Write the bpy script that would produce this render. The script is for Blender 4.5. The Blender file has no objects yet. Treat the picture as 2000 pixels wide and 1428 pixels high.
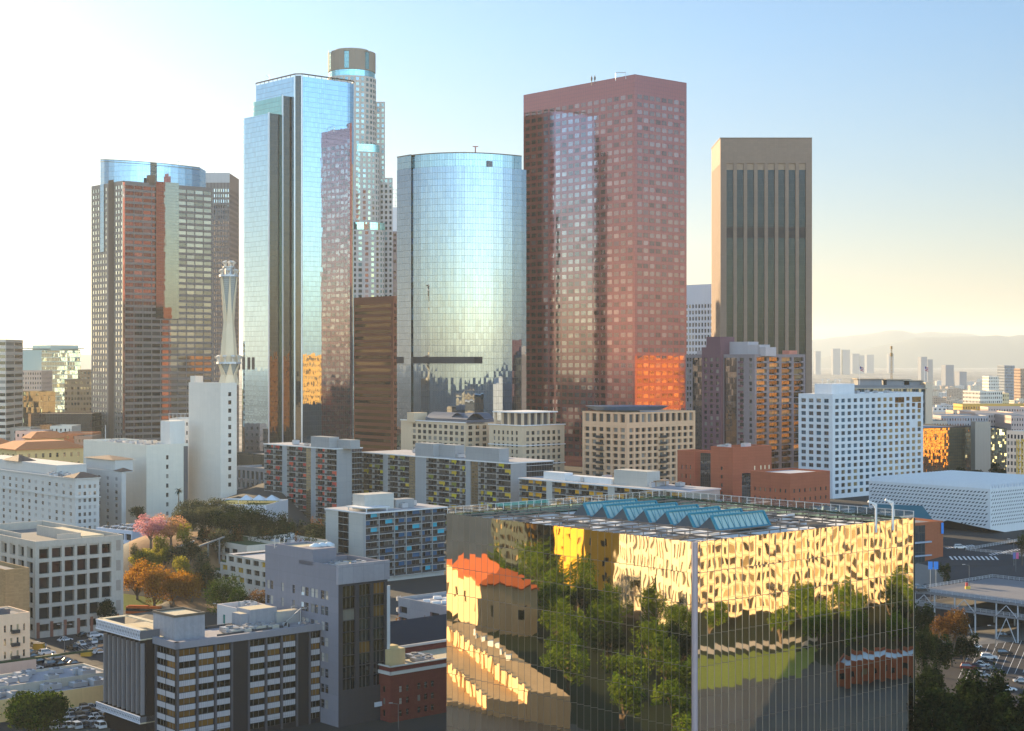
import bpy, math, random
import numpy as np
from mathutils import Vector, Matrix

# ------------------------------------------------------------------ camera, sky, sun, exposure
sc = bpy.context.scene
F, HC, HZ = 3114.0, 100.0, 700.0          # focal length in photo pixels, eye height, horizon row
SUN_AZ, SUN_EL = math.radians(40), math.radians(14)   # left of the view axis
cam = bpy.data.cameras.new('camera')
cam_ob = bpy.data.objects.new('camera', cam)
sc.collection.objects.link(cam_ob)
cam_ob.location = (0, 0, HC)
cam_ob.rotation_euler = (math.radians(90), 0, 0)
cam.sensor_width = 36
cam.lens = 36 * F / 2000
cam.shift_y = -14 / 2000
cam.clip_start, cam.clip_end = 1, 60000
sc.camera = cam_ob
sc.view_settings.view_transform = 'Standard'
sc.view_settings.look = 'None'
sc.view_settings.exposure = 1.6
sc.view_settings.gamma = 1
sc.render.film_transparent = False
cy = sc.cycles
cy.use_denoising = True
cy.max_bounces = 7
cy.diffuse_bounces = 3
cy.glossy_bounces = 4
cy.transmission_bounces = 3
cy.volume_bounces = 0
cy.sample_clamp_indirect = 6
cy.caustics_reflective = False
cy.caustics_refractive = False

world = bpy.data.worlds.new('World')
sc.world = world
world.use_nodes = True
wt = world.node_tree
bg = wt.nodes['Background']
sky = wt.nodes.new('ShaderNodeTexSky')
sky.sky_type = 'NISHITA'
sky.sun_disc = False
sky.sun_elevation = SUN_EL
sky.sun_rotation = -SUN_AZ
sky.altitude = 100
sky.air_density = 1.0
sky.dust_density = 0.9
sky.ozone_density = 1.6
# sky dimmed ahead and boosted behind the camera, added to brighten shaded facades
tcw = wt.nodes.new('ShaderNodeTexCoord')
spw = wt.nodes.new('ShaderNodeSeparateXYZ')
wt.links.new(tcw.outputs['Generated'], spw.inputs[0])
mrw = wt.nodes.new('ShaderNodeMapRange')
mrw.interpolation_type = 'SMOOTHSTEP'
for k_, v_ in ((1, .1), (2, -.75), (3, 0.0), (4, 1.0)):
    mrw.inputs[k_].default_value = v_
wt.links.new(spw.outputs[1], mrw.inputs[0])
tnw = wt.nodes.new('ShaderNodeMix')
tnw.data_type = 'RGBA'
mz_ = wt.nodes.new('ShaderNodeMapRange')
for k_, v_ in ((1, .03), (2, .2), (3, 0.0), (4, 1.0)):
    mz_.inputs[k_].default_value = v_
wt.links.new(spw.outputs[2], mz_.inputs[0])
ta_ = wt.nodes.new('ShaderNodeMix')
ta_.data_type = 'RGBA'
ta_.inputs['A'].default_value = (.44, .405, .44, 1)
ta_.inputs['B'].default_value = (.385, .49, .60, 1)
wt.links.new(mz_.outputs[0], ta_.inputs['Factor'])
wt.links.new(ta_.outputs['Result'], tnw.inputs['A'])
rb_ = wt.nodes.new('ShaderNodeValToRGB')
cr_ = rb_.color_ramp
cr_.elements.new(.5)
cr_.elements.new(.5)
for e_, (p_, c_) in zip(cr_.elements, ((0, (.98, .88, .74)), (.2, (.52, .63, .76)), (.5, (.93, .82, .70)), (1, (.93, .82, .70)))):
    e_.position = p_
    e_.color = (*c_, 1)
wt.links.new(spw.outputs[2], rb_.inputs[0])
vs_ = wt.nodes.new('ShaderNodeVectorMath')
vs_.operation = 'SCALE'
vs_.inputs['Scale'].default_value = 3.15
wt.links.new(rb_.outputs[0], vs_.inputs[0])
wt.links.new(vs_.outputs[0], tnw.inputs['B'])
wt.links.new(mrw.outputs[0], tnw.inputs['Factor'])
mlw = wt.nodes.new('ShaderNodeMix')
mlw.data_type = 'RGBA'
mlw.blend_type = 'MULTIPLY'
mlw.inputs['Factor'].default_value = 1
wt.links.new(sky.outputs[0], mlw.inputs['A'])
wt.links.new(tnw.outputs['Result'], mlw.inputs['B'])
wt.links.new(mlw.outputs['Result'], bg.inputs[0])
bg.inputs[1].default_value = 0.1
sl = bpy.data.lights.new('sun', 'SUN')
sl.energy = 5.0
sl.angle = math.radians(0.5)
sl.color = (1.0, 0.74, 0.43)
so = bpy.data.objects.new('sun', sl)
sc.collection.objects.link(so)
so.rotation_euler = (math.radians(90) - SUN_EL, 0, math.radians(180) + SUN_AZ)
so.location = (-300, 300, 500)

# ------------------------------------------------------------------ helpers
RN = random.Random(11)
NR = np.random.default_rng(5)
U = Vector((-.6587, .7524))               # the street grid: far left
V = Vector((.7524, .6587))                # the street grid: far right
link = sc.collection.objects.link


def P2(px, Y):
    return Vector(((px - 1000) * Y / F, Y))


def Zp(py, Y):
    return HC - (py - HZ) * Y / F


def along(p, d, px):
    """distance along d from p to where the point is seen at column px"""
    t = (px - 1000) / F
    return (t * p.y - p.x) / (d.x - t * d.y)


def corners(pxn, Y, pxl, pxr):
    n = P2(pxn, Y)
    a, b = along(n, U, pxl), along(n, V, pxr)
    return n, n + a * U, n + b * V, n + a * U + b * V


def corners_m(pxn, Y, a, b):
    n = P2(pxn, Y)
    return n, n + a * U, n + b * V, n + a * U + b * V


def pxof(p):
    return 1000 + F * p[0] / p[1]


def thing(name, label, cat, p, z=0.0, group=None, rot=0.0):
    o = bpy.data.objects.new(name, None)
    o.empty_display_size = 2
    link(o)
    o.location = (p[0], p[1], z)
    o.rotation_euler = (0, 0, rot)
    o['label'] = label
    o['category'] = cat
    if group:
        o['group'] = group
    return o


def tag(o, label, cat, group=None):
    o['label'] = label
    o['category'] = cat
    if group:
        o['group'] = group
    return o


class MB:
    def __init__(s):
        s.v, s.f, s.uv, s.m = [], [], [], []

    def face(s, pts, uv=None, m=0):
        k = len(s.v)
        pts = [Vector(p) for p in pts]
        s.v += [tuple(p) for p in pts]
        s.f.append(list(range(k, k + len(pts))))
        s.m.append(m)
        if uv is None:
            nn = (pts[1] - pts[0]).cross(pts[2] - pts[0])
            if nn.length < 1e-9:
                nn = Vector((0, 0, 1))
            nn.normalize()
            if abs(nn.z) < .75:
                t = Vector((-nn.y, nn.x, 0)).normalized()
                uv = [(p.dot(t), p.z) for p in pts]
            else:
                uv = [(p.x, p.y) for p in pts]
        s.uv += uv

    def box(s, o, a, b, c, m=0, bottom=False):
        o, a, b, c = Vector(o), Vector(a), Vector(b), Vector(c)
        if a.cross(b).dot(c) < 0:
            a, b = b, a
        s.face([o + a, o, o + b, o + a + b][::1] if False else [o, o + a, o + a + c, o + c], m=m)
        s.face([o + a, o + a + b, o + a + b + c, o + a + c], m=m)
        s.face([o + a + b, o + b, o + b + c, o + a + b + c], m=m)
        s.face([o + b, o, o + c, o + b + c], m=m)
        s.face([o + c, o + a + c, o + a + b + c, o + b + c], m=m)
        if bottom:
            s.face([o, o + b, o + a + b, o + a], m=m)

    def cbox(s, x, y, z, sx, sy, sz, rot=0, m=0, bottom=False):
        c, q = math.cos(rot), math.sin(rot)
        a = Vector((c * sx, q * sx, 0))
        b = Vector((-q * sy, c * sy, 0))
        s.box(Vector((x, y, z)) - a / 2 - b / 2, a, b, (0, 0, sz), m, bottom)

    def prism(s, pts, z0, z1, m=0, mt=None, cap=True, u0=0.0):
        """pts counter-clockwise from above; side uv in metres"""
        n = len(pts)
        u = u0
        for i in range(n):
            p, q = Vector(pts[i]), Vector(pts[(i + 1) % n])
            L = (q - p).length
            s.face([(p.x, p.y, z0), (q.x, q.y, z0), (q.x, q.y, z1), (p.x, p.y, z1)],
                   [(u, z0), (u + L, z0), (u + L, z1), (u, z1)], m)
            u += L
        if cap:
            s.face([(p[0], p[1], z1) for p in pts], m=m if mt is None else mt)

    def tube(s, p0, p1, r0, r1=None, n=8, m=0, cap=True):
        r1 = r0 if r1 is None else r1
        p0, p1 = Vector(p0), Vector(p1)
        d = (p1 - p0).normalized()
        a = d.orthogonal().normalized()
        b = d.cross(a)
        A = [p0 + r0 * (math.cos(t) * a + math.sin(t) * b) for t in [2 * math.pi * i / n for i in range(n)]]
        B = [p1 + r1 * (math.cos(t) * a + math.sin(t) * b) for t in [2 * math.pi * i / n for i in range(n)]]
        for i in range(n):
            j = (i + 1) % n
            s.face([A[i], A[j], B[j], B[i]], m=m)
        if cap:
            s.face(B, m=m)
            s.face(A[::-1], m=m)

    def beam(s, p0, p1, w, h, m=0):
        p0, p1 = Vector(p0), Vector(p1)
        d = p1 - p0
        t = Vector((-d.y, d.x, 0))
        if t.length < 1e-6:
            t = Vector((1, 0, 0))
        t.normalize()
        up = d.cross(t).normalized()
        if up.z < 0:
            up = -up
        s.box(p0 - t * w / 2 - up * h / 2, d, t * w, up * h, m, True)

    def build(s, name, mats, parent=None, smooth=False):
        if not s.f:
            return None
        off = Vector((0, 0, 0))
        if parent is not None:
            q = parent
            while q is not None:
                off += Vector(q.location)
                q = q.parent
        me = bpy.data.meshes.new(name)
        va = np.array(s.v, dtype=np.float64) - np.array(off)
        me.from_pydata(va.tolist(), [], s.f)
        uvl = me.uv_layers.new(name='UVMap')
        uvl.data.foreach_set('uv', np.array(s.uv, dtype=np.float32).ravel())
        if not isinstance(mats, (list, tuple)):
            mats = [mats]
        for mt in mats:
            me.materials.append(mt)
        me.polygons.foreach_set('material_index', np.array(s.m, dtype=np.int32))
        if smooth:
            me.polygons.foreach_set('use_smooth', np.ones(len(s.f), dtype=bool))
        me.update()
        o = bpy.data.objects.new(name, me)
        link(o)
        if parent is not None:
            o.parent = parent
        return o


# ------------------------------------------------------------------ materials
class NG:
    def __init__(s, name):
        s.mat = bpy.data.materials.new(name)
        s.mat.use_nodes = True
        s.t = s.mat.node_tree
        s.t.nodes.clear()
        s.out = s.t.nodes.new('ShaderNodeOutputMaterial')

    def n(s, typ, ins=None, **props):
        nd = s.t.nodes.new(typ)
        for k, v in props.items():
            setattr(nd, k, v)
        for k, v in (ins or {}).items():
            s.set(nd.inputs[k], v)
        return nd

    def set(s, sock, v):
        if isinstance(v, bpy.types.NodeSocket):
            s.t.links.new(v, sock)
        elif v is not None:
            if sock.type == 'RGBA' and len(v) == 3:
                v = (*v, 1)
            sock.default_value = v

    def m(s, op, a, b=None, c=None):
        nd = s.n('ShaderNodeMath', operation=op)
        for i, v in enumerate((a, b, c)):
            if v is not None:
                s.set(nd.inputs[i], v)
        return nd.outputs[0]

    def vm(s, op, a, b=None, scale=None):
        nd = s.n('ShaderNodeVectorMath', operation=op)
        s.set(nd.inputs[0], a)
        if b is not None:
            s.set(nd.inputs[1], b)
        if scale is not None:
            s.set(nd.inputs['Scale'], scale)
        return nd.outputs[0]

    def mix(s, fac, a, b, blend='MIX'):
        nd = s.n('ShaderNodeMix', data_type='RGBA', blend_type=blend)
        s.set(nd.inputs['Factor'], fac)
        s.set(nd.inputs['A'], a)
        s.set(nd.inputs['B'], b)
        return nd.outputs['Result']

    def noise(s, vec, scale, detail=3, rough=.55):
        nd = s.n('ShaderNodeTexNoise', {'Scale': scale, 'Detail': detail, 'Roughness': rough})
        if vec is not None:
            s.set(nd.inputs['Vector'], vec)
        return nd

    def ramp(s, fac, stops, interp='LINEAR'):
        nd = s.n('ShaderNodeValToRGB')
        cr = nd.color_ramp
        cr.interpolation = interp
        while len(cr.elements) < len(stops):
            cr.elements.new(.5)
        for e, (p, c) in zip(cr.elements, stops):
            e.position = p
            e.color = (*c, 1) if len(c) == 3 else c
        s.set(nd.inputs[0], fac)
        return nd.outputs[0]

    def rnd(s):
        """one random number per object and per loose piece"""
        oi = s.n('ShaderNodeObjectInfo')
        ge = s.n('ShaderNodeNewGeometry')
        return s.m('FRACT', s.m('ADD', oi.outputs['Random'], ge.outputs['Random Per Island']))

    def done(s, sh):
        s.t.links.new(sh, s.out.inputs['Surface'])
        return s.mat


MATS = {}


def wallmat(name, col=(.5, .43, .3), var=.14, rough=.85, joints=None, jdark=.72, spec=.15, streak=.16, jw=.06):
    if name in MATS:
        return MATS[name]
    g = NG(name)
    tc = g.n('ShaderNodeTexCoord')
    ob = tc.outputs['Object']
    n1 = g.noise(ob, .06, 4).outputs[0]
    n2 = g.noise(ob, 1.3, 3).outputs[0]
    mp = g.n('ShaderNodeMapping', {'Vector': ob, 'Scale': (1.1, 1.1, .05)})
    n3 = g.noise(mp.outputs[0], 1.0, 3).outputs[0]
    f = g.m('ADD', g.m('MULTIPLY', g.m('SUBTRACT', n1, .5), var * 1.6), 1.0)
    f = g.m('ADD', f, g.m('MULTIPLY', g.m('SUBTRACT', n2, .5), var))
    f = g.m('ADD', f, g.m('MULTIPLY', g.m('SUBTRACT', n3, .5), streak))
    if joints:
        sp = g.n('ShaderNodeSeparateXYZ', {0: tc.outputs['UV']})
        fx = g.m('FRACT', g.m('DIVIDE', sp.outputs[0], joints[0]))
        fz = g.m('FRACT', g.m('DIVIDE', sp.outputs[1], joints[1]))
        j = g.m('MAXIMUM', g.m('LESS_THAN', fx, jw / joints[0]), g.m('LESS_THAN', fz, jw / joints[1]))
        f = g.m('MULTIPLY', f, g.m('SUBTRACT', 1.0, g.m('MULTIPLY', j, 1 - jdark)))
        cx = g.m('FLOOR', g.m('DIVIDE', sp.outputs[0], joints[0]))
        cz = g.m('FLOOR', g.m('DIVIDE', sp.outputs[1], joints[1]))
        wn = g.n('ShaderNodeTexWhiteNoise', noise_dimensions='2D')
        cv = g.n('ShaderNodeCombineXYZ', {0: cx, 1: cz})
        g.set(wn.inputs['Vector'], cv.outputs[0])
        f = g.m('MULTIPLY', f, g.m('ADD', 1 - var * .35, g.m('MULTIPLY', wn.outputs['Value'], var * .7)))
    c = g.vm('SCALE', g.n('ShaderNodeRGB').outputs[0], scale=f)
    rgb = [n for n in g.t.nodes if n.type == 'RGB'][0]
    rgb.outputs[0].default_value = (*col, 1)
    b = g.n('ShaderNodeBsdfPrincipled', {'Base Color': c, 'Roughness': rough, 'Specular IOR Level': spec})
    MATS[name] = g.done(b.outputs[0])
    return MATS[name]


def plain(name, col=(.5, .5, .5), rough=.6, metal=0.0, spec=.4, var=.08):
    if name in MATS:
        return MATS[name]
    g = NG(name)
    tc = g.n('ShaderNodeTexCoord')
    n = g.noise(tc.outputs['Object'], .9, 3).outputs[0]
    c = g.mix(n, tuple(x * (1 - var) for x in col), tuple(min(1, x * (1 + var)) for x in col))
    b = g.n('ShaderNodeBsdfPrincipled', {'Base Color': c, 'Roughness': rough, 'Metallic': metal, 'Specular IOR Level': spec})
    MATS[name] = g.done(b.outputs[0])
    return MATS[name]


def curtain(name, tint, cw, ch, base=(.02, .03, .035), refl=.7, jit=.012, wob=.02, wscale=.35, mull=(.05, .06, .07), mw=.09, mh=.12,
            rough=.02, sub=None, tvar=.12, wz=.35):
    """mirror glass in a grid of panes, each pane a little out of true"""
    if name in MATS:
        return MATS[name]
    g = NG(name)
    tc = g.n('ShaderNodeTexCoord')
    sp = g.n('ShaderNodeSeparateXYZ', {0: tc.outputs['UV']})
    ux = g.m('DIVIDE', sp.outputs[0], cw)
    vz = g.m('DIVIDE', sp.outputs[1], ch)
    fx, fz = g.m('FRACT', ux), g.m('FRACT', vz)
    cv = g.n('ShaderNodeCombineXYZ', {0: g.m('FLOOR', ux), 1: g.m('FLOOR', vz)})
    wn = g.n('ShaderNodeTexWhiteNoise', {'Vector': cv.outputs[0]}, noise_dimensions='2D')
    j = g.vm('SCALE', g.vm('SUBTRACT', wn.outputs['Color'], (.5, .5, .5)), scale=jit)
    mp = g.n('ShaderNodeMapping', {'Vector': tc.outputs['Object'], 'Scale': (1, 1, wz)})
    off = g.vm('ADD', mp.outputs[0], g.vm('SCALE', wn.outputs['Color'], scale=9.0))
    nz = g.noise(off, wscale, 2)
    w = g.vm('SCALE', g.vm('SUBTRACT', nz.outputs['Color'], (.5, .5, .5)), scale=wob)
    ge = g.n('ShaderNodeNewGeometry')
    nrm = g.vm('NORMALIZE', g.vm('ADD', g.vm('ADD', ge.outputs['Normal'], j), w))
    tv = g.m('ADD', 1 - tvar, g.m('MULTIPLY', wn.outputs['Value'], tvar))
    tcol = g.vm('SCALE', g.mix(0.0, tint, tint), scale=tv)
    gl = g.n('ShaderNodeBsdfGlossy', {'Color': tcol, 'Roughness': rough, 'Normal': nrm})
    df = g.n('ShaderNodeBsdfDiffuse', {'Color': base})
    ms = g.n('ShaderNodeMixShader', {0: refl, 1: df.outputs[0], 2: gl.outputs[0]})
    mk = g.m('MAXIMUM', g.m('LESS_THAN', fx, mw / cw), g.m('LESS_THAN', fz, mh / ch))
    if sub:
        f2 = g.m('FRACT', g.m('DIVIDE', sp.outputs[1], sub))
        mk = g.m('MAXIMUM', mk, g.m('LESS_THAN', f2, .08 / sub))
    fr = g.n('ShaderNodeBsdfPrincipled', {'Base Color': mull, 'Roughness': .4, 'Metallic': .3})
    m2 = g.n('ShaderNodeMixShader', {0: mk, 1: ms.outputs[0], 2: fr.outputs[0]})
    MATS[name] = g.done(m2.outputs[0])
    return MATS[name]


def winmat(name, dark=(.012, .016, .02), blind=(.25, .23, .2), pb=.25, refl=.22, tint=(.9, .95, 1), jit=.03):
    """window glass: dark, some with blinds, each pane tilted a hair"""
    if name in MATS:
        return MATS[name]
    g = NG(name)
    r = g.rnd()
    k = g.m('LESS_THAN', r, pb)
    sh = g.m('MULTIPLY', k, g.m('ADD', .35, g.m('FRACT', g.m('MULTIPLY', r, 17.3))))
    d = g.vm('SCALE', g.mix(0.0, dark, dark), scale=g.m('ADD', .5, g.m('FRACT', g.m('MULTIPLY', r, 7.7))))
    c = g.mix(g.m('MINIMUM', sh, 1.0), d, blind)
    wn = g.n('ShaderNodeTexWhiteNoise', {'W': r}, noise_dimensions='1D')
    ge = g.n('ShaderNodeNewGeometry')
    tc = g.n('ShaderNodeTexCoord')
    nz = g.noise(tc.outputs['Object'], .8, 1)
    w = g.vm('SCALE', g.vm('SUBTRACT', nz.outputs['Color'], (.5, .5, .5)), scale=jit)
    nrm = g.vm('NORMALIZE', g.vm('ADD', g.vm('ADD', ge.outputs['Normal'], w), g.vm('SCALE', g.vm('SUBTRACT', wn.outputs['Color'], (.5, .5, .5)), scale=jit)))
    df = g.n('ShaderNodeBsdfDiffuse', {'Color': c})
    gl = g.n('ShaderNodeBsdfGlossy', {'Color': tint, 'Roughness': .03, 'Normal': nrm})
    fac = g.m('MULTIPLY', g.m('ADD', .6, g.m('MULTIPLY', g.m('FRACT', g.m('MULTIPLY', r, 31.1)), .8)), refl)
    ms = g.n('ShaderNodeMixShader', {0: fac, 1: df.outputs[0], 2: gl.outputs[0]})
    MATS[name] = g.done(ms.outputs[0])
    return MATS[name]


M_frame = plain('window_frame_metal', (.16, .16, .16), .5)
M_white = wallmat('white_paint', (.62, .62, .62), .1)
M_roof = wallmat('pale_roof_felt', (.36, .36, .38), .25, .9)
M_roofd = wallmat('grey_roof_felt', (.2, .2, .21), .3, .9)
M_conc = wallmat('grey_concrete', (.34, .33, .32), .16, .9)
M_dark = plain('dark_interior', (.015, .015, .016), .8)
M_steel = plain('galvanised_steel', (.45, .46, .48), .45, .6)
M_win = winmat('window_glass', refl=.08)
M_winb = winmat('window_glass_bluish', (.012, .03, .045), (.05, .12, .16), .4, .12)
M_winw = winmat('window_glass_warm', (.03, .02, .012), (.3, .2, .1), .35, .14, (1, .93, .8))


# ------------------------------------------------------------------ buildings
PANE = {}


def pane_mesh(w, h, mat, style):
    key = (round(w, 2), round(h, 2), mat.name, style)
    if key in PANE:
        return PANE[key]
    b = MB()
    pane_add(b, Vector((0, 0, 0)), Vector((1, 0, 0)), Vector((0, -1, 0)), w, h, style)
    o = b.build('window', [mat, M_frame])
    me = o.data
    bpy.data.objects.remove(o)
    PANE[key] = me
    return me


def pane_add(b, o, d, n, w, h, style):
    """window pane, centre bottom at o, along d, outward n"""
    d3, n3, z3 = Vector((d.x, d.y, 0)), Vector((n.x, n.y, 0)), Vector((0, 0, 1))
    a = o - d3 * w / 2
    b.face([a, a + d3 * w, a + d3 * w + z3 * h, a + z3 * h], [(0, 0), (w, 0), (w, h), (0, h)], 0)
    t = .09
    if style & 1:       # centre mullion
        b.box(o - d3 * t / 2, d3 * t, n3 * .06, z3 * h, 1)
    if style & 2:       # transom
        b.box(a + z3 * h * .55, d3 * w, n3 * .05, z3 * t, 1)
    if style & 4:       # third points
        for k in (1, 2):
            b.box(a + d3 * (w * k / 3 - t / 2), d3 * t, n3 * .06, z3 * h, 1)


def even(L, n, ratio, m0=0.0, m1=None):
    """n openings spread over length L, each ratio of its module"""
    m1 = m0 if m1 is None else m1
    w = (L - m0 - m1) / n
    return [(m0 + w * (i + .5 - ratio / 2), m0 + w * (i + .5 + ratio / 2)) for i in range(n)]


class Bld:
    def __init__(s, name, label, cat, p, z=0.0, group=None):
        s.root = thing(name, label, cat, p, z, group)
        s.w = MB()
        s.win = []
        s.z = z

    def facade(s, p, q, z0, z1, cols, rows, rec=.3, wm=None, m=0, skip=None, style=0, u0=0.0, rm=None):
        """wall from p to q (left to right seen from outside) with openings"""
        p, q = Vector(p), Vector(q)
        L = (q - p).length
        d = (q - p) / L
        n = Vector((d.y, -d.x))
        wm = wm or M_win
        rm = m if rm is None else rm

        def pt(x, z, dep=0.0):
            k = p + d * x - n * dep
            return (k.x, k.y, z)

        def wall(x0, x1, a, b):
            if x1 - x0 > 1e-4 and b - a > 1e-4:
                s.w.face([pt(x0, a), pt(x1, a), pt(x1, b), pt(x0, b)], [(u0 + x0, a), (u0 + x1, a), (u0 + x1, b), (u0 + x0, b)], m)
        cols = [c for c in cols if c[0] > -1e-6 and c[1] < L + 1e-6]
        if rec <= 0:
            wall(0, L, z0, z1)
        z = z0
        for j, (a, b) in enumerate(rows):
            if rec > 0:
                wall(0, L, z, a)
            z = b
            x = 0.0
            for i, (c0, c1) in enumerate(cols):
                if skip and skip(i, j):
                    continue
                if rec > 0:
                    wall(x, c0, a, b)
                    x = c1
                    for (A, B, C, D) in (((c0, a, 0), (c0, a, 1), (c0, b, 1), (c0, b, 0)), ((c1, a, 1), (c1, a, 0), (c1, b, 0), (c1, b, 1)),
                                         ((c0, a, 0), (c1, a, 0), (c1, a, 1), (c0, a, 1)), ((c0, b, 1), (c1, b, 1), (c1, b, 0), (c0, b, 0))):
                        s.w.face([pt(k[0], k[1], k[2] * rec) for k in (A, B, C, D)], m=rm)
                k = p + d * ((c0 + c1) / 2) - n * rec
                mt = wm(i, j) if callable(wm) else wm
                s.win.append((Vector((k.x, k.y, a)), d, n, c1 - c0, b - a, mt, style))
            if rec > 0:
                wall(x, L, a, b)
        if rec > 0:
            wall(0, L, z, z1)

    def plainwall(s, p, q, z0, z1, m=0, u0=0.0):
        s.facade(p, q, z0, z1, [], [], .3, m=m, u0=u0)

    def roof(s, pts, z, par=1.0, th=.4, m=0, mr=1):
        """flat roof a parapet's height below z; pts counter-clockwise"""
        c = Vector((sum(p[0] for p in pts) / len(pts), sum(p[1] for p in pts) / len(pts)))
        n = len(pts)
        ins = []
        for i in range(n):
            p0, p1, p2 = Vector(pts[i - 1]), Vector(pts[i]), Vector(pts[(i + 1) % n])
            e1, e2 = (p1 - p0).normalized(), (p2 - p1).normalized()
            n1, n2 = Vector((-e1.y, e1.x)), Vector((-e2.y, e2.x))
            k = n1 + n2
            k = k / max(.3, k.dot(n1)) if k.length > 1e-6 else n1
            ins.append(p1 + k * th)
        for i in range(n):
            j = (i + 1) % n
            a, b, c2, d2 = pts[i], pts[j], ins[j], ins[i]
            s.w.face([(a[0], a[1], z), (b[0], b[1], z), (c2[0], c2[1], z), (d2[0], d2[1], z)], m=m)
            s.w.face([(c2[0], c2[1], z - par), (d2[0], d2[1], z - par), (d2[0], d2[1], z), (c2[0], c2[1], z)], m=m)
        s.w.face([(k[0], k[1], z - par) for k in ins], m=mr)

    def done(s, mats, cap=100, name='wall'):
        o = s.w.build(name, mats, s.root)

        def size(e):
            y = max(e[0].y, 1.0)
            fx = abs(e[2].dot(Vector((e[0].x, e[0].y)).normalized()))
            vis = 1.0 if (e[2].x * e[0].x + e[2].y * e[0].y) < 0 and abs(pxof(e[0]) - 1000) < 1010 else 1e-3
            low = 1.0 if e[0].y > 0 and HZ + (HC - e[0].z) * F / e[0].y < 1440 else 1e-3
            return e[3] * e[4] / y / y * (fx + .05) * vis * low
        wins = sorted(s.win, key=size, reverse=True)
        for e in wins[:cap]:
            k = bpy.data.objects.new('window', pane_mesh(e[3], e[4], e[5], e[6]))
            link(k)
            k.parent = s.root
            k.location = e[0] - Vector(s.root.location)
            k.rotation_euler = (0, 0, math.atan2(e[1].y, e[1].x))
        rest = wins[cap:]
        if rest:
            ms = []
            b = MB()
            for e in rest:
                if e[5] not in ms:
                    ms.append(e[5])
                k0 = len(b.m)
                pane_add(b, e[0], e[1], e[2], e[3], e[4], e[6] if e[0].y < 900 else 0)
                i = ms.index(e[5])
                b.m[k0:] = [i if q == 0 else 99 for q in b.m[k0:]]
            b.m = [len(ms) if q == 99 else q for q in b.m]
            k = b.build('windows', ms + [M_frame], s.root)
            k['kind'] = 'stuff'
        return o

    def part(s, name, b, mats, smooth=False):
        return b.build(name, mats, s.root, smooth)

    def units(s, cs, z, n, seed=0, m=None, hmax=2.2, inset=.15, name='air_unit'):
        """small plant boxes with fan grilles and ducts on a roof"""
        r = random.Random(seed)
        N_, L_, R_, Fr = cs
        for i in range(n):
            a, b = r.uniform(inset, 1 - inset), r.uniform(inset, 1 - inset)
            p = N_ + (L_ - N_) * a + (R_ - N_) * b
            q = MB()
            h = r.uniform(.8, hmax)
            sx, sy = r.uniform(1.5, 4), r.uniform(1.2, 3)
            q.cbox(p.x, p.y, z + .25, sx, sy, h, math.atan2(V.y, V.x))
            q.cbox(p.x, p.y, z, sx * .8, sy * .8, .25, math.atan2(V.y, V.x), 1)
            q.tube((p.x, p.y, z + .25 + h), (p.x, p.y, z + .55 + h), min(sx, sy) * .33, n=10, m=1)
            q.build(name, [m or M_steel, M_roofd], s.root)


def cwface(b, p, q, z0, z1, m=0, u0=0.0):
    p, q = Vector(p), Vector(q)
    L = (q - p).length
    b.face([(p.x, p.y, z0), (q.x, q.y, z0), (q.x, q.y, z1), (p.x, p.y, z1)], [(u0, z0), (u0 + L, z0), (u0 + L, z1), (u0, z1)], m)
    return u0 + L


def roundpoly(pts, radii, seg=8):
    """polygon (counter-clockwise) with rounded corners"""
    out = []
    n = len(pts)
    for i in range(n):
        p0, p1, p2 = Vector(pts[i - 1]), Vector(pts[i]), Vector(pts[(i + 1) % n])
        r = radii[i]
        if r <= 0:
            out.append(p1)
            continue
        a, b = p1 + (p0 - p1).normalized() * r, p1 + (p2 - p1).normalized() * r
        for k in range(seg + 1):
            t = k / seg
            out.append(a * (1 - t) ** 2 + p1 * 2 * t * (1 - t) + b * t * t)
    return out


def ss(t):
    t = min(1, max(0, t))
    return t * t * (3 - 2 * t)


def terrain(x, y):
    k = ss(x / 100)
    g = max(ss((x + 190) / 50) * (1 - ss((x + 122) / 28)), ss((x - 30) / 50), ss((y - 860) / 70) * ss((x + 190) / 50))
    hill = 17.5 * ss((y - 545 + 20 * k) / (85 - 40 * k)) * (1 - ss((y - 1050) / 500)) * g
    return 12 + hill - 24 * ss((y - 1300) / 2500)

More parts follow.
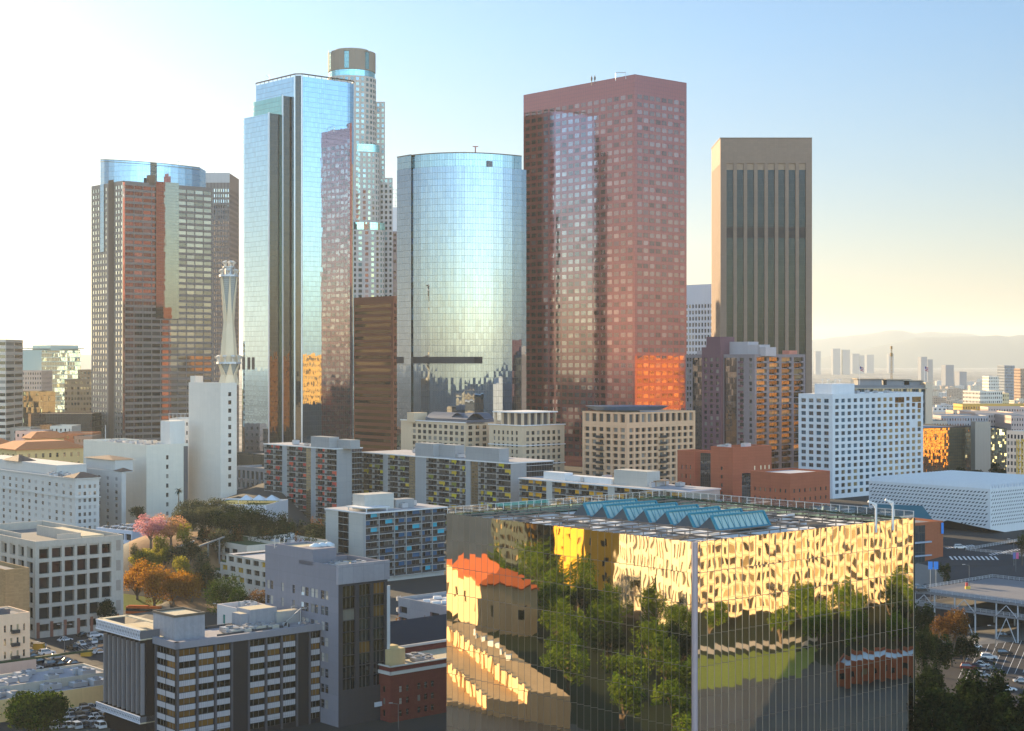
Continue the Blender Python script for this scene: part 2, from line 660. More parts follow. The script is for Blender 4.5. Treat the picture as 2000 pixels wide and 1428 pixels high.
# ------------------------------------------------------------------ ground, hills, haze
def ground():
    xs = np.unique(np.concatenate([np.linspace(-14000, -900, 28), np.linspace(-900, 900, 91), np.linspace(900, 14000, 28)]))
    ys = np.unique(np.concatenate([np.linspace(-3500, -700, 10), np.linspace(-700, 1600, 116), np.linspace(1600, 27500, 40)]))
    v = [(x, y, terrain(x, y)) for y in ys for x in xs]
    nx = len(xs)
    f = [(j * nx + i, j * nx + i + 1, (j + 1) * nx + i + 1, (j + 1) * nx + i) for j in range(len(ys) - 1) for i in range(nx - 1)]
    me = bpy.data.meshes.new('ground')
    me.from_pydata(v, [], f)
    me.polygons.foreach_set('use_smooth', np.ones(len(f), dtype=bool))
    o = bpy.data.objects.new('ground', me)
    link(o)
    o['kind'] = 'structure'
    g = NG('city_ground')
    tc = g.n('ShaderNodeTexCoord')
    rot = g.n('ShaderNodeMapping', {'Vector': tc.outputs['Object'], 'Rotation': (0, 0, math.radians(-41.2))})
    vo = g.n('ShaderNodeTexVoronoi', {'Vector': rot.outputs[0], 'Scale': .018}, distance='CHEBYCHEV')
    wn = g.n('ShaderNodeTexWhiteNoise', {'Vector': vo.outputs['Color']}, noise_dimensions='3D')
    c1 = g.ramp(wn.outputs['Value'], [(0, (.06, .06, .062)), (.35, (.1, .1, .1)), (.55, (.2, .18, .16)), (.75, (.32, .29, .26)), (1, (.07, .085, .045))], 'CONSTANT')
    n1 = g.noise(tc.outputs['Object'], .35, 4).outputs[0]
    n2 = g.noise(tc.outputs['Object'], .012, 3).outputs[0]
    near = g.ramp(n2, [(.3, (.03, .03, .032)), (.7, (.055, .054, .052))])
    sp = g.n('ShaderNodeSeparateXYZ', {0: tc.outputs['Object']})
    fac = g.n('ShaderNodeMapRange', {0: sp.outputs[1], 1: 1000, 2: 1250}).outputs[0]
    c = g.mix(fac, near, c1)
    c = g.mix(g.m('MULTIPLY', n1, .35), c, (.03, .03, .03))
    b = g.n('ShaderNodeBsdfPrincipled', {'Base Color': c, 'Roughness': .85, 'Specular IOR Level': .25})
    me.materials.append(g.done(b.outputs[0]))


def ridge(name, Y, depth, prof, seed):
    """a range of hills with a real slope front and back, its skyline given by (column, row) pairs"""
    pts = sorted(prof)
    n = 160
    r = random.Random(seed)
    ks = [p[0] for p in pts]
    rows = 9
    v, f = [], []
    for i in range(n + 1):
        px = ks[0] + (ks[-1] - ks[0]) * i / n
        py = np.interp(px, ks, [p[1] for p in pts]) + r.uniform(-.5, .5)
        h = Zp(py, Y)
        x = P2(px, Y).x
        for j in range(rows):
            t = j / (rows - 1)
            k = math.sin(math.pi * t) ** 1.2
            y = Y + (t - .5) * depth
            w = 0 if j in (0, rows - 1) else r.uniform(-.05, .05) * h * (1 - k)
            v.append((x * (1 + (t - .5) * .12), y, max(-25, -25 + (h + 25) * k + w)))
    for i in range(n):
        for j in range(rows - 1):
            a = i * rows + j
            f.append((a, a + rows, a + rows + 1, a + 1))
    me = bpy.data.meshes.new(name)
    me.from_pydata(v, [], f)
    me.polygons.foreach_set('use_smooth', np.ones(len(f), dtype=bool))
    o = bpy.data.objects.new(name, me)
    link(o)
    o['kind'] = 'structure'
    me.materials.append(wallmat('chaparral_hills', (.05, .06, .06), .5, .95))


def haze():
    b = MB()
    b.box((-14500, -3800, -31), (29000, 0, 0), (0, 31500, 0), (0, 0, 31 + 620), bottom=True)
    o = b.build('haze', [])
    o['kind'] = 'stuff'
    g = NG('haze_air')
    vo = g.n('ShaderNodeVolumePrincipled', {'Color': (.80, .91, 1.0), 'Density': HAZE, 'Anisotropy': .3, 'Absorption Color': (0, 0, 0)})
    g.t.links.new(vo.outputs[0], g.out.inputs['Volume'])
    o.data.materials.append(g.mat)


HAZE = 4e-5
ground()
ridge('far_hills', 24500, 3200, [(900, 668), (1200, 662), (1400, 668), (1585, 664), (1640, 658), (1700, 652), (1735, 645), (1760, 645), (1790, 652),
                                (1810, 648), (1850, 650), (1900, 652), (1930, 660), (2050, 664), (2300, 668), (2900, 672)], 1)
ridge('near_hills', 20000, 3200, [(1500, 715), (1600, 700), (1690, 682), (1750, 668), (1790, 659), (1850, 658), (1900, 657), (1950, 655), (1970, 658),
                                 (1987, 654), (2030, 657), (2200, 664), (2600, 668), (2900, 684)], 2)
ridge('pale_hills', 15000, 2500, [(-1200, 688), (-500, 684), (0, 690), (40, 692), (100, 689), (180, 693), (400, 694), (700, 700), (900, 712)], 3)
haze()

# ------------------------------------------------------------------ the tall towers
GL_blue = curtain('blue_mirror_glass', (.5, .7, .85), 1.67, 3.27, base=(.02, .06, .09), refl=.86, jit=.003, wob=.007)
GL_green = curtain('green_mirror_glass', (.36, .62, .60), 1.67, 3.27, base=(.02, .06, .05), refl=.8, jit=.01, wob=.012)
GL_dark = curtain('dark_reflection_glass', (.25, .24, .23), 1.25, 3.27, base=(.014, .013, .012), refl=.28, jit=.012, wob=.02)  # dark surroundings mirrored in the returns are put into the glass colour
M_edge = plain('bright_metal_edge', (.6, .63, .66), .3, .5)
M_brownrail = plain('brown_roof_rail', (.14, .1, .07), .6)


def stepped_blue_tower():
    B = Bld('glass_tower', 'tall stepped blue mirror glass skyscraper with white corner strips', 'skyscraper', P2(582, 1040), terrain(-140, 1040) - 2)
    z0 = B.z
    N, L, R_, Fr = corners(582, 1040, 500, 700)
    zt = Zp(148, N.y)
    a, c = N + U * along(N, U, 576), N + V * along(N, V, 590)
    # tiers
    M2 = N + U * along(N, U, 572)
    A2 = M2 - V * along(M2, -V, 552)
    L2 = A2 + U * along(A2, U, 484)
    M3 = A2 + U * along(A2, U, 548)
    A3 = M3 - V * along(M3, -V, 525)
    L3 = A3 + U * along(A3, U, 464)
    z2, z3 = Zp(187, A2.y), Zp(221, A3.y)
    # main shaft: right face with a rounded far end
    main = MB()
    poly = roundpoly([a, c, R_, Fr, L], [0, 0, 9, 0, 0], 8)
    main.prism(poly, z0, zt, 0, 1)
    main.m[10] = main.m[11] = 2  # rear sides take the dark glass to mirror as a dark silhouette
    B.part('main_shaft', main, [GL_blue, M_roofd, GL_dark])
    ch = MB()
    d = (c - a).normalized()
    n = Vector((d.y, -d.x))
    cwface(ch, a + n * .15, c + n * .15, z0, zt + .5)
    B.part('corner_strip', ch, [GL_dark])
    for p in (a, c):
        e = MB()
        e.cbox(p.x + n.x * .3, p.y + n.y * .3, z0, .9, .9, zt - z0 + .8, math.atan2(d.y, d.x))
        B.part('edge_strip', e, [M_edge])
    t2 = MB()
    p2 = [A2, M2, M2 + U * 60, L2 + V * 30, L2]
    u = cwface(t2, A2, M2, z0, z2, 1)
    for q in (roundpoly([M2 + V * .1, M2 + U * 60 + V * 12, L2 + V * 30, L2, A2], [0, 0, 0, 9, 0], 7),):
        k = 0.0
        for i in range(len(q) - 1):
            k = cwface(t2, q[i], q[i + 1], z0, z2, 0, k)
    t2.face([(p.x, p.y, z2) for p in [M2] + q], m=2)
    B.part('green_tier', t2, [GL_green, GL_dark, M_roofd])
    t3 = MB()
    cwface(t3, A3, M3, z0, z3, 1)
    q = roundpoly([M3 + V * .1, M3 + U * 45 + V * 12, L3 + V * 25, L3, A3], [0, 0, 0, 9, 0], 7)
    k = 0.0
    for i in range(len(q) - 1):
        k = cwface(t3, q[i], q[i + 1], z0, z3, 0, k)
    t3.face([(p.x, p.y, z3) for p in [M3] + q], m=2)
    B.part('blue_tier', t3, [GL_blue, GL_dark, M_roofd])
    for p, z in ((A2, z2), (A3, z3)):
        e = MB()
        e.cbox(p.x, p.y, z0, .7, .7, z - z0 + .6, math.atan2(V.y, V.x))
        B.part('edge_strip', e, [M_edge])
    # roof rail
    rl = MB()
    for pts in ([L, a], [c, R_ - V * 9]):
        p, q = pts
        rl.beam((p.x, p.y, zt + 1.6), (q.x, q.y, zt + 1.6), .8, .7)
        m = max(2, int((q - p).length / 5))
        for i in range(m + 1):
            k = p + (q - p) * i / m
            rl.beam((k.x, k.y, zt), (k.x, k.y, zt + 1.5), .3, .3)
    rl.beam((a.x, a.y, zt + 1.6), (c.x, c.y, zt + 1.6), .8, .7)
    q = roundpoly([c, R_, Fr], [0, 9, 0], 8)
    for i in range(len(q) - 1):
        rl.beam((q[i].x, q[i].y, zt + 1.6), (q[i + 1].x, q[i + 1].y, zt + 1.6), .8, .7)
    B.part('roof_rail', rl, [M_brownrail])
    an = MB()
    w = L + (a - L) * .35
    an.tube((w.x, w.y, zt), (w.x, w.y, zt + 5), .12)
    an.tube((w.x, w.y, zt + 3), (w.x - 2, w.y, zt + 5), .12)
    B.part('antenna', an, [M_steel])
    # louvre slots near the foot of the lowest tier
    nl = Vector((-V.x, -V.y))
    for px in (467, 476, 486, 494.5):
        p = A3 + U * along(A3, U, px)
        lo = MB()
        zA, zB = Zp(722, p.y), Zp(698, p.y)
        w = 1.5
        lo.box((p.x + nl.x * .25 + U.x * w, p.y + nl.y * .25 + U.y * w, zA), (-U.x * w * 2, -U.y * w * 2, 0), (-nl.x * .2, -nl.y * .2, 0), (0, 0, zB - zA))
        B.part('louvre', lo, [plain('brown_louvre', (.07, .055, .05))])


def round_blue_tower():
    B = Bld('glass_tower', 'blue mirror glass tower with a rounded front and pale glass crown band', 'skyscraper', P2(880, 915), terrain(-35, 915) - 2)
    z0 = B.z
    N, L, R_, Fr = corners(884, 900, 803, 1028)
    L2 = L + Vector((-.17, .985)) * 40
    L2 = L + Vector((-.17, .985)) * along(L, Vector((-.17, .985)), 787.5)
    zt = Zp(332, R_.y)
    curve = roundpoly([L, N, R_], [0, 52, 0], 14)
    curve = [p for p in curve if True]
    seq = curve[:]
    gl = curtain('pale_blue_mirror_glass', (.26, .325, .42), 1.6, 3.7, base=(.03, .07, .09), refl=.87, jit=.006, wob=.009)
    mb = MB()
    k = 0.0
    for i in range(len(seq) - 1):
        k = cwface(mb, seq[i], seq[i + 1], z0, zt, 0, k)
    rear = MB()
    cwface(rear, R_, Fr, z0, zt)
    cwface(rear, Fr, L2, z0, zt)
    B.part('rear_face', rear, [curtain('shaded_rear_glass', (.3, .3, .32), 1.6, 3.7, base=(.02, .022, .026), refl=.16)])  # rear sides darkened to mirror as a shaded silhouette
    top = seq + [Fr, L2]
    mb.face([(p.x, p.y, zt) for p in top], m=1)
    B.part('curved_front', mb, [gl, M_roof])
    zc = Zp(303, L.y)
    sd = MB()
    cwface(sd, L2, L, z0, zc)
    B.part('side_face', sd, [curtain('dark_teal_glass', (.28, .4, .42), 1.5, 3.7, base=(.02, .03, .03), refl=.75, jit=.08, wob=.06)])
    # glass crown band set back a little
    cr = MB()
    k = 0.0
    R1 = R_ - V * along(R_, -V, 1005)
    s2 = roundpoly([L, N, R1], [0, 52, 0], 14)
    s2 = [p + Vector((.1, .9)) * .8 for p in s2]
    s2[0] = L
    for i in range(len(s2) - 1):
        k = cwface(cr, s2[i], s2[i + 1], zt, zc, 0, k)
    k = cwface(cr, s2[-1], s2[-1] + U * 40, zt, zc, 0, k)
    cwface(cr, s2[-1] + U * 40, L2, zt, zc, 0, k)
    cr.face([(p.x, p.y, zc - .6) for p in s2 + [s2[-1] + U * 40, L2]], m=1)
    B.part('crown_screen', cr, [curtain('pale_crown_glass', (.32, .42, .48), 1.6, 3.7, base=(.1, .2, .24), refl=.75, jit=.008, wob=.01), M_roof])
    cp = MB()
    for i in range(len(s2) - 1):
        cp.beam((s2[i].x, s2[i].y, zc + .2), (s2[i + 1].x, s2[i + 1].y, zc + .2), .5, .5)
    cp.beam((L2.x, L2.y, zc + .2), (L.x, L.y, zc + .2), .5, .5)
    B.part('coping', cp, [M_brownrail])
    pl = MB()
    p = N + V * along(N, V, 972) + U * 6
    pl.cbox(p.x, p.y, zt, 10, 6, 3.5, math.atan2(V.y, V.x))
    B.part('plant_room', pl, [M_roofd])
    an = MB()
    p = N + V * along(N, V, 946) + U * 8
    an.tube((p.x, p.y, zc - 2), (p.x, p.y, zc + 4), .35)
    an.beam((p.x - 1.6, p.y, zc + 4), (p.x + 1.6, p.y, zc + 4), .5, .5)
    B.part('antenna', an, [plain('red_white_mast', (.4, .15, .12))])
    # dark louvre band low on the front
    bd = MB()
    zA, zB = Zp(710, 935), Zp(697, 935)
    pa, pb = L + (N - L) * .06, None
    q = [L + (N - L) * .05] + [p for p in seq[1:-1] if pxof(p) < 930]
    e = N + V * along(N, V, 943)
    q.append(e)
    for i in range(len(q) - 1):
        d = (q[i + 1] - q[i]).normalized()
        n = Vector((d.y, -d.x))
        a, b = q[i] + n * .25, q[i + 1] + n * .25
        bd.face([(a.x, a.y, zA), (b.x, b.y, zA), (b.x, b.y, zB), (a.x, a.y, zB)])
    B.part('louvre_band', bd, [plain('dark_louvre', (.03, .025, .028))])


def purple_tower():
    B = Bld('granite_tower', 'tall plum red granite and glass tower with a sharp corner and flat top', 'skyscraper', P2(1240, 1000), terrain(77, 1000) - 2)
    z0 = B.z
    cs = corners(1240, 1000, 1022.5, 1341)
    N, L, R_, Fr = cs
    zt = Zp(145, N.y)
    g = NG('polished_red_granite')
    tc = g.n('ShaderNodeTexCoord')
    sp = g.n('ShaderNodeSeparateXYZ', {0: tc.outputs['UV']})
    fx, fz = g.m('FRACT', g.m('DIVIDE', sp.outputs[0], 2.16)), g.m('FRACT', g.m('DIVIDE', sp.outputs[1], 2.415))
    j = g.m('MAXIMUM', g.m('LESS_THAN', fx, .05), g.m('LESS_THAN', fz, .05))
    n1 = g.noise(tc.outputs['Object'], .8, 3).outputs[0]
    c = g.mix(n1, (.17, .042, .034), (.25, .065, .05))
    c = g.mix(j, c, (.06, .03, .03))
    nz = g.noise(tc.outputs['Object'], .3, 2)
    ge = g.n('ShaderNodeNewGeometry')
    nrm = g.vm('NORMALIZE', g.vm('ADD', ge.outputs['Normal'], g.vm('SCALE', g.vm('SUBTRACT', nz.outputs['Color'], (.5, .5, .5)), scale=.02)))
    df = g.n('ShaderNodeBsdfDiffuse', {'Color': c})
    gl = g.n('ShaderNodeBsdfGlossy', {'Color': (1, .5, .5), 'Roughness': .06, 'Normal': nrm})
    ms = g.n('ShaderNodeMixShader', {0: g.m('MULTIPLY', .28, g.m('SUBTRACT', 1.0, g.m('MULTIPLY', j, .6))), 1: df.outputs[0], 2: gl.outputs[0]})
    gran = g.done(ms.outputs[0])
    pane = winmat('plum_window_glass', (.02, .012, .014), (.12, .07, .07), .16, .33, (1, .66, .62), .008)
    rows = []
    z = zt - 12.3
    while z - 2.8 > z0 + 5:
        rows.append((z - 2.73, z))
        z -= 4.83
    rows = rows[::-1]
    wl, wr = (N - L).length, (R_ - N).length
    B.facade(L, N, z0, zt, even(wl, 17, .70, 1.2), rows, -.06, pane, style=1)
    B.facade(N, R_, z0, zt, even(wr, 8, .74, 1.4), rows, -.06, pane, style=1)
    B.plainwall(R_, Fr, z0, zt)
    B.plainwall(Fr, L, z0, zt)
    B.roof([N, R_, Fr, L], zt, 2)
    B.done([gran, M_roofd])
    cr = MB()
    p = N + U * 8
    cr.tube((p.x, p.y, zt - 2), (p.x, p.y, zt + 2.2), .2)
    p2 = p + U * 9
    cr.tube((p2.x, p2.y, zt - 2), (p2.x, p2.y, zt + 3.2), .2)
    cr.beam((p.x, p.y, zt + 2.2), (p2.x, p2.y, zt + 3.2), .4, .4)
    B.part('window_crane', cr, [M_steel])
    for k in (36, 39):
        an = MB()
        p = N + U * k
        an.tube((p.x, p.y, zt - 2), (p.x, p.y, zt + 4.2), .22)
        an.cbox(p.x, p.y, zt + 1.2, 1.1, 1.1, 2)
        B.part('antenna', an, [M_brownrail])


def striped_stone_tower():
    Y = 1230
    B = Bld('stone_tower', 'brown stone tower with eight dark vertical glass strips and gold lit side', 'skyscraper', P2(1495, Y), terrain(200, Y) - 2)
    z0 = B.z
    A, C = P2(1407, Y), P2(1586, Y)
    D = Vector((C.x + 2, Y + 62))
    t = P2(1389.5, Y + 62)
    E = Vector((t.x, t.y))
    zt, zs = Zp(270, Y), Zp(319, Y)
    stone = wallmat('brown_travertine', (.25, .175, .13), .12, .7, (3.2, 1.6), .8)
    gl = curtain('dark_strip_glass', (.3, .4, .5), 1.2, 4.5, base=(.011, .009, .008), refl=.055, jit=.006, wob=.008, mull=(.012, .011, .011), mh=.3, tvar=.3)
    gld = curtain('dark_strip_glass_side', (.5, .45, .35), 1.2, 4.5, base=(.022, .02, .02), refl=.3, jit=.006, wob=.008, mh=.9)

    def strips(p, q, n, m0):
        L = (q - p).length
        return even(L, n, .66, m0)
    wf = (C - A).length
    c1 = strips(A, C, 8 + 0, wf * .048)
    for nm, p, q, cols, mt in (('front', A, C, c1, gl), ('side', E, A, even((A - E).length, 8, .3, 3), gld)):
        d = (q - p).normalized()
        n = Vector((d.y, -d.x))
        B.facade(p, q, z0, zt, cols, [(z0 + 4, zs)], 1.3, gl)
        B.win = []
        for c in cols:
            s = MB()
            a, b = p + d * c[0] - n * 1.3, p + d * c[1] - n * 1.3
            cwface(s, a, b, z0 + 4, zs)
            B.part('glass_strip', s, [mt])
            k = MB()
            za, zb = Zp(465, Y), Zp(443, Y)
            a2, b2 = a + n * .3, b + n * .3
            cwface(k, a2, b2, za, zb)
            B.part('louvre_band', k, [plain('dark_louvre_brown', (.03, .022, .02))])
            k = MB()
            a2, b2 = a + n * .35, b + n * .35
            cwface(k, a2, b2, zs - 5, zs)
            B.part('soffit_panel', k, [plain('tan_soffit', (.3, .2, .13))])
    B.plainwall(C, D, z0, zt)
    B.plainwall(D, E, z0, zt)
    B.roof([A, C, D, E], zt, 2)
    B.done([stone, M_roofd])
    cp = MB()
    for p, q in ((A, C), (E, A)):
        cp.beam((p.x, p.y, zt + .2), (q.x, q.y, zt + .2), .8, .5)
    B.part('coping', cp, [M_brownrail])


def crown_tower():
    Y = 1400
    c = P2(687, Y)
    B = Bld('stone_tower', 'round topped pale stone skyscraper, tallest, half hidden behind blue glass', 'skyscraper', c, terrain(c.x, Y) - 2)
    z0 = B.z
    s = Y / F
    stone = wallmat('pale_pink_stone', (.52, .45, .4), .08, .7, (3, 4), .88)
    green = curtain('green_crown_glass', (.3, .5, .46), 1.5, 3.6, base=(.03, .07, .06), refl=.55)
    teal = curtain('teal_band_glass', (.45, .75, .75), 1.5, 3.6, base=(.04, .12, .12), refl=.65)
    pane = winmat('tower_window_green', (.05, .06, .055), (.2, .28, .26), .18, .2, (.8, 1, .95))

    def circ(r, n=28, a0=0.0):
        return [Vector((c.x + r * math.cos(a0 + 2 * math.pi * i / n), c.y + r * math.sin(a0 + 2 * math.pi * i / n))) for i in range(n)]

    def windows(pts, z0_, z1_, fh, ratio=.55, every=1):
        rows = []
        z = z1_ - 1
        while z - fh > z0_:
            rows.append((z - fh * .68, z - fh * .1))
            z -= fh
        rows = rows[::-1]
        for i in range(len(pts) - 1):
            L = (pts[i + 1] - pts[i]).length
            d = (pts[i + 1] - pts[i]).normalized()
            n = Vector((d.y, -d.x))
            vis = n.dot(pts[i]) < 0
            k = max(1, round(L / 4.0))
            B.facade(pts[i], pts[i + 1], z0_, z1_, even(L, k, ratio) if vis and every else [], rows if vis and every else [], -.08, pane)
    r1 = 46.5 * s
    zt, zc, zb = Zp(105, Y), Zp(143, Y), Zp(155, Y)
    q = circ(r1)
    # crown: piers and green glass slots
    for i in range(28):
        p0, p1 = q[i], q[(i + 1) % 28]
        B.w.face([(p0.x, p0.y, zc), (p1.x, p1.y, zc), (p1.x, p1.y, zt - (2.5 if i % 4 in (0,) else 0)), (p0.x, p0.y, zt - (2.5 if i % 4 in (0,) else 0))])
        if i % 4 == 0:
            m = MB()
            d = (p1 - p0).normalized()
            n = Vector((d.y, -d.x))
            a, b = p0 + n * .25 + d * .3, p1 + n * .25 - d * .3
            cwface(m, a, b, zc + 1, zt - 1.5)
            B.part('glass_slot', m, [green])
    B.w.face([(p.x, p.y, zt - 1) for p in q])
    B.part('crown_drum', B.w, [wallmat('brown_crown_stone', (.26, .215, .175))])
    B.w = MB()
    rim = MB()
    rim.prism(circ(r1 * .72), zt - 1, zt + 2.4, 0, 0)
    rim.beam((c.x + 4, c.y - 8, zt + 3), (c.x + 14, c.y - 8, zt + 1.5), .5, .5)
    B.part('crown_cap', rim, [wallmat('crown_cap_stone', (.3, .25, .2))])
    an = MB()
    an.tube((c.x - r1 + .6, c.y, zt - 3), (c.x - r1 + .6, c.y, zt + 2.5), .2)
    B.part('antenna', an, [M_steel])
    tb = MB()
    q2 = circ(r1 - .6)
    k = 0
    for i in range(28):
        k = cwface(tb, q2[i], q2[(i + 1) % 28], zb, zc, 0, k)
    B.part('glass_band', tb, [teal])
    sh = circ(47.5 * s)
    B.w.face([(p.x, p.y, zb) for p in sh])
    windows(sh + sh[:1], Zp(600, Y) - 30, zb, 4.6)
    # stepped shoulders: boxes seen on the right side
    for (pr, py, dy, pl) in ((752, 197, 5, 690), (767, 348, -3, 690)):
        a, b = P2(pl, Y + dy), P2(pr, Y + dy)
        bk = Vector((b.x - 3, b.y + 30))
        z1 = Zp(py, Y)
        windows([a, b, bk], z0, z1, 4.6, .5)
        B.w.face([(a.x, a.y, z1), (b.x, b.y, z1), (bk.x, bk.y, z1), (a.x, bk.y, z1)])
    for ya, yb, rr in ((287, 301, 56), (438, 452, 66)):
        m = MB()
        pts = [Vector((c.x + rr * s * math.cos(t), c.y - 8 + rr * s * .5 * math.sin(t))) for t in [math.radians(-125 + 6 * i) for i in range(21)]]
        k = 0
        for i in range(len(pts) - 1):
            k = cwface(m, pts[i], pts[i + 1], Zp(yb, Y), Zp(ya, Y), 0, k)
        B.part('glass_band', m, [teal])
        # curved bay under the band
        zc0 = Zp(yb, Y)
        zl = Zp(600, Y) if ya > 400 else Zp(438, Y)
        pts = [Vector((c.x + (rr - .6) * s * math.cos(t), c.y - 8 + (rr - .6) * s * .5 * math.sin(t))) for t in [math.radians(-125 + 12 * i) for i in range(11)]]
        windows(pts, zl - 20 if ya > 400 else zl, zc0, 4.6, .5)
    B.done([stone, M_roof])


def banded_tower():
    B = Bld('granite_tower', 'brown banded office tower with a blue glass boat shaped crown', 'skyscraper', P2(240, 1200), terrain(-290, 1200) - 2)
    z0 = B.z
    cs = corners(240, 1200, 178.5, 415)
    N, L, R_, Fr = cs
    zt = Zp(353, N.y)
    gran = wallmat('brown_grey_granite', (.19, .16, .145), .1, .5, (3, 3.9), .85, spec=.5)
    pane = winmat('banded_window_glass', (.016, .016, .017), (.1, .09, .08), .25, .17, (1, .95, .88), .003)
    pane2 = winmat('pale_window_glass', (.05, .06, .055), (.3, .33, .3), .4, .6, (.95, 1, .93), .02)
    fh = 4.6
    rows = []
    z = zt - 3
    while z - fh > z0 + 4:
        rows.append((z - 2.8, z - .1))
        z -= fh
    rows = rows[::-1]
    wl, wr = (N - L).length, (R_ - N).length
    gap = (.52, .76)
    cl = [c for c in even(wl, 12, .66, .8) if not gap[0] * wl < (c[0] + c[1]) / 2 < gap[1] * wl]
    B.facade(L, N, z0, zt, cl, rows, .35, pane2)
    cr = even(wr, 10, .93, 1.8, .5)
    slot = (N + V * along(N, V, 304), N + V * along(N, V, 349))
    s0, s1 = (slot[0] - N).length, (slot[1] - N).length
    B.facade(N, R_, z0, zt, cr, rows, .35, pane, style=4)
    B.plainwall(R_, Fr, z0, zt)
    B.plainwall(Fr, L, z0, zt)
    B.roof([N, R_, Fr, L], zt, 1.5)
    nr = -U
    e = MB()
    e.box((N.x - V.x * .2 + nr.x * .3, N.y - V.y * .2 + nr.y * .3, z0), (V.x * 1.7, V.y * 1.7, 0), (U.x * .6, U.y * .6, 0), (0, 0, zt - z0 - 1))
    B.part('edge_strip', e, [curtain('pale_edge_glass', (.9, .95, .85), 1.7, fh, refl=.8)])
    sl = MB()
    a, b = slot[0] + nr * .5, slot[1] + nr * .5
    zs = Zp(622, a.y)
    cwface(sl, a, b, zs, zt + 1.5)
    sl.face([(a.x, a.y, zt + 1.5), (b.x, b.y, zt + 1.5), (b.x + U.x, b.y + U.y, zt + 1.5), (a.x + U.x, a.y + U.y, zt + 1.5)])
    B.part('glass_slot', sl, [curtain('bronze_slot_glass', (.7, .72, .68), 1.6, fh / 2, base=(.03, .025, .02), refl=.26, jit=.002, wob=.006)])
    # recess on the left face
    rc = MB()
    nl = -V
    a, b = L + (N - L) * .56, L + (N - L) * .73
    a, b = a + nl * .35, b + nl * .35
    cwface(rc, a, b, z0, zt + 2)
    B.part('brown_pier', rc, [wallmat('dark_brown_stone', (.13, .09, .07))])
    # blue slot running down the left face
    bs = MB()
    a, b = L + (N - L) * .3, L + (N - L) * .42
    cwface(bs, a + nl * .45, b + nl * .45, Zp(490, 1211), zt)
    bl = curtain('crown_blue_glass', (.3, .44, .6), 1.6, 4.0, base=(.03, .08, .15), refl=.8, jit=.006, wob=.01)
    B.part('blue_slot', bs, [bl])
    # boat shaped crown: a bulging sheet of glass
    A_, E_ = P2(196, 1240), P2(390, 1257)
    zA, zM, zE = Zp(311, 1240), Zp(317, 1210), Zp(331, 1257)
    pts, tops = [], []
    for i in range(17):
        t = i / 16
        p = A_ * (1 - t) + E_ * t
        p = Vector((p.x, p.y - 26 * math.sin(math.pi * t) ** .8 * (1 - .25 * t)))
        pts.append(p)
        tops.append(Zp(311 + 4 * t + 12 * t * t, p.y))
    cwn = MB()
    k = 0
    zb = zt - 1.5
    for i in range(16):
        p, q = pts[i], pts[i + 1]
        Ls = (q - p).length
        cwn.face([(p.x, p.y, zb), (q.x, q.y, zb), (q.x, q.y, tops[i + 1]), (p.x, p.y, tops[i])], [(k, zb), (k + Ls, zb), (k + Ls, tops[i + 1]), (k, tops[i])])
        k += Ls
    bk = [Vector((pts[0].x + 2, pts[0].y + 25)), Vector((pts[-1].x, pts[-1].y + 25))]
    cwface(cwn, pts[-1], bk[1], zb, tops[-1])
    cwface(cwn, bk[0], pts[0], zb, tops[0])
    cwn.face([(p.x, p.y, z - .8) for p, z in zip(pts, tops)] + [(bk[1].x, bk[1].y, tops[-1] - .8), (bk[0].x, bk[0].y, tops[0] - .8)], m=1)
    B.part('crown', cwn, [bl, M_roof])
    rl = MB()
    for i in range(16):
        p, q = pts[i], pts[i + 1]
        for h in (.2, 2.0):
            rl.beam((p.x, p.y - .3, tops[i] + h - 2), (q.x, q.y - .3, tops[i + 1] + h - 2), .4, .35)
    B.part('crown_rail', rl, [plain('olive_rail', (.25, .22, .12))])
    an = MB()
    p = pts[13]
    an.tube((p.x, p.y + 3, zE - 4), (p.x, p.y + 3, zE + 5), .2)
    an.beam((p.x - 3, p.y + 3, zE + 4.6), (p.x + 4, p.y + 3, zE + 4.9), .3, .3)
    B.part('window_crane', an, [M_steel])
    bx = MB()
    p = N + V * along(N, V, 297) + U * 2
    bx.cbox(p.x, p.y, zt - 1.5, 5, 4, 7.5, math.atan2(V.y, V.x))
    B.part('plant_room', bx, [wallmat('brown_stone', (.2, .13, .09))])
    B.done([gran, M_roofd])


def simple_tower(name, label, cat, pxn, Y, pxl, pxr, py, mats, left=None, right=None, par=1.2, z0=None, group=None, cap=100, unit=0, unit_mat=None, base=None):
    """block on the street grid; left/right: (columns, ratio, floor height, window height, sill, recess, window material, style, margin, top gap)"""
    cs = corners(pxn, Y, pxl, pxr)
    N, L, R_, Fr = cs
    zb = terrain(N.x, N.y) - 2 if base is None else base
    B = Bld(name, label, cat, N, zb, group)
    zt = Zp(py, Y)
    for p, q, sp in ((L, N, left), (N, R_, right)):
        if sp is None:
            B.plainwall(p, q, zb, zt)
            continue
        n, ratio, fh, wh, rec, wm, style, mg, tg = sp
        rows = []
        z = zt - tg
        while z - wh > zb + .5:
            rows.append((z - wh, z))
            z -= fh
        B.facade(p, q, zb, zt, even((q - p).length, n, ratio, mg), rows[::-1], rec, wm, style=style)
    B.plainwall(R_, Fr, zb, zt)
    B.plainwall(Fr, L, zb, zt)
    B.roof([N, R_, Fr, L], zt, par)
    B.cs, B.zt = cs, zt
    if unit:
        B.units(cs, zt - par, unit, int(pxn))
    B.done(mats, cap)
    return B


stepped_blue_tower()
round_blue_tower()
purple_tower()
striped_stone_tower()
crown_tower()
banded_tower()
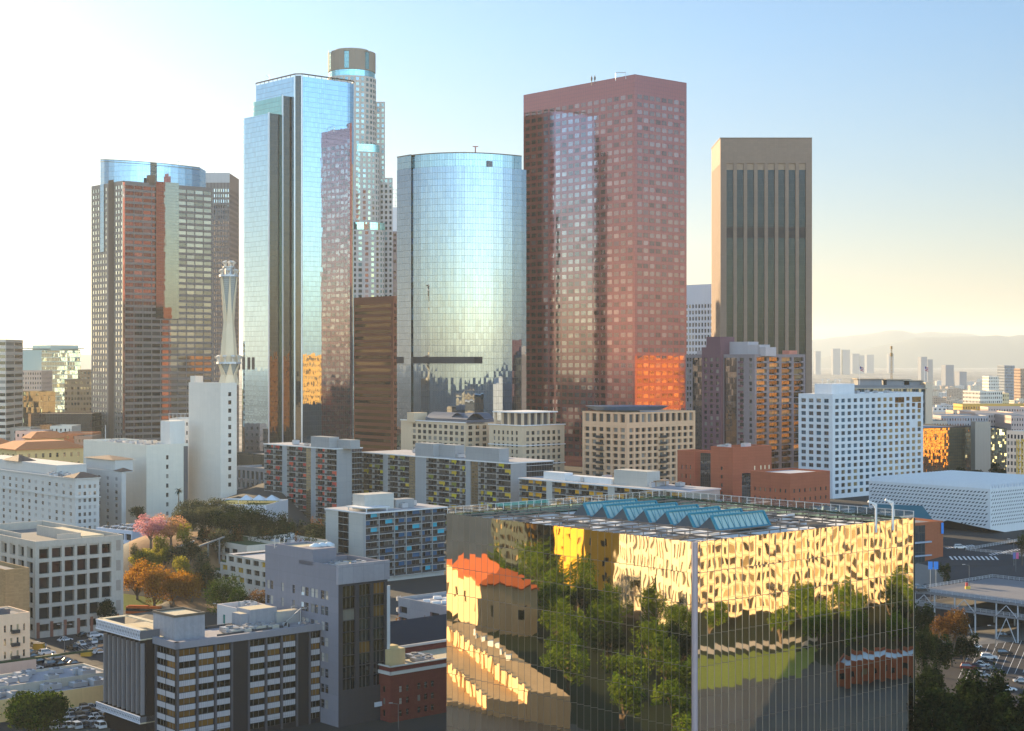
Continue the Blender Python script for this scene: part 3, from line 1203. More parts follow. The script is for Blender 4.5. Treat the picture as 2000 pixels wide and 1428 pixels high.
# rust red banded tower between the two blue ones
simple_tower('office_tower', 'rust red tower with dark window bands between the two blue glass towers', 'skyscraper', 768, 1130, 688, 785.5, 578,
             [wallmat('rust_brick', (.32, .11, .06), .12, .75), M_roofd],
             (1, .93, 4.6, 2.3, .3, winmat('gold_reflection_glass', (.02, .012, .008), (.2, .1, .03), .3, .07, (1, .7, .45), .02), 0, 1.2, 5.5),  # orange tint stands in for the golden reflection in the bands
             (4, .8, 4.6, 2.5, .3, winmat('gold_reflection_glass'), 0, .8, 5.5))

# ------------------------------------------------------------------ the gold glass courthouse in front
def glass_cube():
    cs = corners(1357, 280, 872, 1787)
    N, L, R_, Fr = cs
    B = Bld('glass_courthouse', 'big gold mirror glass cube with pleated glass walls in the foreground', 'courthouse', N, terrain(N.x, N.y) - 2)
    zb = B.z
    zt = Zp(1060, 280)
    g = curtain('gold_mirror_glass', (1.0, .93, .76), 50, 50, base=(.02, .018, .012), refl=.9, jit=0, wob=0, mw=0, mh=0)
    MATS.pop('gold_mirror_glass')
    RH = 5.55      # storey height of the panes

    # glass with its own wobble in each pane; every pane is a loose face so it gets its own tilt
    k = NG('gold_pane_glass')
    tc = k.n('ShaderNodeTexCoord')
    ge = k.n('ShaderNodeNewGeometry')
    r = ge.outputs['Random Per Island']
    wn = k.n('ShaderNodeTexWhiteNoise', {'W': r}, noise_dimensions='1D')
    tilt = k.vm('SCALE', k.vm('SUBTRACT', wn.outputs['Color'], (.5, .5, .5)), scale=.0045)
    mp = k.n('ShaderNodeMapping', {'Vector': tc.outputs['Object'], 'Scale': (.9, .9, .34)})
    off = k.vm('ADD', mp.outputs[0], k.vm('SCALE', wn.outputs['Color'], scale=20.0))
    nz = k.noise(off, .5, 1, .4)
    w = k.vm('SCALE', k.vm('SUBTRACT', nz.outputs['Color'], (.5, .5, .5)), scale=.011)
    # bow of each pane: sides lean out, middle lies flat
    sp = k.n('ShaderNodeSeparateXYZ', {0: tc.outputs['UV']})
    nrm = k.vm('NORMALIZE', k.vm('ADD', k.vm('ADD', ge.outputs['Normal'], tilt), w))
    tv = k.m('ADD', .86, k.m('MULTIPLY', wn.outputs['Value'], .14))
    gl = k.n('ShaderNodeBsdfGlossy', {'Color': k.vm('SCALE', k.mix(0.0, (1, .93, .77), (1, 1, 1)), scale=tv), 'Roughness': .015, 'Normal': nrm})
    df = k.n('ShaderNodeBsdfDiffuse', {'Color': (.02, .018, .012)})
    ms = k.n('ShaderNodeMixShader', {0: .9, 1: df.outputs[0], 2: gl.outputs[0]})
    fx, fz = sp.outputs[0], sp.outputs[1]
    fr = k.n('ShaderNodeBsdfPrincipled', {'Base Color': (.16, .14, .11), 'Roughness': .35, 'Metallic': .4})
    edge = k.m('MAXIMUM', k.m('LESS_THAN', fz, .1), k.m('LESS_THAN', fx, .06))
    m2 = k.n('ShaderNodeMixShader', {0: edge, 1: ms.outputs[0], 2: fr.outputs[0]})
    glass = k.done(m2.outputs[0])
    ret = curtain('green_return_glass', (.55, .75, .6), 1.2, RH, base=(.05, .08, .06), refl=.6, jit=.03, wob=.05)
    fin = plain('bronze_fin', (.38, .32, .25), .35, .5)

    def pleats(p, q, nmod, delta, name):
        L_ = (q - p).length
        d = (q - p) / L_
        n = Vector((d.y, -d.x))
        w_ = L_ / nmod
        dep = w_ * math.sin(abs(delta)) * math.cos(delta)
        c_, s_ = math.cos(delta), math.sin(delta)
        # outward swing when delta > 0
        dd = d * c_ + n * s_
        b, rr, f = MB(), MB(), MB()
        rows = int((zt - zb) / RH) + 1
        for i in range(nmod):
            a = p + d * w_ * i - (n * dep if delta > 0 else Vector((0, 0)))
            e = a + dd * (w_ * c_)
            pl = (e - a).length
            for j in range(rows):
                z1 = zt - RH * j
                z0 = max(zb, z1 - RH)
                b.face([(a.x, a.y, z0), (e.x, e.y, z0), (e.x, e.y, z1), (a.x, a.y, z1)], [(0, 0), (pl, 0), (pl, z1 - z0), (0, z1 - z0)])
            o = p + d * w_ * (i + 1) - (n * dep if delta > 0 else Vector((0, 0)))
            cwface(rr, e, o, zb, zt)
            f.cbox(e.x, e.y, zb, .09, .12, zt - zb + .05, math.atan2(dd.y, dd.x))
        for m_, nm_, mt_ in ((b, name, glass), (rr, 'pleat_return', ret), (f, 'pleat_fin', fin)):
            o = m_.build(nm_, [mt_], B.root)
    pleats(L, N, 37, math.radians(-37), 'pleated_glass_wall')
    pleats(N, R_, 35, math.radians(31), 'pleated_glass_wall')
    post = MB()
    post.tube((N.x, N.y, zb), (N.x, N.y, zt + .1), .55, n=16)
    B.part('corner_post', post, [plain('mauve_post', (.36, .3, .32), .45, .2)], True)
    # back walls
    bw = MB()
    for p, q in ((R_, Fr), (Fr, L)):
        cwface(bw, p, q, zb, zt)
    B.part('back_wall', bw, [ret])
    # edge columns of plain glass panes at the outer corners
    # roof
    zr = zt - 1.7
    rf = MB()
    ins = [N + (U + V) * 1.7, R_ + (U - V) * 1.7, Fr - (U + V) * .6, L + (V - U) * 1.7]
    rf.face([(p.x, p.y, zr) for p in ins])
    B.part('roof', rf, [wallmat('white_roof_deck', (.72, .7, .66), .2)])
    # plant wells: flat dark sheets stand in for their shade
    W = lambda a, b: N + U * a + V * b
    la, lb = (L - N).length, (R_ - N).length
    wl = MB()
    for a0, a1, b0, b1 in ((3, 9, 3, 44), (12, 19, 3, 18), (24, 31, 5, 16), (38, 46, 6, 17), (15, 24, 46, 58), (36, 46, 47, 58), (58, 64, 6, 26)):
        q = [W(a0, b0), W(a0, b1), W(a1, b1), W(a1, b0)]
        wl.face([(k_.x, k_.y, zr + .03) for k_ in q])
    B.part('plant_well', wl, [plain('plant_well_shade', (.035, .033, .032), .9)])
    r = random.Random(3)
    # steel trellis: long beams along V, fewer across
    tr = MB()
    for i in range(15):
        a = 2.2 + i * (la - 4.4) / 14
        segs = [(2, lb - 2)] if not 15 < a < 58 else [(2, 21.5), (42, lb - 2)]
        for b0, b1 in segs:
            p, q = W(a, b0), W(a, b1)
            tr.beam((p.x, p.y, zr + 1.35), (q.x, q.y, zr + 1.35), .22, .22)
            m = int((b1 - b0) / 9) + 1
            for s in range(m + 1):
                t = p + (q - p) * s / m
                tr.beam((t.x, t.y, zr), (t.x, t.y, zr + 1.2), .2, .2)
    for b0 in (2, 12, 21.5, 42, 52, lb - 2):
        p, q = W(2.2, b0), W(la - 2.2, b0)
        tr.beam((p.x, p.y, zr + 1.1), (q.x, q.y, zr + 1.1), .25, .3)
    B.part('roof_trellis', tr, [plain('bronze_trellis', (.16, .13, .11), .5, .3)])
    ducts = MB()
    for i in range(70):
        a, b0 = r.uniform(3, la - 4), r.choice([r.uniform(3, 18), r.uniform(45, lb - 4)])
        p = W(a, b0)
        ducts.cbox(p.x, p.y, zr + .05, r.uniform(.8, 5), r.uniform(.6, 1.6), r.uniform(.4, 1.1), math.atan2(V.y, V.x) + r.choice([0, math.pi / 2]), r.choice([0, 0, 1, 2, 3]))
    for i in range(26):
        a, b0 = r.uniform(3, la - 4), r.uniform(3, 18)
        p, q = W(a, b0), W(a + r.uniform(-1, 1), b0 + r.uniform(4, 12))
        ducts.tube((p.x, p.y, zr + .7), (q.x, q.y, zr + .7), .16, n=6, m=r.choice([0, 1]))
    k_ = ducts.build('roof_plant', [M_steel, M_white, plain('tan_crate', (.35, .24, .14)), plain('dark_plant', (.08, .08, .09))], B.root)
    k_['kind'] = 'stuff'
    # white walkway and saw-tooth skylights
    wk = MB()
    for a0, a1, b0, b1 in ((13, 58, 22.4, 25), (13, 58, 39.6, 41.4)):
        q = [W(a0, b0), W(a0, b1), W(a1, b1), W(a1, b0)]
        wk.prism([(k_.x, k_.y) for k_ in q], zr + .02, zr + .5)
    B.part('roof_kerb', wk, [M_white])
    blue = plain('teal_painted_steel', (.03, .2, .28), .45, .1)
    sg = NG('skylight_pale_glass')
    tc = sg.n('ShaderNodeTexCoord')
    sp = sg.n('ShaderNodeSeparateXYZ', {0: tc.outputs['UV']})
    df = sg.n('ShaderNodeBsdfDiffuse', {'Color': (.5, .66, .55)})
    gl = sg.n('ShaderNodeBsdfGlossy', {'Color': (.9, 1, .95), 'Roughness': .12})
    sg_m = sg.done(sg.n('ShaderNodeMixShader', {0: .5, 1: df.outputs[0], 2: gl.outputs[0]}).outputs[0])
    Bv0, Bv1 = 24.5, 40
    for i in range(7):
        a = 16.2 + i * 5.95
        fr_, gl_ = MB(), MB()
        hgt = 2.9
        f0, f1 = W(a, Bv0), W(a, Bv1)           # glazed foot nearest the camera corner
        t0, t1 = W(a + 1.9, Bv0), W(a + 1.9, Bv1)    # ridge
        k0, k1 = W(a + 5.6, Bv0), W(a + 5.6, Bv1)    # back foot
        zz = zr + .5
        fr_.face([(f0.x, f0.y, zz), (t0.x, t0.y, zz + hgt), (k0.x, k0.y, zz)][::-1], m=1)
        fr_.face([(f1.x, f1.y, zz), (t1.x, t1.y, zz + hgt), (k1.x, k1.y, zz)], m=1)
        fr_.face([(t0.x, t0.y, zz + hgt), (t1.x, t1.y, zz + hgt), (k1.x, k1.y, zz), (k0.x, k0.y, zz)])
        gl_.face([(f0.x, f0.y, zz), (f1.x, f1.y, zz), (t1.x, t1.y, zz + hgt), (t0.x, t0.y, zz + hgt)], [(0, 0), (15.5, 0), (15.5, 3.8), (0, 3.8)])
        nn = Vector((-U.x, -U.y, .5)).normalized() * .12
        fr_.beam(Vector((f0.x, f0.y, zz + .2)) + nn, Vector((f1.x, f1.y, zz + .2)) + nn, .5, .5)
        fr_.beam(Vector((t0.x, t0.y, zz + hgt)) + nn, Vector((t1.x, t1.y, zz + hgt)) + nn, .35, .35)
        fr_.beam(Vector((f0.x, f0.y, zz)) + nn, Vector((t0.x, t0.y, zz + hgt)) + nn, .45, .45)
        fr_.beam(Vector((f1.x, f1.y, zz)) + nn, Vector((t1.x, t1.y, zz + hgt)) + nn, .45, .45)
        bars = MB()
        for s in range(1, 9):
            t = s / 9
            p = Vector((f0.x, f0.y, zz)) * (1 - t) + Vector((f1.x, f1.y, zz)) * t
            q = Vector((t0.x, t0.y, zz + hgt)) * (1 - t) + Vector((t1.x, t1.y, zz + hgt)) * t
            bars.beam(p + nn, q + nn, .09, .09)
            q2 = q + (Vector((t1.x - t0.x, t1.y - t0.y, 0)) / 9) * .6
            bars.beam(p + nn * .6, q2 + nn * .6, .05, .05)
        o = fr_.build('skylight', [blue, plain('dark_gable_glass', (.05, .07, .09), .3)], B.root)
        for m_, nm_, mt_ in ((gl_, 'skylight_pane', sg_m), (bars, 'glazing_bars', blue)):
            c = m_.build(nm_, [mt_], B.root)
            c.parent = o
    # glass balustrade on the far sides
    gr = NG('balustrade_glass')
    tr_ = gr.n('ShaderNodeBsdfTransparent', {'Color': (.8, .86, .84)})
    g2 = gr.n('ShaderNodeBsdfGlossy', {'Color': (.9, .95, 1), 'Roughness': .05})
    bm = gr.done(gr.n('ShaderNodeMixShader', {0: .35, 1: tr_.outputs[0], 2: g2.outputs[0]}).outputs[0])
    bl, bp = MB(), MB()
    for p, q in ((L + V * .3, Fr - U * .3), (Fr - V * .3, R_ + U * .3)):
        cwface(bl, q, p, zt - .1, zt + 1.3)
        m = 30
        for i in range(m + 1):
            k_ = p + (q - p) * i / m
            bp.cbox(k_.x, k_.y, zt - .1, .12, .12, 1.5)
        bp.beam((p.x, p.y, zt + 1.35), (q.x, q.y, zt + 1.35), .12, .1)
    B.part('balustrade_pane', bl, [bm])
    B.part('balustrade_rail', bp, [M_steel])
    # two davit arms at the right-hand edge
    for px, Y in ((1711, 312), (1744, 316)):
        p = P2(px, Y)
        dv = MB()
        dv.tube((p.x, p.y, zr), (p.x, p.y, zr + 5.6), .22)
        dv.beam((p.x, p.y, zr + 5.5), (p.x - 1.6, p.y - .3, zr + 6.1), .4, .4)
        dv.beam((p.x, p.y, zr + 4.6), (p.x - .8, p.y - .2, zr + 5.7), .2, .2)
        B.part('davit', dv, [M_white])


glass_cube()


# ------------------------------------------------------------------ what the cube mirrors: the town beside and behind the viewpoint
def mirror_town():
    cream = wallmat('cream_render', (.52, .40, .26), .12, .85, (3, 3.6), .85)
    warm = wallmat('warm_white_render', (.56, .47, .34), .1)
    tan = wallmat('tan_render', (.56, .40, .24), .1)
    ochre = wallmat('ochre_render', (.6, .33, .04), .1)
    pane = winmat('mirrored_window_glass', (.035, .028, .02), (.3, .22, .12), .35, .12)
    red = wallmat('orange_tile_roof', (.45, .11, .03), .2)

    def blk(name, label, front, w, dep, h, mats, nx, nz, ratio=.6, hr=.55, rec=.6, bands=0, zb=None):
        """building whose front faces +U, towards the low sun; front = middle of that face"""
        c = Vector(front)
        q = [c - V * w / 2 - U * dep, c + V * w / 2 - U * dep, c + V * w / 2, c - V * w / 2]
        zb = terrain(c.x, c.y) - 1 if zb is None else zb
        B = Bld(name, label, 'building', q[0], zb)
        zt = zb + h
        rows = []
        if nx:
            fh = (h - 3) / nz
            rows = [(zb + 1.5 + fh * (i + .5 - hr / 2), zb + 1.5 + fh * (i + .5 + hr / 2)) for i in range(nz)]
        for i in range(4):
            p, r_ = q[i], q[(i + 1) % 4]
            n_ = (nx if i % 2 == 0 else max(1, int(nx * dep / w))) if nx else 0
            B.facade(p, r_, zb, zt, even((r_ - p).length, n_, ratio) if n_ else [], rows, rec, pane)
        B.roof(q, zt, 1)
        if bands:
            for k in range(nz + 1):
                z = zb + 1.2 + (h - 3) / nz * k
                m = MB()
                a = q[3] - V * .5 + U * 1.3
                m.box((a.x, a.y, z), (V.x * (w + 1), V.y * (w + 1), 0), (-U.x * 1.4, -U.y * 1.4, 0), (0, 0, bands), bottom=True)
                B.part('floor_band', m, [mats[0]])
        B.done(mats, 100)
        return B, zt, q
    # seen in the right-hand wall
    blk('cream_office', 'long sunlit cream office mirrored in the right wall of the gold cube', (190, 75), 110, 30, 50, [cream, M_roof], 46, 10, .62, .6, .7, 1.0)
    blk('stone_courts', 'blank sunlit tan building mirrored near the right edge of the gold cube', (292, 66), 42, 30, 60, [wallmat('tan_stone_panels', (.6, .44, .26), .1, .8, (2.2, 6), .85), M_roof], 0, 0)
    # seen in the left-hand wall
    blk('cream_office', 'sunlit cream building with upright windows mirrored beside the corner post of the cube', (-45, 60), 84, 24, 46, [warm, M_roof], 34, 6, .36, .72)
    blk('ochre_building', 'ochre yellow building mirrored high in the left wall of the gold cube', (-108, 4), 26, 22, 50, [ochre, M_roof], 4, 7, .3, .4)
    blk('dark_tower', 'dark grey building mirrored at the top left of the gold cube', (-148, -20), 44, 30, 60, [wallmat('charcoal_render', (.05, .06, .055)), M_roof], 9, 13, .6, .5)
    B, zt, q = blk('tan_hall', 'tan hall with an orange tiled roof mirrored at the left edge of the cube', (-100, 142), 38, 26, 17, [tan, M_roof], 4, 1, .2, .25)
    m = MB()
    q = [p + (p - (q[0] + q[2]) / 2).normalized() * 1.2 for p in q]
    m.prism([(p.x, p.y) for p in q], zt - .4, zt + .1)
    r0, r1 = (q[0] + q[3]) / 2 + V * 8, (q[1] + q[2]) / 2 - V * 8
    Q = [(p.x, p.y, zt + .1) for p in q]
    R0, R1 = (r0.x, r0.y, zt + 5), (r1.x, r1.y, zt + 5)
    m.face([Q[0], Q[1], R1, R0])
    m.face([Q[1], Q[2], R1])
    m.face([Q[2], Q[3], R0, R1])
    m.face([Q[3], Q[0], R0])
    B.part('tile_roof', m, [red])
    B = Bld('parking_deck', 'stepped brown parking deck mirrored low in the left wall of the gold cube', 'parking deck', (-60, 200), 10)
    br = wallmat('brown_deck', (.42, .28, .14), .3)
    for i, (off, top) in enumerate(((0, 19.5), (15, 16), (29, 13))):
        c = Vector((-72, 206)) + U * off
        q = [c - V * 18 - U * 14.9, c + V * 62 - U * 14.9, c + V * 62, c - V * 18]
        B.w.prism([(p.x, p.y) for p in q], 10, top, 0, 1)
        m = MB()
        for k in range(18):
            p = c - V * 18 + V * 4.5 * k + U * .1
            m.box((p.x, p.y, 10), (V.x * 1.6, V.y * 1.6, 0), (U.x * .4, U.y * .4, 0), (0, 0, top - 9.2))
        B.part('deck_column', m, [tan])
    for k in range(5):
        m = MB()
        p = Vector((-70, 204)) + V * (7 * k) - U * 6
        m.cbox(p.x, p.y, 19.5, 1.8, 1.3, 1.3)
        B.part('air_unit', m, [M_steel])
    B.done([tan, br])
    lawn = MB()
    c = Vector((116, 138))
    q = [c + V * 34 - U * 20, c + V * 34 + U * 22, c - V * 26 + U * 22, c - V * 26 - U * 20]
    lawn.face([(p.x, p.y, terrain(p.x, p.y) + .06) for p in q])
    k = lawn.build('lawn', [plain('lawn_grass', (.14, .17, .015), .9, 0, .2, .3)])
    k['kind'] = 'structure'
    for off in (0, ):
        path = MB()
        c = Vector((130, 108))
        q = [c + V * 40 - U * 4, c + V * 40 + U * 4, c - V * 50 + U * 4, c - V * 50 - U * 4]
        path.face([(p.x, p.y, terrain(p.x, p.y) + .07) for p in q])
        k = path.build('path', [wallmat('pale_paving', (.45, .38, .3), .15)])
        k['kind'] = 'structure'
    bed = MB()
    for q in (((-150, -20), (-10, 110), (60, 190), (40, 262), (-150, 150)), ((100, 60), (160, 20), (330, 120), (250, 205), (150, 190))):
        bed.face([(x, y, terrain(x, y) + .035) for x, y in q])
    k = bed.build('planting_bed', [plain('dark_planting', (.016, .022, .008), .95, 0, .1, .4)])
    k['kind'] = 'structure'
    B, zt, q = blk('brick_house', 'low brick building with pale blue roof mirrored at the lower right of the cube', (140, 214), 34, 14, 7, [wallmat('orange_brick_hall2', (.3, .09, .045), .12), wallmat('pale_blue_roof', (.4, .5, .62), .15)], 8, 1, .4, .4)
    blk('ochre_building', 'ochre block out of view, added for orange reflections in the towers', (400, 895), 70, 30, 92, [wallmat('orange_ochre_render', (.62, .28, .07), .1), M_roof], 16, 14, .5, .5, zb=12)  # added out of view so the towers mirror orange
    blk('ochre_building', 'second ochre block further right out of view, added for an orange reflection in the plum granite tower', (610, 985), 90, 30, 90, [wallmat('orange_ochre_render'), M_roof], 18, 14, .5, .5, zb=12)  # added further right so the granite tower mirrors orange
    road = MB()
    c = Vector((110, 215))
    q = [c + V * 160 - U * 8, c + V * 160 + U * 8, c - V * 60 + U * 8, c - V * 60 - U * 8]
    road.face([(p.x, p.y, terrain(p.x, p.y) + .08) for p in q])
    k = road.build('road', [wallmat('asphalt', (.05, .05, .055), .2)])
    k['kind'] = 'structure'


mirror_town()

# ------------------------------------------------------------------ apartment slabs with balconies
M_slab = plain('pale_slab_edge', (.36, .35, .34), .8)
M_balc = winmat('balcony_glass', (.01, .01, .012), (.08, .07, .06), .25, .06)
M_rail = plain('dark_balcony_rail', (.03, .028, .03), .6)
M_grey = wallmat('grey_panel_wall', (.28, .285, .29), .1, .85, (6, 2.9), .8)
M_pale = wallmat('pale_panel_wall', (.44, .42, .38), .1, .85, (9, 2.9), .82)


def balcony_mesh(w, dep):
    b = MB()
    zig = .45
    b.prism([(-w / 2, 0), (-w / 2, -dep), (0, -dep), (w * .06, -dep + zig), (w / 2, -dep + zig), (w / 2, 0)], -.12, .12, 0)
    b.face([(-w / 2, 0, -.12), (w / 2, 0, -.12), (w / 2, -dep + zig, -.12), (w * .06, -dep + zig, -.12), (0, -dep, -.12), (-w / 2, -dep, -.12)], m=0)
    b.box((-w / 2 + .1, -dep + .04, .12), (w / 2 - .1, 0, 0), (0, .05, 0), (0, 0, .95), 1)
    b.box((w * .06, -dep + zig + .04, .12), (w * .44, 0, 0), (0, .05, 0), (0, 0, .95), 1)
    b.box((-w / 2, -dep, .12), (.14, 0, 0), (0, dep, 0), (0, 0, 2.6), 0)
    return b


def apartment(name, label, pxn, Y, pxl, pxr, py, side, segs, fh, panel, z_base, dep=1.5, wall_l=None, wall_r=None, seed=0, pan_p=.5, mats=None):
    """slab block; side = which seen face carries the balconies; segs = (kind, column, column)"""
    cs = corners(pxn, Y, pxl, pxr)
    N, L, R_, Fr = cs
    B = Bld(name, label, 'apartment block', N, z_base)
    zt = Zp(py, Y)
    r = random.Random(seed)
    d, n = (V, -U) if side == 'right' else (-U, -V)
    P0 = N if side == 'right' else L
    Lf = ((R_ - N) if side == 'right' else (L - N)).length
    if side == 'right':
        body = [N + U * dep, R_ + U * dep, Fr, L]
    else:
        body = [N + V * dep, R_, Fr, L + V * dep]
    B.w.prism([(p.x, p.y) for p in body], z_base, zt - .3, 0, 1)
    nf = int((zt - z_base) / fh)
    pin = panel

    def at(px):
        return (P0 + d * along(P0, d, px) - P0).dot(d)
    bal = []
    for kind, pa, pb in segs:
        x0, x1 = at(pa), at(pb)
        w = x1 - x0
        a = P0 + d * x0
        if kind == 'w':
            m = MB()
            m.box((a.x, a.y, z_base), (d.x * w, d.y * w, 0), (-n.x * dep, -n.y * dep, 0), (0, 0, zt - z_base - .3))
            B.part('pier', m, [wall_l or M_grey])
            continue
        if kind == 's':       # glazed stair
            m = MB()
            s0 = a - n * (dep - .9)
            cwface(m, s0, s0 + d * w, z_base, zt - .4)
            B.part('glazed_stair', m, [curtain('amber_stair_glass', (.9, .7, .45), w / 2.0, fh / 2, base=(.2, .13, .07), refl=.4, jit=.03, wob=.03, mw=.16, mh=.2)])
            continue
        for j in range(nf):
            z = zt - fh * (j + 1)
            c = a + d * w / 2 - n * dep
            bal.append((c, w, z))
            q = a - n * (dep - .04)
            wp = w * .36
            flip = (j + int(pa)) % 2
            gx = q + d * (w * .27 if not flip else w * .73)
            B.win.append((Vector((gx.x, gx.y, z + .15)), d, n, w * .5, fh - .5, M_balc, 1))
            gx = q + d * (w * .76 if not flip else w * .24)
            mt = r.choice(pin) if r.random() < pan_p else M_balc
            B.win.append((Vector((gx.x, gx.y, z + .15)), d, n, w * .46, fh - .5, mt, 0))
    cache = {}
    rest = MB()
    for i, (c, w, z) in enumerate(sorted(bal, key=lambda e: -e[2])):
        rot = math.atan2(d.y, d.x)
        if i < 100:
            k = round(w, 2)
            if k not in cache:
                o = balcony_mesh(w, dep).build('balcony', [M_slab, M_rail])
                cache[k] = o.data
                bpy.data.objects.remove(o)
            o = bpy.data.objects.new('balcony', cache[k])
            link(o)
            o.parent = B.root
            o.location = (c.x - N.x, c.y - N.y, z - z_base)
            o.rotation_euler = (0, 0, rot)
        else:
            q = balcony_mesh(w, dep)
            cc, sn = math.cos(rot), math.sin(rot)
            k0 = len(rest.v)
            rest.v += [(c.x + cc * p[0] - sn * p[1], c.y + sn * p[0] + cc * p[1], z + p[2]) for p in q.v]
            rest.f += [[k0 + t for t in f] for f in q.f]
            rest.uv += q.uv
            rest.m += q.m
    o = rest.build('balconies', [M_slab, M_rail], B.root)
    if o:
        o['kind'] = 'stuff'
    # roof slab with a white edge
    e = .35
    rs = MB()
    ro = [N - (U + V) * e, R_ + (V - U) * e, Fr + (U + V) * e, L + (U - V) * e]
    rs.prism([(p.x, p.y) for p in ro], zt - .3, zt + .25, 0, 1)
    rs.face([(p.x, p.y, zt - .3) for p in ro][::-1])
    B.part('roof_slab', rs, [M_white, M_roof])
    B.cs, B.zt, B.n, B.d = cs, zt, n, d
    return B


def penthouse(B, pa, pb, plane_pt, d, depth_v, zt, pyt, mat=None, off=0.0, name='lift_tower', z0=None):
    """box on a roof seen between two columns, its front on the line plane_pt + t d"""
    a, b = plane_pt + d * along(plane_pt, d, pa), plane_pt + d * along(plane_pt, d, pb)
    back = Vector((-d.y, d.x))
    a, b = a + back * off, b + back * off
    m = MB()
    z1 = Zp(pyt, a.y)
    m.box((a.x, a.y, zt if z0 is None else z0), (b.x - a.x, b.y - a.y, 0), (back.x * depth_v, back.y * depth_v, 0), (0, 0, z1 - (zt if z0 is None else z0)))
    return B.part(name, m, [mat or M_grey])


RED = [plain('coral_red_panel', (.62, .09, .05), .7), plain('red_panel', (.5, .05, .04), .7)]
YEL = [plain('lemon_panel', (.68, .56, .02), .7), plain('olive_panel', (.2, .22, .03), .7), plain('lemon_panel')if False else plain('mustard_panel', (.6, .42, .03), .7)]
ORA = [plain('orange_yellow_panel', (.75, .36, .01), .7)]
TEA = [plain('turquoise_panel', (.02, .38, .52), .7), plain('blue_panel', (.01, .09, .2), .7), plain('deep_blue_panel', (.01, .05, .12), .7)]

# red one
B = apartment('apartment_slab', 'grey apartment slab with red door panels behind its balconies', 653, 800, 516, 707, 877, 'left',
              [('b', 516, 533.5), ('b', 533.5, 551), ('w', 551, 560), ('b', 560, 577.5), ('b', 577.5, 596), ('s', 596, 607), ('w', 607, 616), ('b', 616, 634), ('b', 634, 652.8)],
              2.75, RED, 16, seed=1, pan_p=.62)
penthouse(B, 607, 643, B.cs[1], -U, 6, B.zt, 852, off=0)
penthouse(B, 640, 668, B.cs[1], -U, 6, B.zt, 858, off=5, name='plant_room')
dk = MB()
a, b = B.cs[0] + V * along(B.cs[0], V, 687) - U * .1, B.cs[0] + V * along(B.cs[0], V, 706.5) - U * .1
cwface(dk, a, b, 16, B.zt - .4)
B.part('dark_glazing', dk, [curtain('dark_floor_glass', (.4, .42, .5), 1.6, 2.75, base=(.01, .01, .012), refl=.25, mull=(.5, .5, .48), mh=.22, mw=.05)])
B.units(B.cs, B.zt + .25, 6, 1)
B.done([M_grey, M_roof])
# yellow one
B = apartment('apartment_slab', 'long grey apartment slab with yellow and olive panels behind its balconies', 993, 740, 706, 1080, 905, 'left',
              [('b', 706, 727), ('b', 727, 748), ('w', 748, 757), ('b', 757, 777), ('b', 777, 797), ('s', 797, 811), ('w', 811, 832), ('b', 832, 853), ('b', 853, 877),
               ('b', 877, 898), ('b', 898, 909), ('w', 909, 918), ('s', 918, 934), ('b', 934, 946), ('b', 946, 969), ('b', 969, 992.8)],
              2.75, YEL, 16, seed=2, pan_p=.6)
penthouse(B, 811, 846, B.cs[1], -U, 7, B.zt, 865, M_grey)
penthouse(B, 846, 876, B.cs[1], -U, 6, B.zt, 868, off=4, name='plant_room')
penthouse(B, 909, 975, B.cs[1], -U, 6, B.zt, 872, M_grey)
dk = MB()
a, b = B.cs[0] + V * along(B.cs[0], V, 1028) - U * .1, B.cs[0] + V * along(B.cs[0], V, 1079.5) - U * .1
cwface(dk, a, b, 16, B.zt - .4)
B.part('dark_glazing', dk, [curtain('dark_floor_glass')if 'dark_floor_glass' not in MATS else MATS['dark_floor_glass']])
B.units(B.cs, B.zt + .25, 14, 2)
B.done([M_grey, M_roof])
# orange one
B = apartment('apartment_slab', 'low wide apartment slab with orange yellow panels, just behind the gold cube', 1328, 650, 1014, 1406, 961, 'left',
              [('b', 1014, 1041), ('b', 1041, 1067), ('w', 1067, 1078), ('b', 1078, 1105), ('b', 1105, 1131), ('b', 1131, 1160), ('b', 1160, 1187), ('w', 1187, 1200),
               ('b', 1200, 1229), ('b', 1229, 1257), ('b', 1257, 1286), ('b', 1286, 1327)],
              2.85, ORA, 26, seed=3, pan_p=.75, wall_l=M_pale)
penthouse(B, 1183, 1247, B.cs[1], -U, 8, B.zt, 917, M_pale, off=5)
penthouse(B, 1052, 1093, B.cs[1], -U, 5, B.zt, 921, M_white, off=3, name='plant_room')
penthouse(B, 1093, 1180, B.cs[1], -U, 5, B.zt, 928, M_white, off=4, name='plant_room')
cn = MB()
c = B.cs[0] + U * 22 + V * 9
cn.box((c.x, c.y, B.zt + 2.4), (U.x * 26, U.y * 26, 0), (V.x * 8, V.y * 8, 0), (0, 0, .4), bottom=True)
for a_, b_ in ((1, 1), (25, 1), (1, 7), (25, 7), (13, 1)):
    p = c + U * a_ + V * b_
    cn.cbox(p.x, p.y, B.zt, .4, .4, 2.4)
B.part('roof_canopy', cn, [plain('brown_canopy', (.3, .2, .13))])
B.units(B.cs, B.zt + .25, 12, 3)
B.done([M_pale, M_roof])
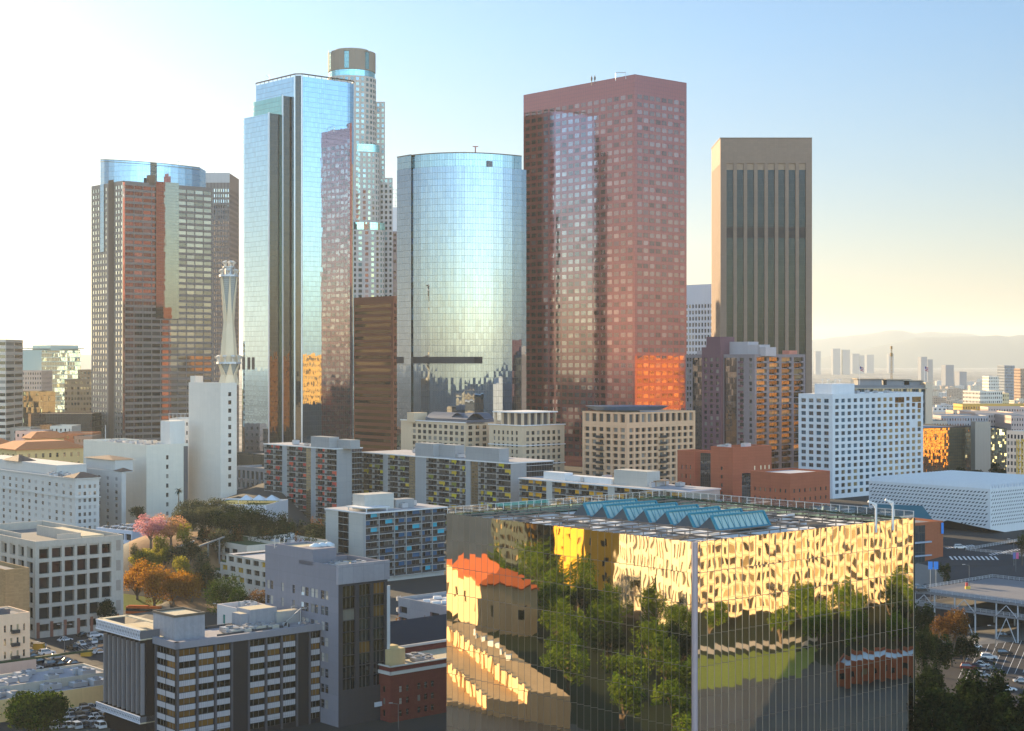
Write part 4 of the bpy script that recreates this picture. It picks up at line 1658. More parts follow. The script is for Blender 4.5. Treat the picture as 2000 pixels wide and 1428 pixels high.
# turquoise one
B = apartment('apartment_slab', 'apartment slab with turquoise and blue panels and a white end wall', 713.5, 620, 636, 872, 1003, 'right',
              [('b', 714, 741), ('b', 741, 771), ('b', 771, 794), ('b', 794, 824), ('b', 824, 845), ('b', 845, 871.8)], 2.85, TEA, 12, seed=4, pan_p=.75)
N, L, R_, Fr = B.cs
dk = MB()
a, b = N + U * along(N, U, 661), N + U * along(N, U, 681)
cwface(dk, a - V * .08, b - V * .08, 12, B.zt - .4)
B.part('dark_glazing', dk, [curtain('dark_end_glass', (.4, .42, .5), 3.3, 2.85, base=(.012, .012, .014), refl=.2, mull=(.5, .49, .46), mh=.2, mw=.05)])
penthouse(B, 735, 793, N, V, 8, B.zt, 967, M_pale, off=8)
penthouse(B, 795, 830, N, V, 5, B.zt, 976, M_grey, off=7, name='plant_room')
cn = MB()
cn.box((N.x + U.x * 1.5 + V.x, N.y + U.y * 1.5 + V.y, B.zt + 1.5), (U.x * 13, U.y * 13, 0), (V.x * 12, V.y * 12, 0), (0, 0, .4), bottom=True)
for a_, b_ in ((2, 2), (14, 2), (2, 12), (14, 12)):
    p = N + U * a_ + V * b_
    cn.cbox(p.x, p.y, B.zt, .4, .4, 1.6)
B.part('roof_canopy', cn, [M_white])
B.units(B.cs, B.zt + .25, 6, 4)
B.done([M_pale, M_roof])


# ------------------------------------------------------------------ beige and peach residences
def beige_residence():
    beige = wallmat('beige_stucco', (.54, .42, .29), .08, .85, (6, 9.4), .85)
    cs = corners(909, 830, 783, 1010)
    N, L, R_, Fr = cs
    B = Bld('residence_block', 'beige stucco residence with barrel roofs and a colonnaded roof pavilion', 'apartment block', N, 11)
    zt = Zp(826, 830)
    fh = 3.15
    rows = [(zt - 1.6 - fh * (j + .62), zt - 1.6 - fh * j) for j in range(11)][::-1]
    wl = (N - L).length
    B.facade(L, N, 11, zt, [c for c in even(wl, 12, .62, .5) if c[0] > wl * .12], rows, .3, None, style=1)
    B.facade(N, R_, 11, zt, even((R_ - N).length, 7, .55, 1), rows, .3, None, style=1)
    B.roof([N, R_, Fr, L], zt, .8)
    t = corners(1020, 800, 955, 1102.5)
    n2, l2, r2, f2 = t
    z2 = Zp(831, 800)
    rows = [(z2 - 3.0 - fh * (j + .62), z2 - 3.0 - fh * j) for j in range(10)][::-1]
    B.facade(l2, n2, 11, z2, even((n2 - l2).length, 6, .45, 2.5), rows, .3, None, style=1)
    B.facade(n2, r2, 11, z2, even((r2 - n2).length, 7, .55, 2), rows, .3, None, style=1)
    B.plainwall(r2, f2, 11, z2)
    B.plainwall(f2, l2, 11, z2)
    B.roof([n2, r2, f2, l2], z2, .6)
    for z in (z2 - .4, zt - 40, z2 - 10.5, z2 - 20):
        s = MB()
        if z < 24:
            continue
        for p, q in ((l2, n2), (n2, r2)):
            d = (q - p).normalized()
            n = Vector((d.y, -d.x))
            s.box((p.x + n.x * .5 - d.x * .3, p.y + n.y * .5 - d.y * .3, z), (d.x * ((q - p).length + .6), d.y * ((q - p).length + .6), 0), (-n.x * .6, -n.y * .6, 0), (0, 0, .5), bottom=True)
        B.part('cornice', s, [M_white])
    s = MB()
    s.box((L.x - V.x * .5, L.y - V.y * .5, zt - .2), (-U.x * wl, -U.y * wl, 0), (V.x * .6, V.y * .6, 0), (0, 0, .5), bottom=True)
    B.part('cornice', s, [M_white])
    # colonnade pavilion
    dz = Zp(806, 800) - z2
    w1, w2 = (l2 - n2).length - 5, 22
    o = n2 + U * 2 + V * 2
    pv = MB()
    for i in range(5):
        p = o + U * w1 * i / 4
        pv.cbox(p.x, p.y, z2 - .6, 1.1, 1.1, dz + .2, math.atan2(V.y, V.x))
        p = o + U * w1 * i / 4 + V * w2
        pv.cbox(p.x, p.y, z2 - .6, 1.1, 1.1, dz + .2, math.atan2(V.y, V.x))
    for i in range(1, 6):
        p = o + V * w2 * i / 5
        pv.cbox(p.x, p.y, z2 - .6, 1.1, 1.1, dz + .2, math.atan2(V.y, V.x))
    B.part('pavilion_column', pv, [beige])
    q = o + (U + V) * 2.2
    co = MB()
    co.box((q.x, q.y, z2 - .6), (U.x * (w1 - 4), U.y * (w1 - 4), 0), (V.x * (w2 - 4), V.y * (w2 - 4), 0), (0, 0, dz))
    B.part('pavilion_core', co, [plain('grey_plant_panel', (.1, .1, .11))])
    q = o - (U + V) * 1.2
    rf = MB()
    rf.box((q.x, q.y, z2 + dz - .4), (U.x * (w1 + 2.4), U.y * (w1 + 2.4), 0), (V.x * (w2 + 2.4), V.y * (w2 + 2.4), 0), (0, 0, .6), bottom=True)
    B.part('pavilion_roof', rf, [M_white])
    # barrel roofs
    for pa, pb in ((828, 909), (915, 960)):
        a, b = L + (-U) * along(L, -U, pa), L + (-U) * along(L, -U, min(pb, 909))
        if pb > 909:
            a, b = N + V * 2 + U * 2, N + V * 22 + U * 2
        d = (b - a).normalized()
        k = Vector((-d.y, d.x))
        br = MB()
        w_ = (b - a).length
        prev = None
        for i in range(11):
            t = i / 10
            c = a + k * (1 + 12 * t)
            z = zt + .6 + 4.2 * math.sin(math.pi * (.08 + .84 * t))
            if prev:
                br.face([(prev[0].x, prev[0].y, prev[1]), (prev[0].x + d.x * w_, prev[0].y + d.y * w_, prev[1]), (c.x + d.x * w_, c.y + d.y * w_, z), (c.x, c.y, z)])
            prev = (c, z)
        c = a + k
        br.box((c.x, c.y, zt - .8), (d.x * w_, d.y * w_, 0), (k.x * 12, k.y * 12, 0), (0, 0, 2.2))
        B.part('barrel_roof', br, [plain('slate_blue_metal', (.09, .11, .15), .5, .2)])
    bx = MB()
    p = L - U * along(L, -U, 812) * 1 + V * 2
    p = L + (-U) * along(L, -U, 806) + V * 3
    bx.cbox(p.x, p.y, zt - .8, 9, 6, 5, math.atan2(V.y, V.x))
    B.part('stair_head', bx, [beige])
    B.done([beige, M_roof])


def peach_residence():
    peach = wallmat('peach_stucco', (.66, .40, .24), .08, .85, (4.3, 3.2), .85)
    cs = corners(1225, 770, 1137.5, 1358)
    N, L, R_, Fr = cs
    B = Bld('residence_block', 'peach residence with gridded windows under a flat blue roof disc', 'apartment block', N, 11)
    zt = Zp(806, 770)
    fh = 3.12
    rows = [(zt - 7.6 - fh * j - 2.0, zt - 7.6 - fh * j) for j in range(10)]
    rows = [(z0 - .0, z1) for z0, z1 in rows][::-1] + [(zt - 4.9, zt - .9)]
    wl, wr = (N - L).length, (R_ - N).length
    B.facade(L, N, 11, zt, even(wl, 6, .66, .8), rows, .9, lambda i, j: M_win, style=1)
    B.facade(N, R_, 11, zt, even(wr, 11, .66, .8), rows, .9, lambda i, j: M_win, style=1)
    B.plainwall(R_, Fr, 11, zt)
    B.plainwall(Fr, L, 11, zt)
    B.roof([N, R_, Fr, L], zt, .8)
    for p, d, n, xs in ((L, -U, -V, (wl * .42,)), (N, V, -U, (wr * .5,))):
        for x in xs:
            for j in range(1, 9, 1):
                z = zt - 7.6 - fh * (j + .7)
                bb = MB()
                c = p + d * x + n * .1
                bb.box((c.x - d.x * 2.4, c.y - d.y * 2.4, z), (d.x * 4.8, d.y * 4.8, 0), (n.x * 1.3, n.y * 1.3, 0), (0, 0, .25), bottom=True)
                bb.box((c.x - d.x * 2.4 + n.x * 1.25, c.y - d.y * 2.4 + n.y * 1.25, z + .25), (d.x * 4.8, d.y * 4.8, 0), (n.x * .06, n.y * .06, 0), (0, 0, 1))
                B.part('balcony', bb, [M_rail])
    # roof disc
    ctr = N + (U + V) * 17
    pts = []
    for i in range(12):
        t = 2 * math.pi * i / 12
        pts.append((ctr.x + 21 * math.cos(t), ctr.y + 14 * math.sin(t)))
    dk = MB()
    z = zt + 1.2
    inner = [(ctr.x + (p[0] - ctr.x) * .8, ctr.y + (p[1] - ctr.y) * .8) for p in pts]
    for i in range(12):
        j = (i + 1) % 12
        dk.face([(*inner[i], z - .6), (*inner[j], z - .6), (*pts[j], z + 1.4), (*pts[i], z + 1.4)])
    dk.face([(*p, z + 1.4) for p in pts])
    dk.face([(*p, z - .6) for p in inner][::-1])
    B.part('roof_disc', dk, [plain('blue_grey_metal', (.13, .2, .3), .4, .3)])
    st = MB()
    st.cbox(ctr.x, ctr.y, zt - .8, 12, 9, 3)
    B.part('plant_room', st, [M_roofd])
    B.done([peach, M_roof])


def plum_apartments():
    base_z = 11
    cs = corners(1474, 880, 1339, 1573)
    N, L, R_, Fr = cs
    B = Bld('apartment_tower', 'plum and grey stepped apartment tower with balconies below the striped stone tower', 'apartment block', N, base_z)
    grey = wallmat('mauve_grey_stucco', (.23, .19, .195), .1)
    plum = wallmat('plum_stucco', (.16, .085, .10), .1)
    zt = Zp(692, 880)
    fh = 3.3
    rows = [(zt - 2 - fh * (j + .6), zt - 2 - fh * j) for j in range(int((zt - base_z - 4) / fh))][::-1]
    seg = lambda px: (L + (-U) * along(L, -U, px) - L).length
    c = []
    for pa, pb, n in ((1340, 1351, 2), (1355, 1372, 0), (1380, 1406, 2), (1417, 1437, 0), (1443, 1454, 1), (1462, 1470, 1)):
        a, b = seg(pa), seg(pb)
        if n:
            c += [(a + (b - a) * (i + .15) / n, a + (b - a) * (i + .85) / n) for i in range(n)]
    B.facade(L, N, base_z, zt, c, rows, .4, None, style=1)
    wr = (R_ - N).length
    B.facade(N, R_, base_z, zt, even(wr, 4, .8, .6), [(a - .5, b + .3) for a, b in rows], .9, M_winw, style=4)
    B.plainwall(R_, Fr, base_z, zt)
    B.plainwall(Fr, L, base_z, zt)
    B.roof([N, R_, Fr, L], zt, 1)
    nl = -V
    for pa, pb in ((1353, 1374), (1415, 1439)):
        a, b = L + (-U) * along(L, -U, pa) + nl * .12, L + (-U) * along(L, -U, pb) + nl * .12
        m = MB()
        cwface(m, a, b, base_z + 18, zt - 2)
        B.part('glass_bay', m, [curtain('dark_plum_glass', (.5, .42, .42), 1.3, fh, base=(.012, .01, .01), refl=.35, jit=.03, wob=.03)])
    # plum shaft, the tallest piece
    a, b = L + (-U) * along(L, -U, 1376), L + (-U) * along(L, -U, 1413)
    w_ = (b - a).length
    sh = [a + nl * 2.2, b + nl * 2.2]
    zs = Zp(657, 880)
    d = -U
    k0 = B.w
    B.w = MB()
    B.facade(sh[0], sh[1], base_z, zt + 4, even(w_, 3, .5, .5), rows, .5, None)
    B.plainwall(sh[1], b, base_z, zt + 4)
    B.plainwall(a, sh[0], base_z, zt + 4)
    B.w.face([(p.x, p.y, zt + 4) for p in (sh[0], sh[1], b, a)])
    a2, b2 = L + (-U) * along(L, -U, 1384), L + (-U) * along(L, -U, 1411)
    B.w.box((a2.x + nl.x * 1.8, a2.y + nl.y * 1.8, zt - .5), (b2.x - a2.x, b2.y - a2.y, 0), (V.x * 12, V.y * 12, 0), (0, 0, zs - zt + .5))
    B.part('plum_shaft', B.w, [plum])
    B.w = k0
    for pa, pb, py, off in ((1395, 1447, 667, 6), (1447, 1472, 673, 5), (1470, 1484, 678, 5), (1352, 1380, 684, 4), (1362, 1388, 672, 7)):
        a, b = L + (-U) * along(L, -U, pa) + V * off, L + (-U) * along(L, -U, pb) + V * off
        m = MB()
        m.box((a.x, a.y, zt - 1), (b.x - a.x, b.y - a.y, 0), (V.x * 9, V.y * 9, 0), (0, 0, Zp(py, 880) - zt + 1))
        B.part('penthouse', m, [wallmat('pale_mauve_stucco', (.4, .36, .37), .08)])
    m = MB()
    p = R_ - V * 9 + U * 4
    m.cbox(p.x, p.y, zt - 1, 7, 5, 3.2, math.atan2(V.y, V.x))
    B.part('penthouse', m, [wallmat('coral_plant', (.5, .2, .15))])
    # balconies: right face and left face columns
    for (p, d, n, xs, w_, mt) in ((N, V, -U, [wr * (.14 + .25 * i) + .0 for i in range(4)], 3.0, grey), (L, -U, -V, [seg(1448), seg(1409)], 2.4, plum)):
        for x in xs:
            for j, (za, zb_) in enumerate(rows):
                if za < 40 and d == V:
                    continue
                bb = MB()
                c_ = p + d * (x + (.9 if d == V else 0)) + n * .05
                bb.box((c_.x - d.x * w_ / 2, c_.y - d.y * w_ / 2, za - .9), (d.x * w_, d.y * w_, 0), (n.x * 1.5, n.y * 1.5, 0), (0, 0, 1.15), bottom=True)
                BALS.append((bb, mt))
                if len(BALS) <= 96:
                    B.part('balcony', bb, [mt])
                else:
                    q = REST.setdefault(mt.name, (MB(), mt))[0]
                    k = len(q.v)
                    q.v += bb.v
                    q.f += [[k + t for t in f] for f in bb.f]
                    q.uv += bb.uv
                    q.m += bb.m
    for q, mt in REST.values():
        o = B.part('balconies', q, [mt])
        o['kind'] = 'stuff'
    B.done([grey, M_roofd])


BALS, REST = [], {}
beige_residence()
peach_residence()
plum_apartments()

# ------------------------------------------------------------------ brick red museum blocks
brick = wallmat('red_sandstone', (.33, .10, .055), .12, .8, (5, 1.25), .8, jw=.09)
museum = [brick, wallmat('museum_roof', (.42, .43, .46), .15)]
sq = winmat('museum_window_glass', (.02, .02, .022), (.25, .2, .12), .3, .2)
simple_tower('museum_block', 'red sandstone block at the left of three, with few square windows', 'museum', 1357, 720, 1323, 1388, 881, museum,
             (3, .32, 4.2, 1.9, .25, sq, 0, 1.5, 6.5), None, base=22)
B = simple_tower('museum_block', 'tallest red sandstone block with a blank upper wall and four lit slots', 'museum', 1431, 680, 1388, 1507, 874, museum,
                 (1, .12, 3.6, 1.5, .25, sq, 0, 1.5, 8.5), None, base=22)
for i in range(4):
    p = B.cs[0] + V * along(B.cs[0], V, 1473 + i * 8 + (4 if i else 0))
    m = MB()
    m.box((p.x - U.x * .1, p.y - U.y * .1, B.zt - 10.2), (V.x * .6, V.y * .6, 0), (U.x * .1, U.y * .1, 0), (0, 0, 1.7))
    B.part('slot_window', m, [plain('bright_slot', (.8, .68, .45), .3)])
B.units(B.cs, B.zt - 1.2, 5, 5)
B = simple_tower('museum_block', 'low red sandstone block in front with two rows of square windows', 'museum', 1543, 620, 1466, 1621, 925, museum,
                 (7, .3, 3.5, 1.4, .25, sq, 1, 1, 6.2), (7, .3, 3.5, 1.4, .25, sq, 1, 1, 6.2), base=26, par=.7)
for i, pa in enumerate((1372, 1507, 1453)):
    pass
for px, Y, pl, pr, py, nm in ((1388, 712, 1368, 1392, 886, 'dark glass link between the left and tallest red museum blocks'), (1470, 650, 1449, 1480, 926, 'dark glass link beside the low red museum block')):
    simple_tower('glass_link', nm, 'glass link', px, Y, pl, pr, py, [curtain('link_glass', (.4, .45, .5), 1.2, 1.6, base=(.015, .015, .018), refl=.3), M_roofd], base=22)


# ------------------------------------------------------------------ white office with square windows
def white_office():
    white = wallmat('white_concrete', (.64, .64, .65), .06, .8, (3.6, 3.3), .93)
    cs = corners(1626, 800, 1559.5, 1803)
    N, L, R_, Fr = cs
    B = Bld('white_office', 'white concrete office block with rows of small square windows', 'office', N, 26)
    zt = Zp(770, 800)
    fh = 3.28
    rows = [(zt - 2.4 - fh * j - 1.95, zt - 2.4 - fh * j) for j in range(15)][::-1]
    blue = winmat('blue_square_window', (.012, .03, .045), (.03, .1, .15), .6, .2)
    gold = winmat('gold_square_window', (.03, .025, .018), (.3, .22, .1), .5, .35, (1, .85, .6))
    wl, wr = (N - L).length, (R_ - N).length
    r = random.Random(9)
    B.facade(L, N, 26, zt, even(wl, 4, .62, .8, 1.5), rows, .35, blue, style=1)
    pick = {}

    def wm(i, j):
        return gold if (i > 6 and r.random() < .8) or (j < 5 and i < 6 and r.random() < .4) else blue
    B.facade(N, R_, 26, zt, even(wr, 15, .6, 1.2, 1), rows, .35, wm, style=1, skip=lambda i, j: (i, j) in ((13, 14), (14, 14), (14, 13), (14, 10), (13, 10), (10, 14)))
    # a few merged openings
    cols = even(wr, 15, .6, 1.2, 1)
    for i0, i1, j0, j1 in ((13, 14, 14, 14), (14, 14, 10, 10), (10, 11, 14, 14), (14, 14, 13, 13)):
        x0, x1, za, zb_ = cols[i0][0], cols[i1][1], rows[j0][0], rows[j1][1]
        p = N + V * (x0 + x1) / 2 - U * .04
        B.win.append((Vector((p.x, p.y, za - .9)), V, -U, x1 - x0, zb_ - za + .9, gold, 4))
    B.plainwall(R_, Fr, 26, zt)
    B.plainwall(Fr, L, 26, zt)
    B.roof([N, R_, Fr, L], zt, 1)
    pt = MB()
    a = corners(1624, 812, 1591, 1669)
    pt.prism([(p.x, p.y) for p in (a[0], a[2], a[3], a[1])], zt - 1, Zp(750, 812))
    B.part('penthouse', pt, [white])
    for px in (1606, 1617, 1631, 1640):
        m = MB()
        p = P2(px, 822)
        m.tube((p.x, p.y, Zp(752, 822)), (p.x, p.y, Zp(740 + (px % 3), 822)), .15)
        m.beam((p.x - .8, p.y, Zp(742, 822)), (p.x + .8, p.y, Zp(741, 822)), .25, .25)
        B.part('antenna', m, [M_steel])
    B.units((N + (U + V) * 3, L, R_, Fr), zt - 1, 7, 6)
    B.done([white, M_roof])


white_office()


def honeycomb_museum():
    white = wallmat('white_honeycomb_concrete', (.6, .61, .62), .05, .8)
    cs = corners(1934, 640, 1697, 2090)
    N, L, R_, Fr = cs
    B = Bld('honeycomb_museum', 'white museum box wrapped in a slanted honeycomb veil with a ridged roof', 'museum', N, 11)
    zt = Zp(955, 640)
    wl, wr = (N - L).length, (R_ - N).length
    zb = Zp(1034, 640)
    zg = terrain(N.x, N.y)
    kx = (N - (L + (-U) * along(L, -U, 1850))).length
    kr = along(N, V, 1970)
    # shell outline: bottom edge lifts at the corner
    b = MB()
    def sh(p, d, pts):
        b.face([(p.x + d.x * x, p.y + d.y * x, z) for x, z in pts], [(x, z) for x, z in pts])
    sh(L, -U, [(0, zg - 2), (wl - kx - 8, zg + 1), (wl - kx, zg + 4), (wl, zb), (wl, zt), (0, zt)])
    sh(N, V, [(0, zb), (kr, zg - .5), (wr, zg - .5), (wr, zt), (0, zt)])
    b.face([(p.x, p.y, zt) for p in (N, R_, Fr, L)], m=1)
    for p, q in ((R_, Fr), (Fr, L)):
        cwface(b, p, q, zg - 2, zt)
    B.part('veil', b, [white])
    gl = MB()
    o = N + (U + V) * 7
    gl.prism([(p.x, p.y) for p in (o, o + V * 40, o + V * 40 + U * 50, o + U * 50)], zg - 1, zt - 6)
    B.part('lobby', gl, [plain('lobby_dark', (.02, .02, .022))])
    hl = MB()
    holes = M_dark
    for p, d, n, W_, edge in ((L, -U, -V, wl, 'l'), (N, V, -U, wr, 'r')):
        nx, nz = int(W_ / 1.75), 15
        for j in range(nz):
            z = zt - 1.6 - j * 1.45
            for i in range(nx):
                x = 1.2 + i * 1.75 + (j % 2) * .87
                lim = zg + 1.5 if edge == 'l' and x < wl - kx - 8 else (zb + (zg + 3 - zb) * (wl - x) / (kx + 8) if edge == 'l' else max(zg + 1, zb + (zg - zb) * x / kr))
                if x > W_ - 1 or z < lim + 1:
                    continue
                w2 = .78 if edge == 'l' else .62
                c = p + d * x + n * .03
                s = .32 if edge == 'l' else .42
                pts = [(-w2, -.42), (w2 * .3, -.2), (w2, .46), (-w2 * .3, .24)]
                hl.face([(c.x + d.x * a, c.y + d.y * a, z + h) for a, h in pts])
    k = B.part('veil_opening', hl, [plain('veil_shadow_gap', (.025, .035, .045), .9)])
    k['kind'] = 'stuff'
    rd = MB()
    m = int(wr / 2.2)
    for i in range(m):
        a = N + V * (wr * i / m + .2)
        f0, f1 = a, a + V * (wr / m - .9)
        t0 = a + V * .9
        for s in range(1):
            q0, q1, q2 = a + U * .3, t0 + U * .3, f1 + U * .3
            e = U * (wl - .6)
            rd.face([(q0.x, q0.y, zt), (q0.x + e.x, q0.y + e.y, zt), (q1.x + e.x, q1.y + e.y, zt + 1.7), (q1.x, q1.y, zt + 1.7)][::-1])
            rd.face([(q1.x, q1.y, zt + 1.7), (q1.x + e.x, q1.y + e.y, zt + 1.7), (q2.x + e.x, q2.y + e.y, zt + .02), (q2.x, q2.y, zt + .02)][::-1])
            rd.face([(q0.x, q0.y, zt), (q1.x, q1.y, zt + 1.7), (q2.x, q2.y, zt + .02)][::-1])
            rd.face([(q0.x + e.x, q0.y + e.y, zt), (q1.x + e.x, q1.y + e.y, zt + 1.7), (q2.x + e.x, q2.y + e.y, zt)])
    B.part('roof_ridges', rd, [wallmat('white_roof_ridge', (.56, .58, .6), .05)])
    B.done([white, plain('roof_valley_grey', (.12, .14, .17), .8)])


honeycomb_museum()

# ------------------------------------------------------------------ dark office in the foreground and the grey block joined to it
def dark_office():
    cs = corners(345, 360, 283, 668)
    N, L, R_, Fr = cs
    zb = 10
    zt = Zp(1258, 360)
    B = Bld('office_block', 'dark sixties office block with white spandrel bands and a finned wing in the foreground', 'office', N, zb)
    dark = wallmat('charcoal_metal', (.028, .025, .027), .1, .55)
    fasc = wallmat('grey_fascia', (.24, .235, .26), .12, .8)
    warm = winmat('bronze_office_glass', (.012, .009, .006), (.2, .1, .025), .4, .07, (1, .85, .6), .05)
    spand = [wallmat('white_spandrel', (.42, .4, .41), .12, .6, (.55, 5), .55, jw=.07)]
    fh, hw = 2.78, 1.35
    nf = int((zt - zb - 2) / fh)
    rows = [(zt - 1.5 - fh * j - hw, zt - 1.5 - fh * j) for j in range(nf)][::-1]
    for p, d, n, Lf, bays in ((L, -U, -V, (N - L).length, [(.06, .36), (.38, .66), (.68, .95)]),
                              (N, V, -U, (R_ - N).length, [(.012, .105), (.115, .21), (.22, .305), (.415, .51), (.52, .605), (.615, .70), (.79, .855), (.865, .925), (.935, .99)])):
        cols = [(a * Lf, b * Lf) for a, b in bays]
        B.facade(p, p + d * Lf, zb, zt - 1.1, cols, rows, .25, warm, style=4)
        for c in cols:
            for j in range(nf - 1):
                m = MB()
                q = p + d * c[0] + n * .06
                z0 = rows[j][1] + .08
                h = fh - hw - .16
                cwface(m, q, q + d * (c[1] - c[0]), z0, z0 + h)
                SPAN.append(m)
        for k in ((.345, .36, .005, .025) if d == -U else (.0, .11, .215, .31, .41, .515, .61, .705, .785, .86, .93, .992)):
            m = MB()
            q = p + d * Lf * k
            m.box((q.x + n.x * .28, q.y + n.y * .28, zb), (d.x * .5, d.y * .5, 0), (-n.x * .4, -n.y * .4, 0), (0, 0, zt - zb - 1.2))
            B.part('pier', m, [wallmat('grey_metal_pier', (.085, .08, .088), .1, .5)])
    B.plainwall(R_, Fr, zb, zt)
    B.plainwall(Fr, L, zb, zt)
    k = MB()
    for i, m in enumerate(SPAN):
        if i < 100:
            B.part('spandrel', m, spand)
        else:
            q = len(k.v)
            k.v += m.v
            k.f += [[q + t for t in f] for f in m.f]
            k.uv += m.uv
            k.m += m.m
    o = B.part('spandrels', k, spand)
    if o:
        o['kind'] = 'stuff'
    fa = MB()
    for p, q in ((L, N), (N, R_)):
        d = (q - p).normalized()
        n = Vector((d.y, -d.x))
        a = p + n * .7 - d * .7
        fa.box((a.x, a.y, zt - 1.1), (d.x * ((q - p).length + 1.4), d.y * ((q - p).length + 1.4), 0), (-n.x * 1.1, -n.y * 1.1, 0), (0, 0, 1.55), bottom=True)
    B.part('fascia', fa, [fasc])
    B.roof([N, R_, Fr, L], zt + .3, .5, .5)
    zr = zt - .2
    la, lb = (L - N).length, (R_ - N).length
    W = lambda a, b: N + U * a + V * b

    def bx(name, px0, px1, a, dv, py, mat, z0=zr):
        """box on the roof: front wall faces -U, seen between two columns at distance a back along U"""
        base = N + U * a
        p = base + V * along(base, V, px0)
        q = base + V * along(base, V, px1)
        m = MB()
        z1 = Zp(py, p.y)
        m.box((p.x, p.y, z0), (q.x - p.x, q.y - p.y, 0), (U.x * dv, U.y * dv, 0), (0, 0, z1 - z0))
        m.face([(p.x + U.x * .3 + V.x * .3, p.y + U.y * .3 + V.y * .3, z1 + .01), (q.x + U.x * .3 - V.x * .3, q.y + U.y * .3 - V.y * .3, z1 + .01),
                (q.x + U.x * (dv - .3) - V.x * .3, q.y + U.y * (dv - .3) - V.y * .3, z1 + .01), (p.x + U.x * (dv - .3) + V.x * .3, p.y + U.y * (dv - .3) + V.y * .3, z1 + .01)], m=1)
        o = B.part(name, m, [mat, wallmat('cream_gravel_roof', (.5, .43, .3), .2)])
        return p, q, z1
    conc = wallmat('stained_grey_render', (.29, .29, .31), .3, .9, None, streak=.4)
    p, q, z1 = bx('lift_house', 341, 400, 5, 10, 1206, conc)
    rim = MB()
    for a_, b_ in ((p, q), (p, p + U * 10), (q, q + U * 10), (p + U * 10, q + U * 10)):
        rim.beam((a_.x, a_.y, z1 + .2), (b_.x, b_.y, z1 + .2), .4, .5)
    B.part('lift_house_rim', rim, [plain('dark_brown_coping', (.1, .08, .06))])
    bx('plant_room', 488, 541, 9, 6, 1192, conc)
    bx('plant_room', 470, 500, 10, 4, 1200, conc)
    bx('low_duct', 540, 585, 8, 2.5, 1196, M_steel)
    # steel frame carrying a white water tank
    tk = MB()
    c = W(8, along(W(8, 0), V, 598))
    for a_ in (-2, 2):
        for b_ in (-3, 3):
            t = c + U * a_ + V * b_
            tk.tube((t.x, t.y, zr), (t.x, t.y, zr + 3.6), .12, n=6)
    for a_ in (-2, 2):
        p0, p1 = c + U * a_ - V * 3, c + U * a_ + V * 3
        tk.beam((p0.x, p0.y, zr + 3.6), (p1.x, p1.y, zr + 3.6), .2, .25)
        tk.beam((p0.x, p0.y, zr), (p1.x, p1.y, zr + 3.6), .12, .12)
    p0 = c - U * 2 - V * 3
    p1 = c - U * 2 - V * 8
    tk.beam((p0.x, p0.y, zr + 3.6), (p1.x, p1.y, zr + .3), .2, .2)
    B.part('tank_frame', tk, [M_steel])
    t2 = MB()
    t2.tube((c.x, c.y, zr + 3.7), (c.x, c.y, zr + 7.2), 1.25, n=18)
    t2.tube((c.x, c.y, zr + 7.2), (c.x, c.y, zr + 7.7), 1.25, .3, n=18)
    B.part('water_tank', t2, [plain('white_tank', (.62, .66, .66), .4)], True)
    for (a0, b0, a1, b1) in ((3, 22, 14, 22), (3, 32, 12, 36), (2.5, 12, 2.5, 30), (14, 16, 14, 52)):
        m = MB()
        p, q = W(a0, b0), W(a1, b1)
        m.beam((p.x, p.y, zr + .35), (q.x, q.y, zr + .35), .35, .7)
        B.part('roof_upstand', m, [wallmat('bitumen_upstand', (.07, .07, .075), .2)])
    rp = random.Random(6)
    for i in range(9):
        pm = MB()
        a0, b0 = rp.uniform(1.5, la - 6), rp.uniform(14, lb - 8)
        p, q = W(a0, b0), W(a0 + rp.choice((0, rp.uniform(1, 4))), b0 + rp.uniform(2, 7))
        pm.tube((p.x, p.y, zr + .3), (q.x, q.y, zr + .3), .1, n=6)
        pm.tube((q.x, q.y, zr), (q.x, q.y, zr + rp.uniform(.6, 1.3)), .12, n=6)
        pm.cbox(p.x, p.y, zr, .5, .5, rp.uniform(.3, .8))
        B.part('roof_pipe', pm, [M_steel])
    for i in range(6):
        pm = MB()
        p = W(rp.uniform(1.5, la - 4), rp.uniform(12, lb - 6))
        s_ = rp.uniform(1.2, 3)
        pm.face([(p.x + s_ * math.cos(t) * rp.uniform(.7, 1.2), p.y + s_ * math.sin(t) * rp.uniform(.7, 1.2), zr + .02 + .004 * i) for t in [k_ * math.pi / 5 for k_ in range(10)]])
        B.part('roof_patch', pm, [wallmat('dark_roof_patch', (.12, .115, .12), .3)])
    B.units((W(2, 12), W(la * .6, 12), W(2, lb - 14), Fr), zr, 12, 21, hmax=1.1)
    # finned wing on the left
    w0 = corners(286, 366, 204, 330)
    n2, l2 = w0[0], w0[1]
    zw = Zp(1228, n2.y) - 2.5
    wm = MB()
    wq = [n2, n2 + V * 14, l2 + V * 14, l2]
    wm.prism([(p_.x, p_.y) for p_ in wq], zb, zw, 0, 1)
    B.part('wing', wm, [wallmat('dark_brown_wing', (.018, .013, .013), .1), M_roofd])
    wl = (n2 - l2).length
    for i in range(9):
        q = l2 - U * (1.2 + (wl - 2.4) * i / 8)
        m = MB()
        m.box((q.x - V.x * .9, q.y - V.y * .9, zb + 8), (-U.x * .35, -U.y * .35, 0), (V.x * .9, V.y * .9, 0), (0, 0, zw - zb - 9))
        B.part('fin', m, [plain('grey_fin', (.19, .18, .185), .6)])
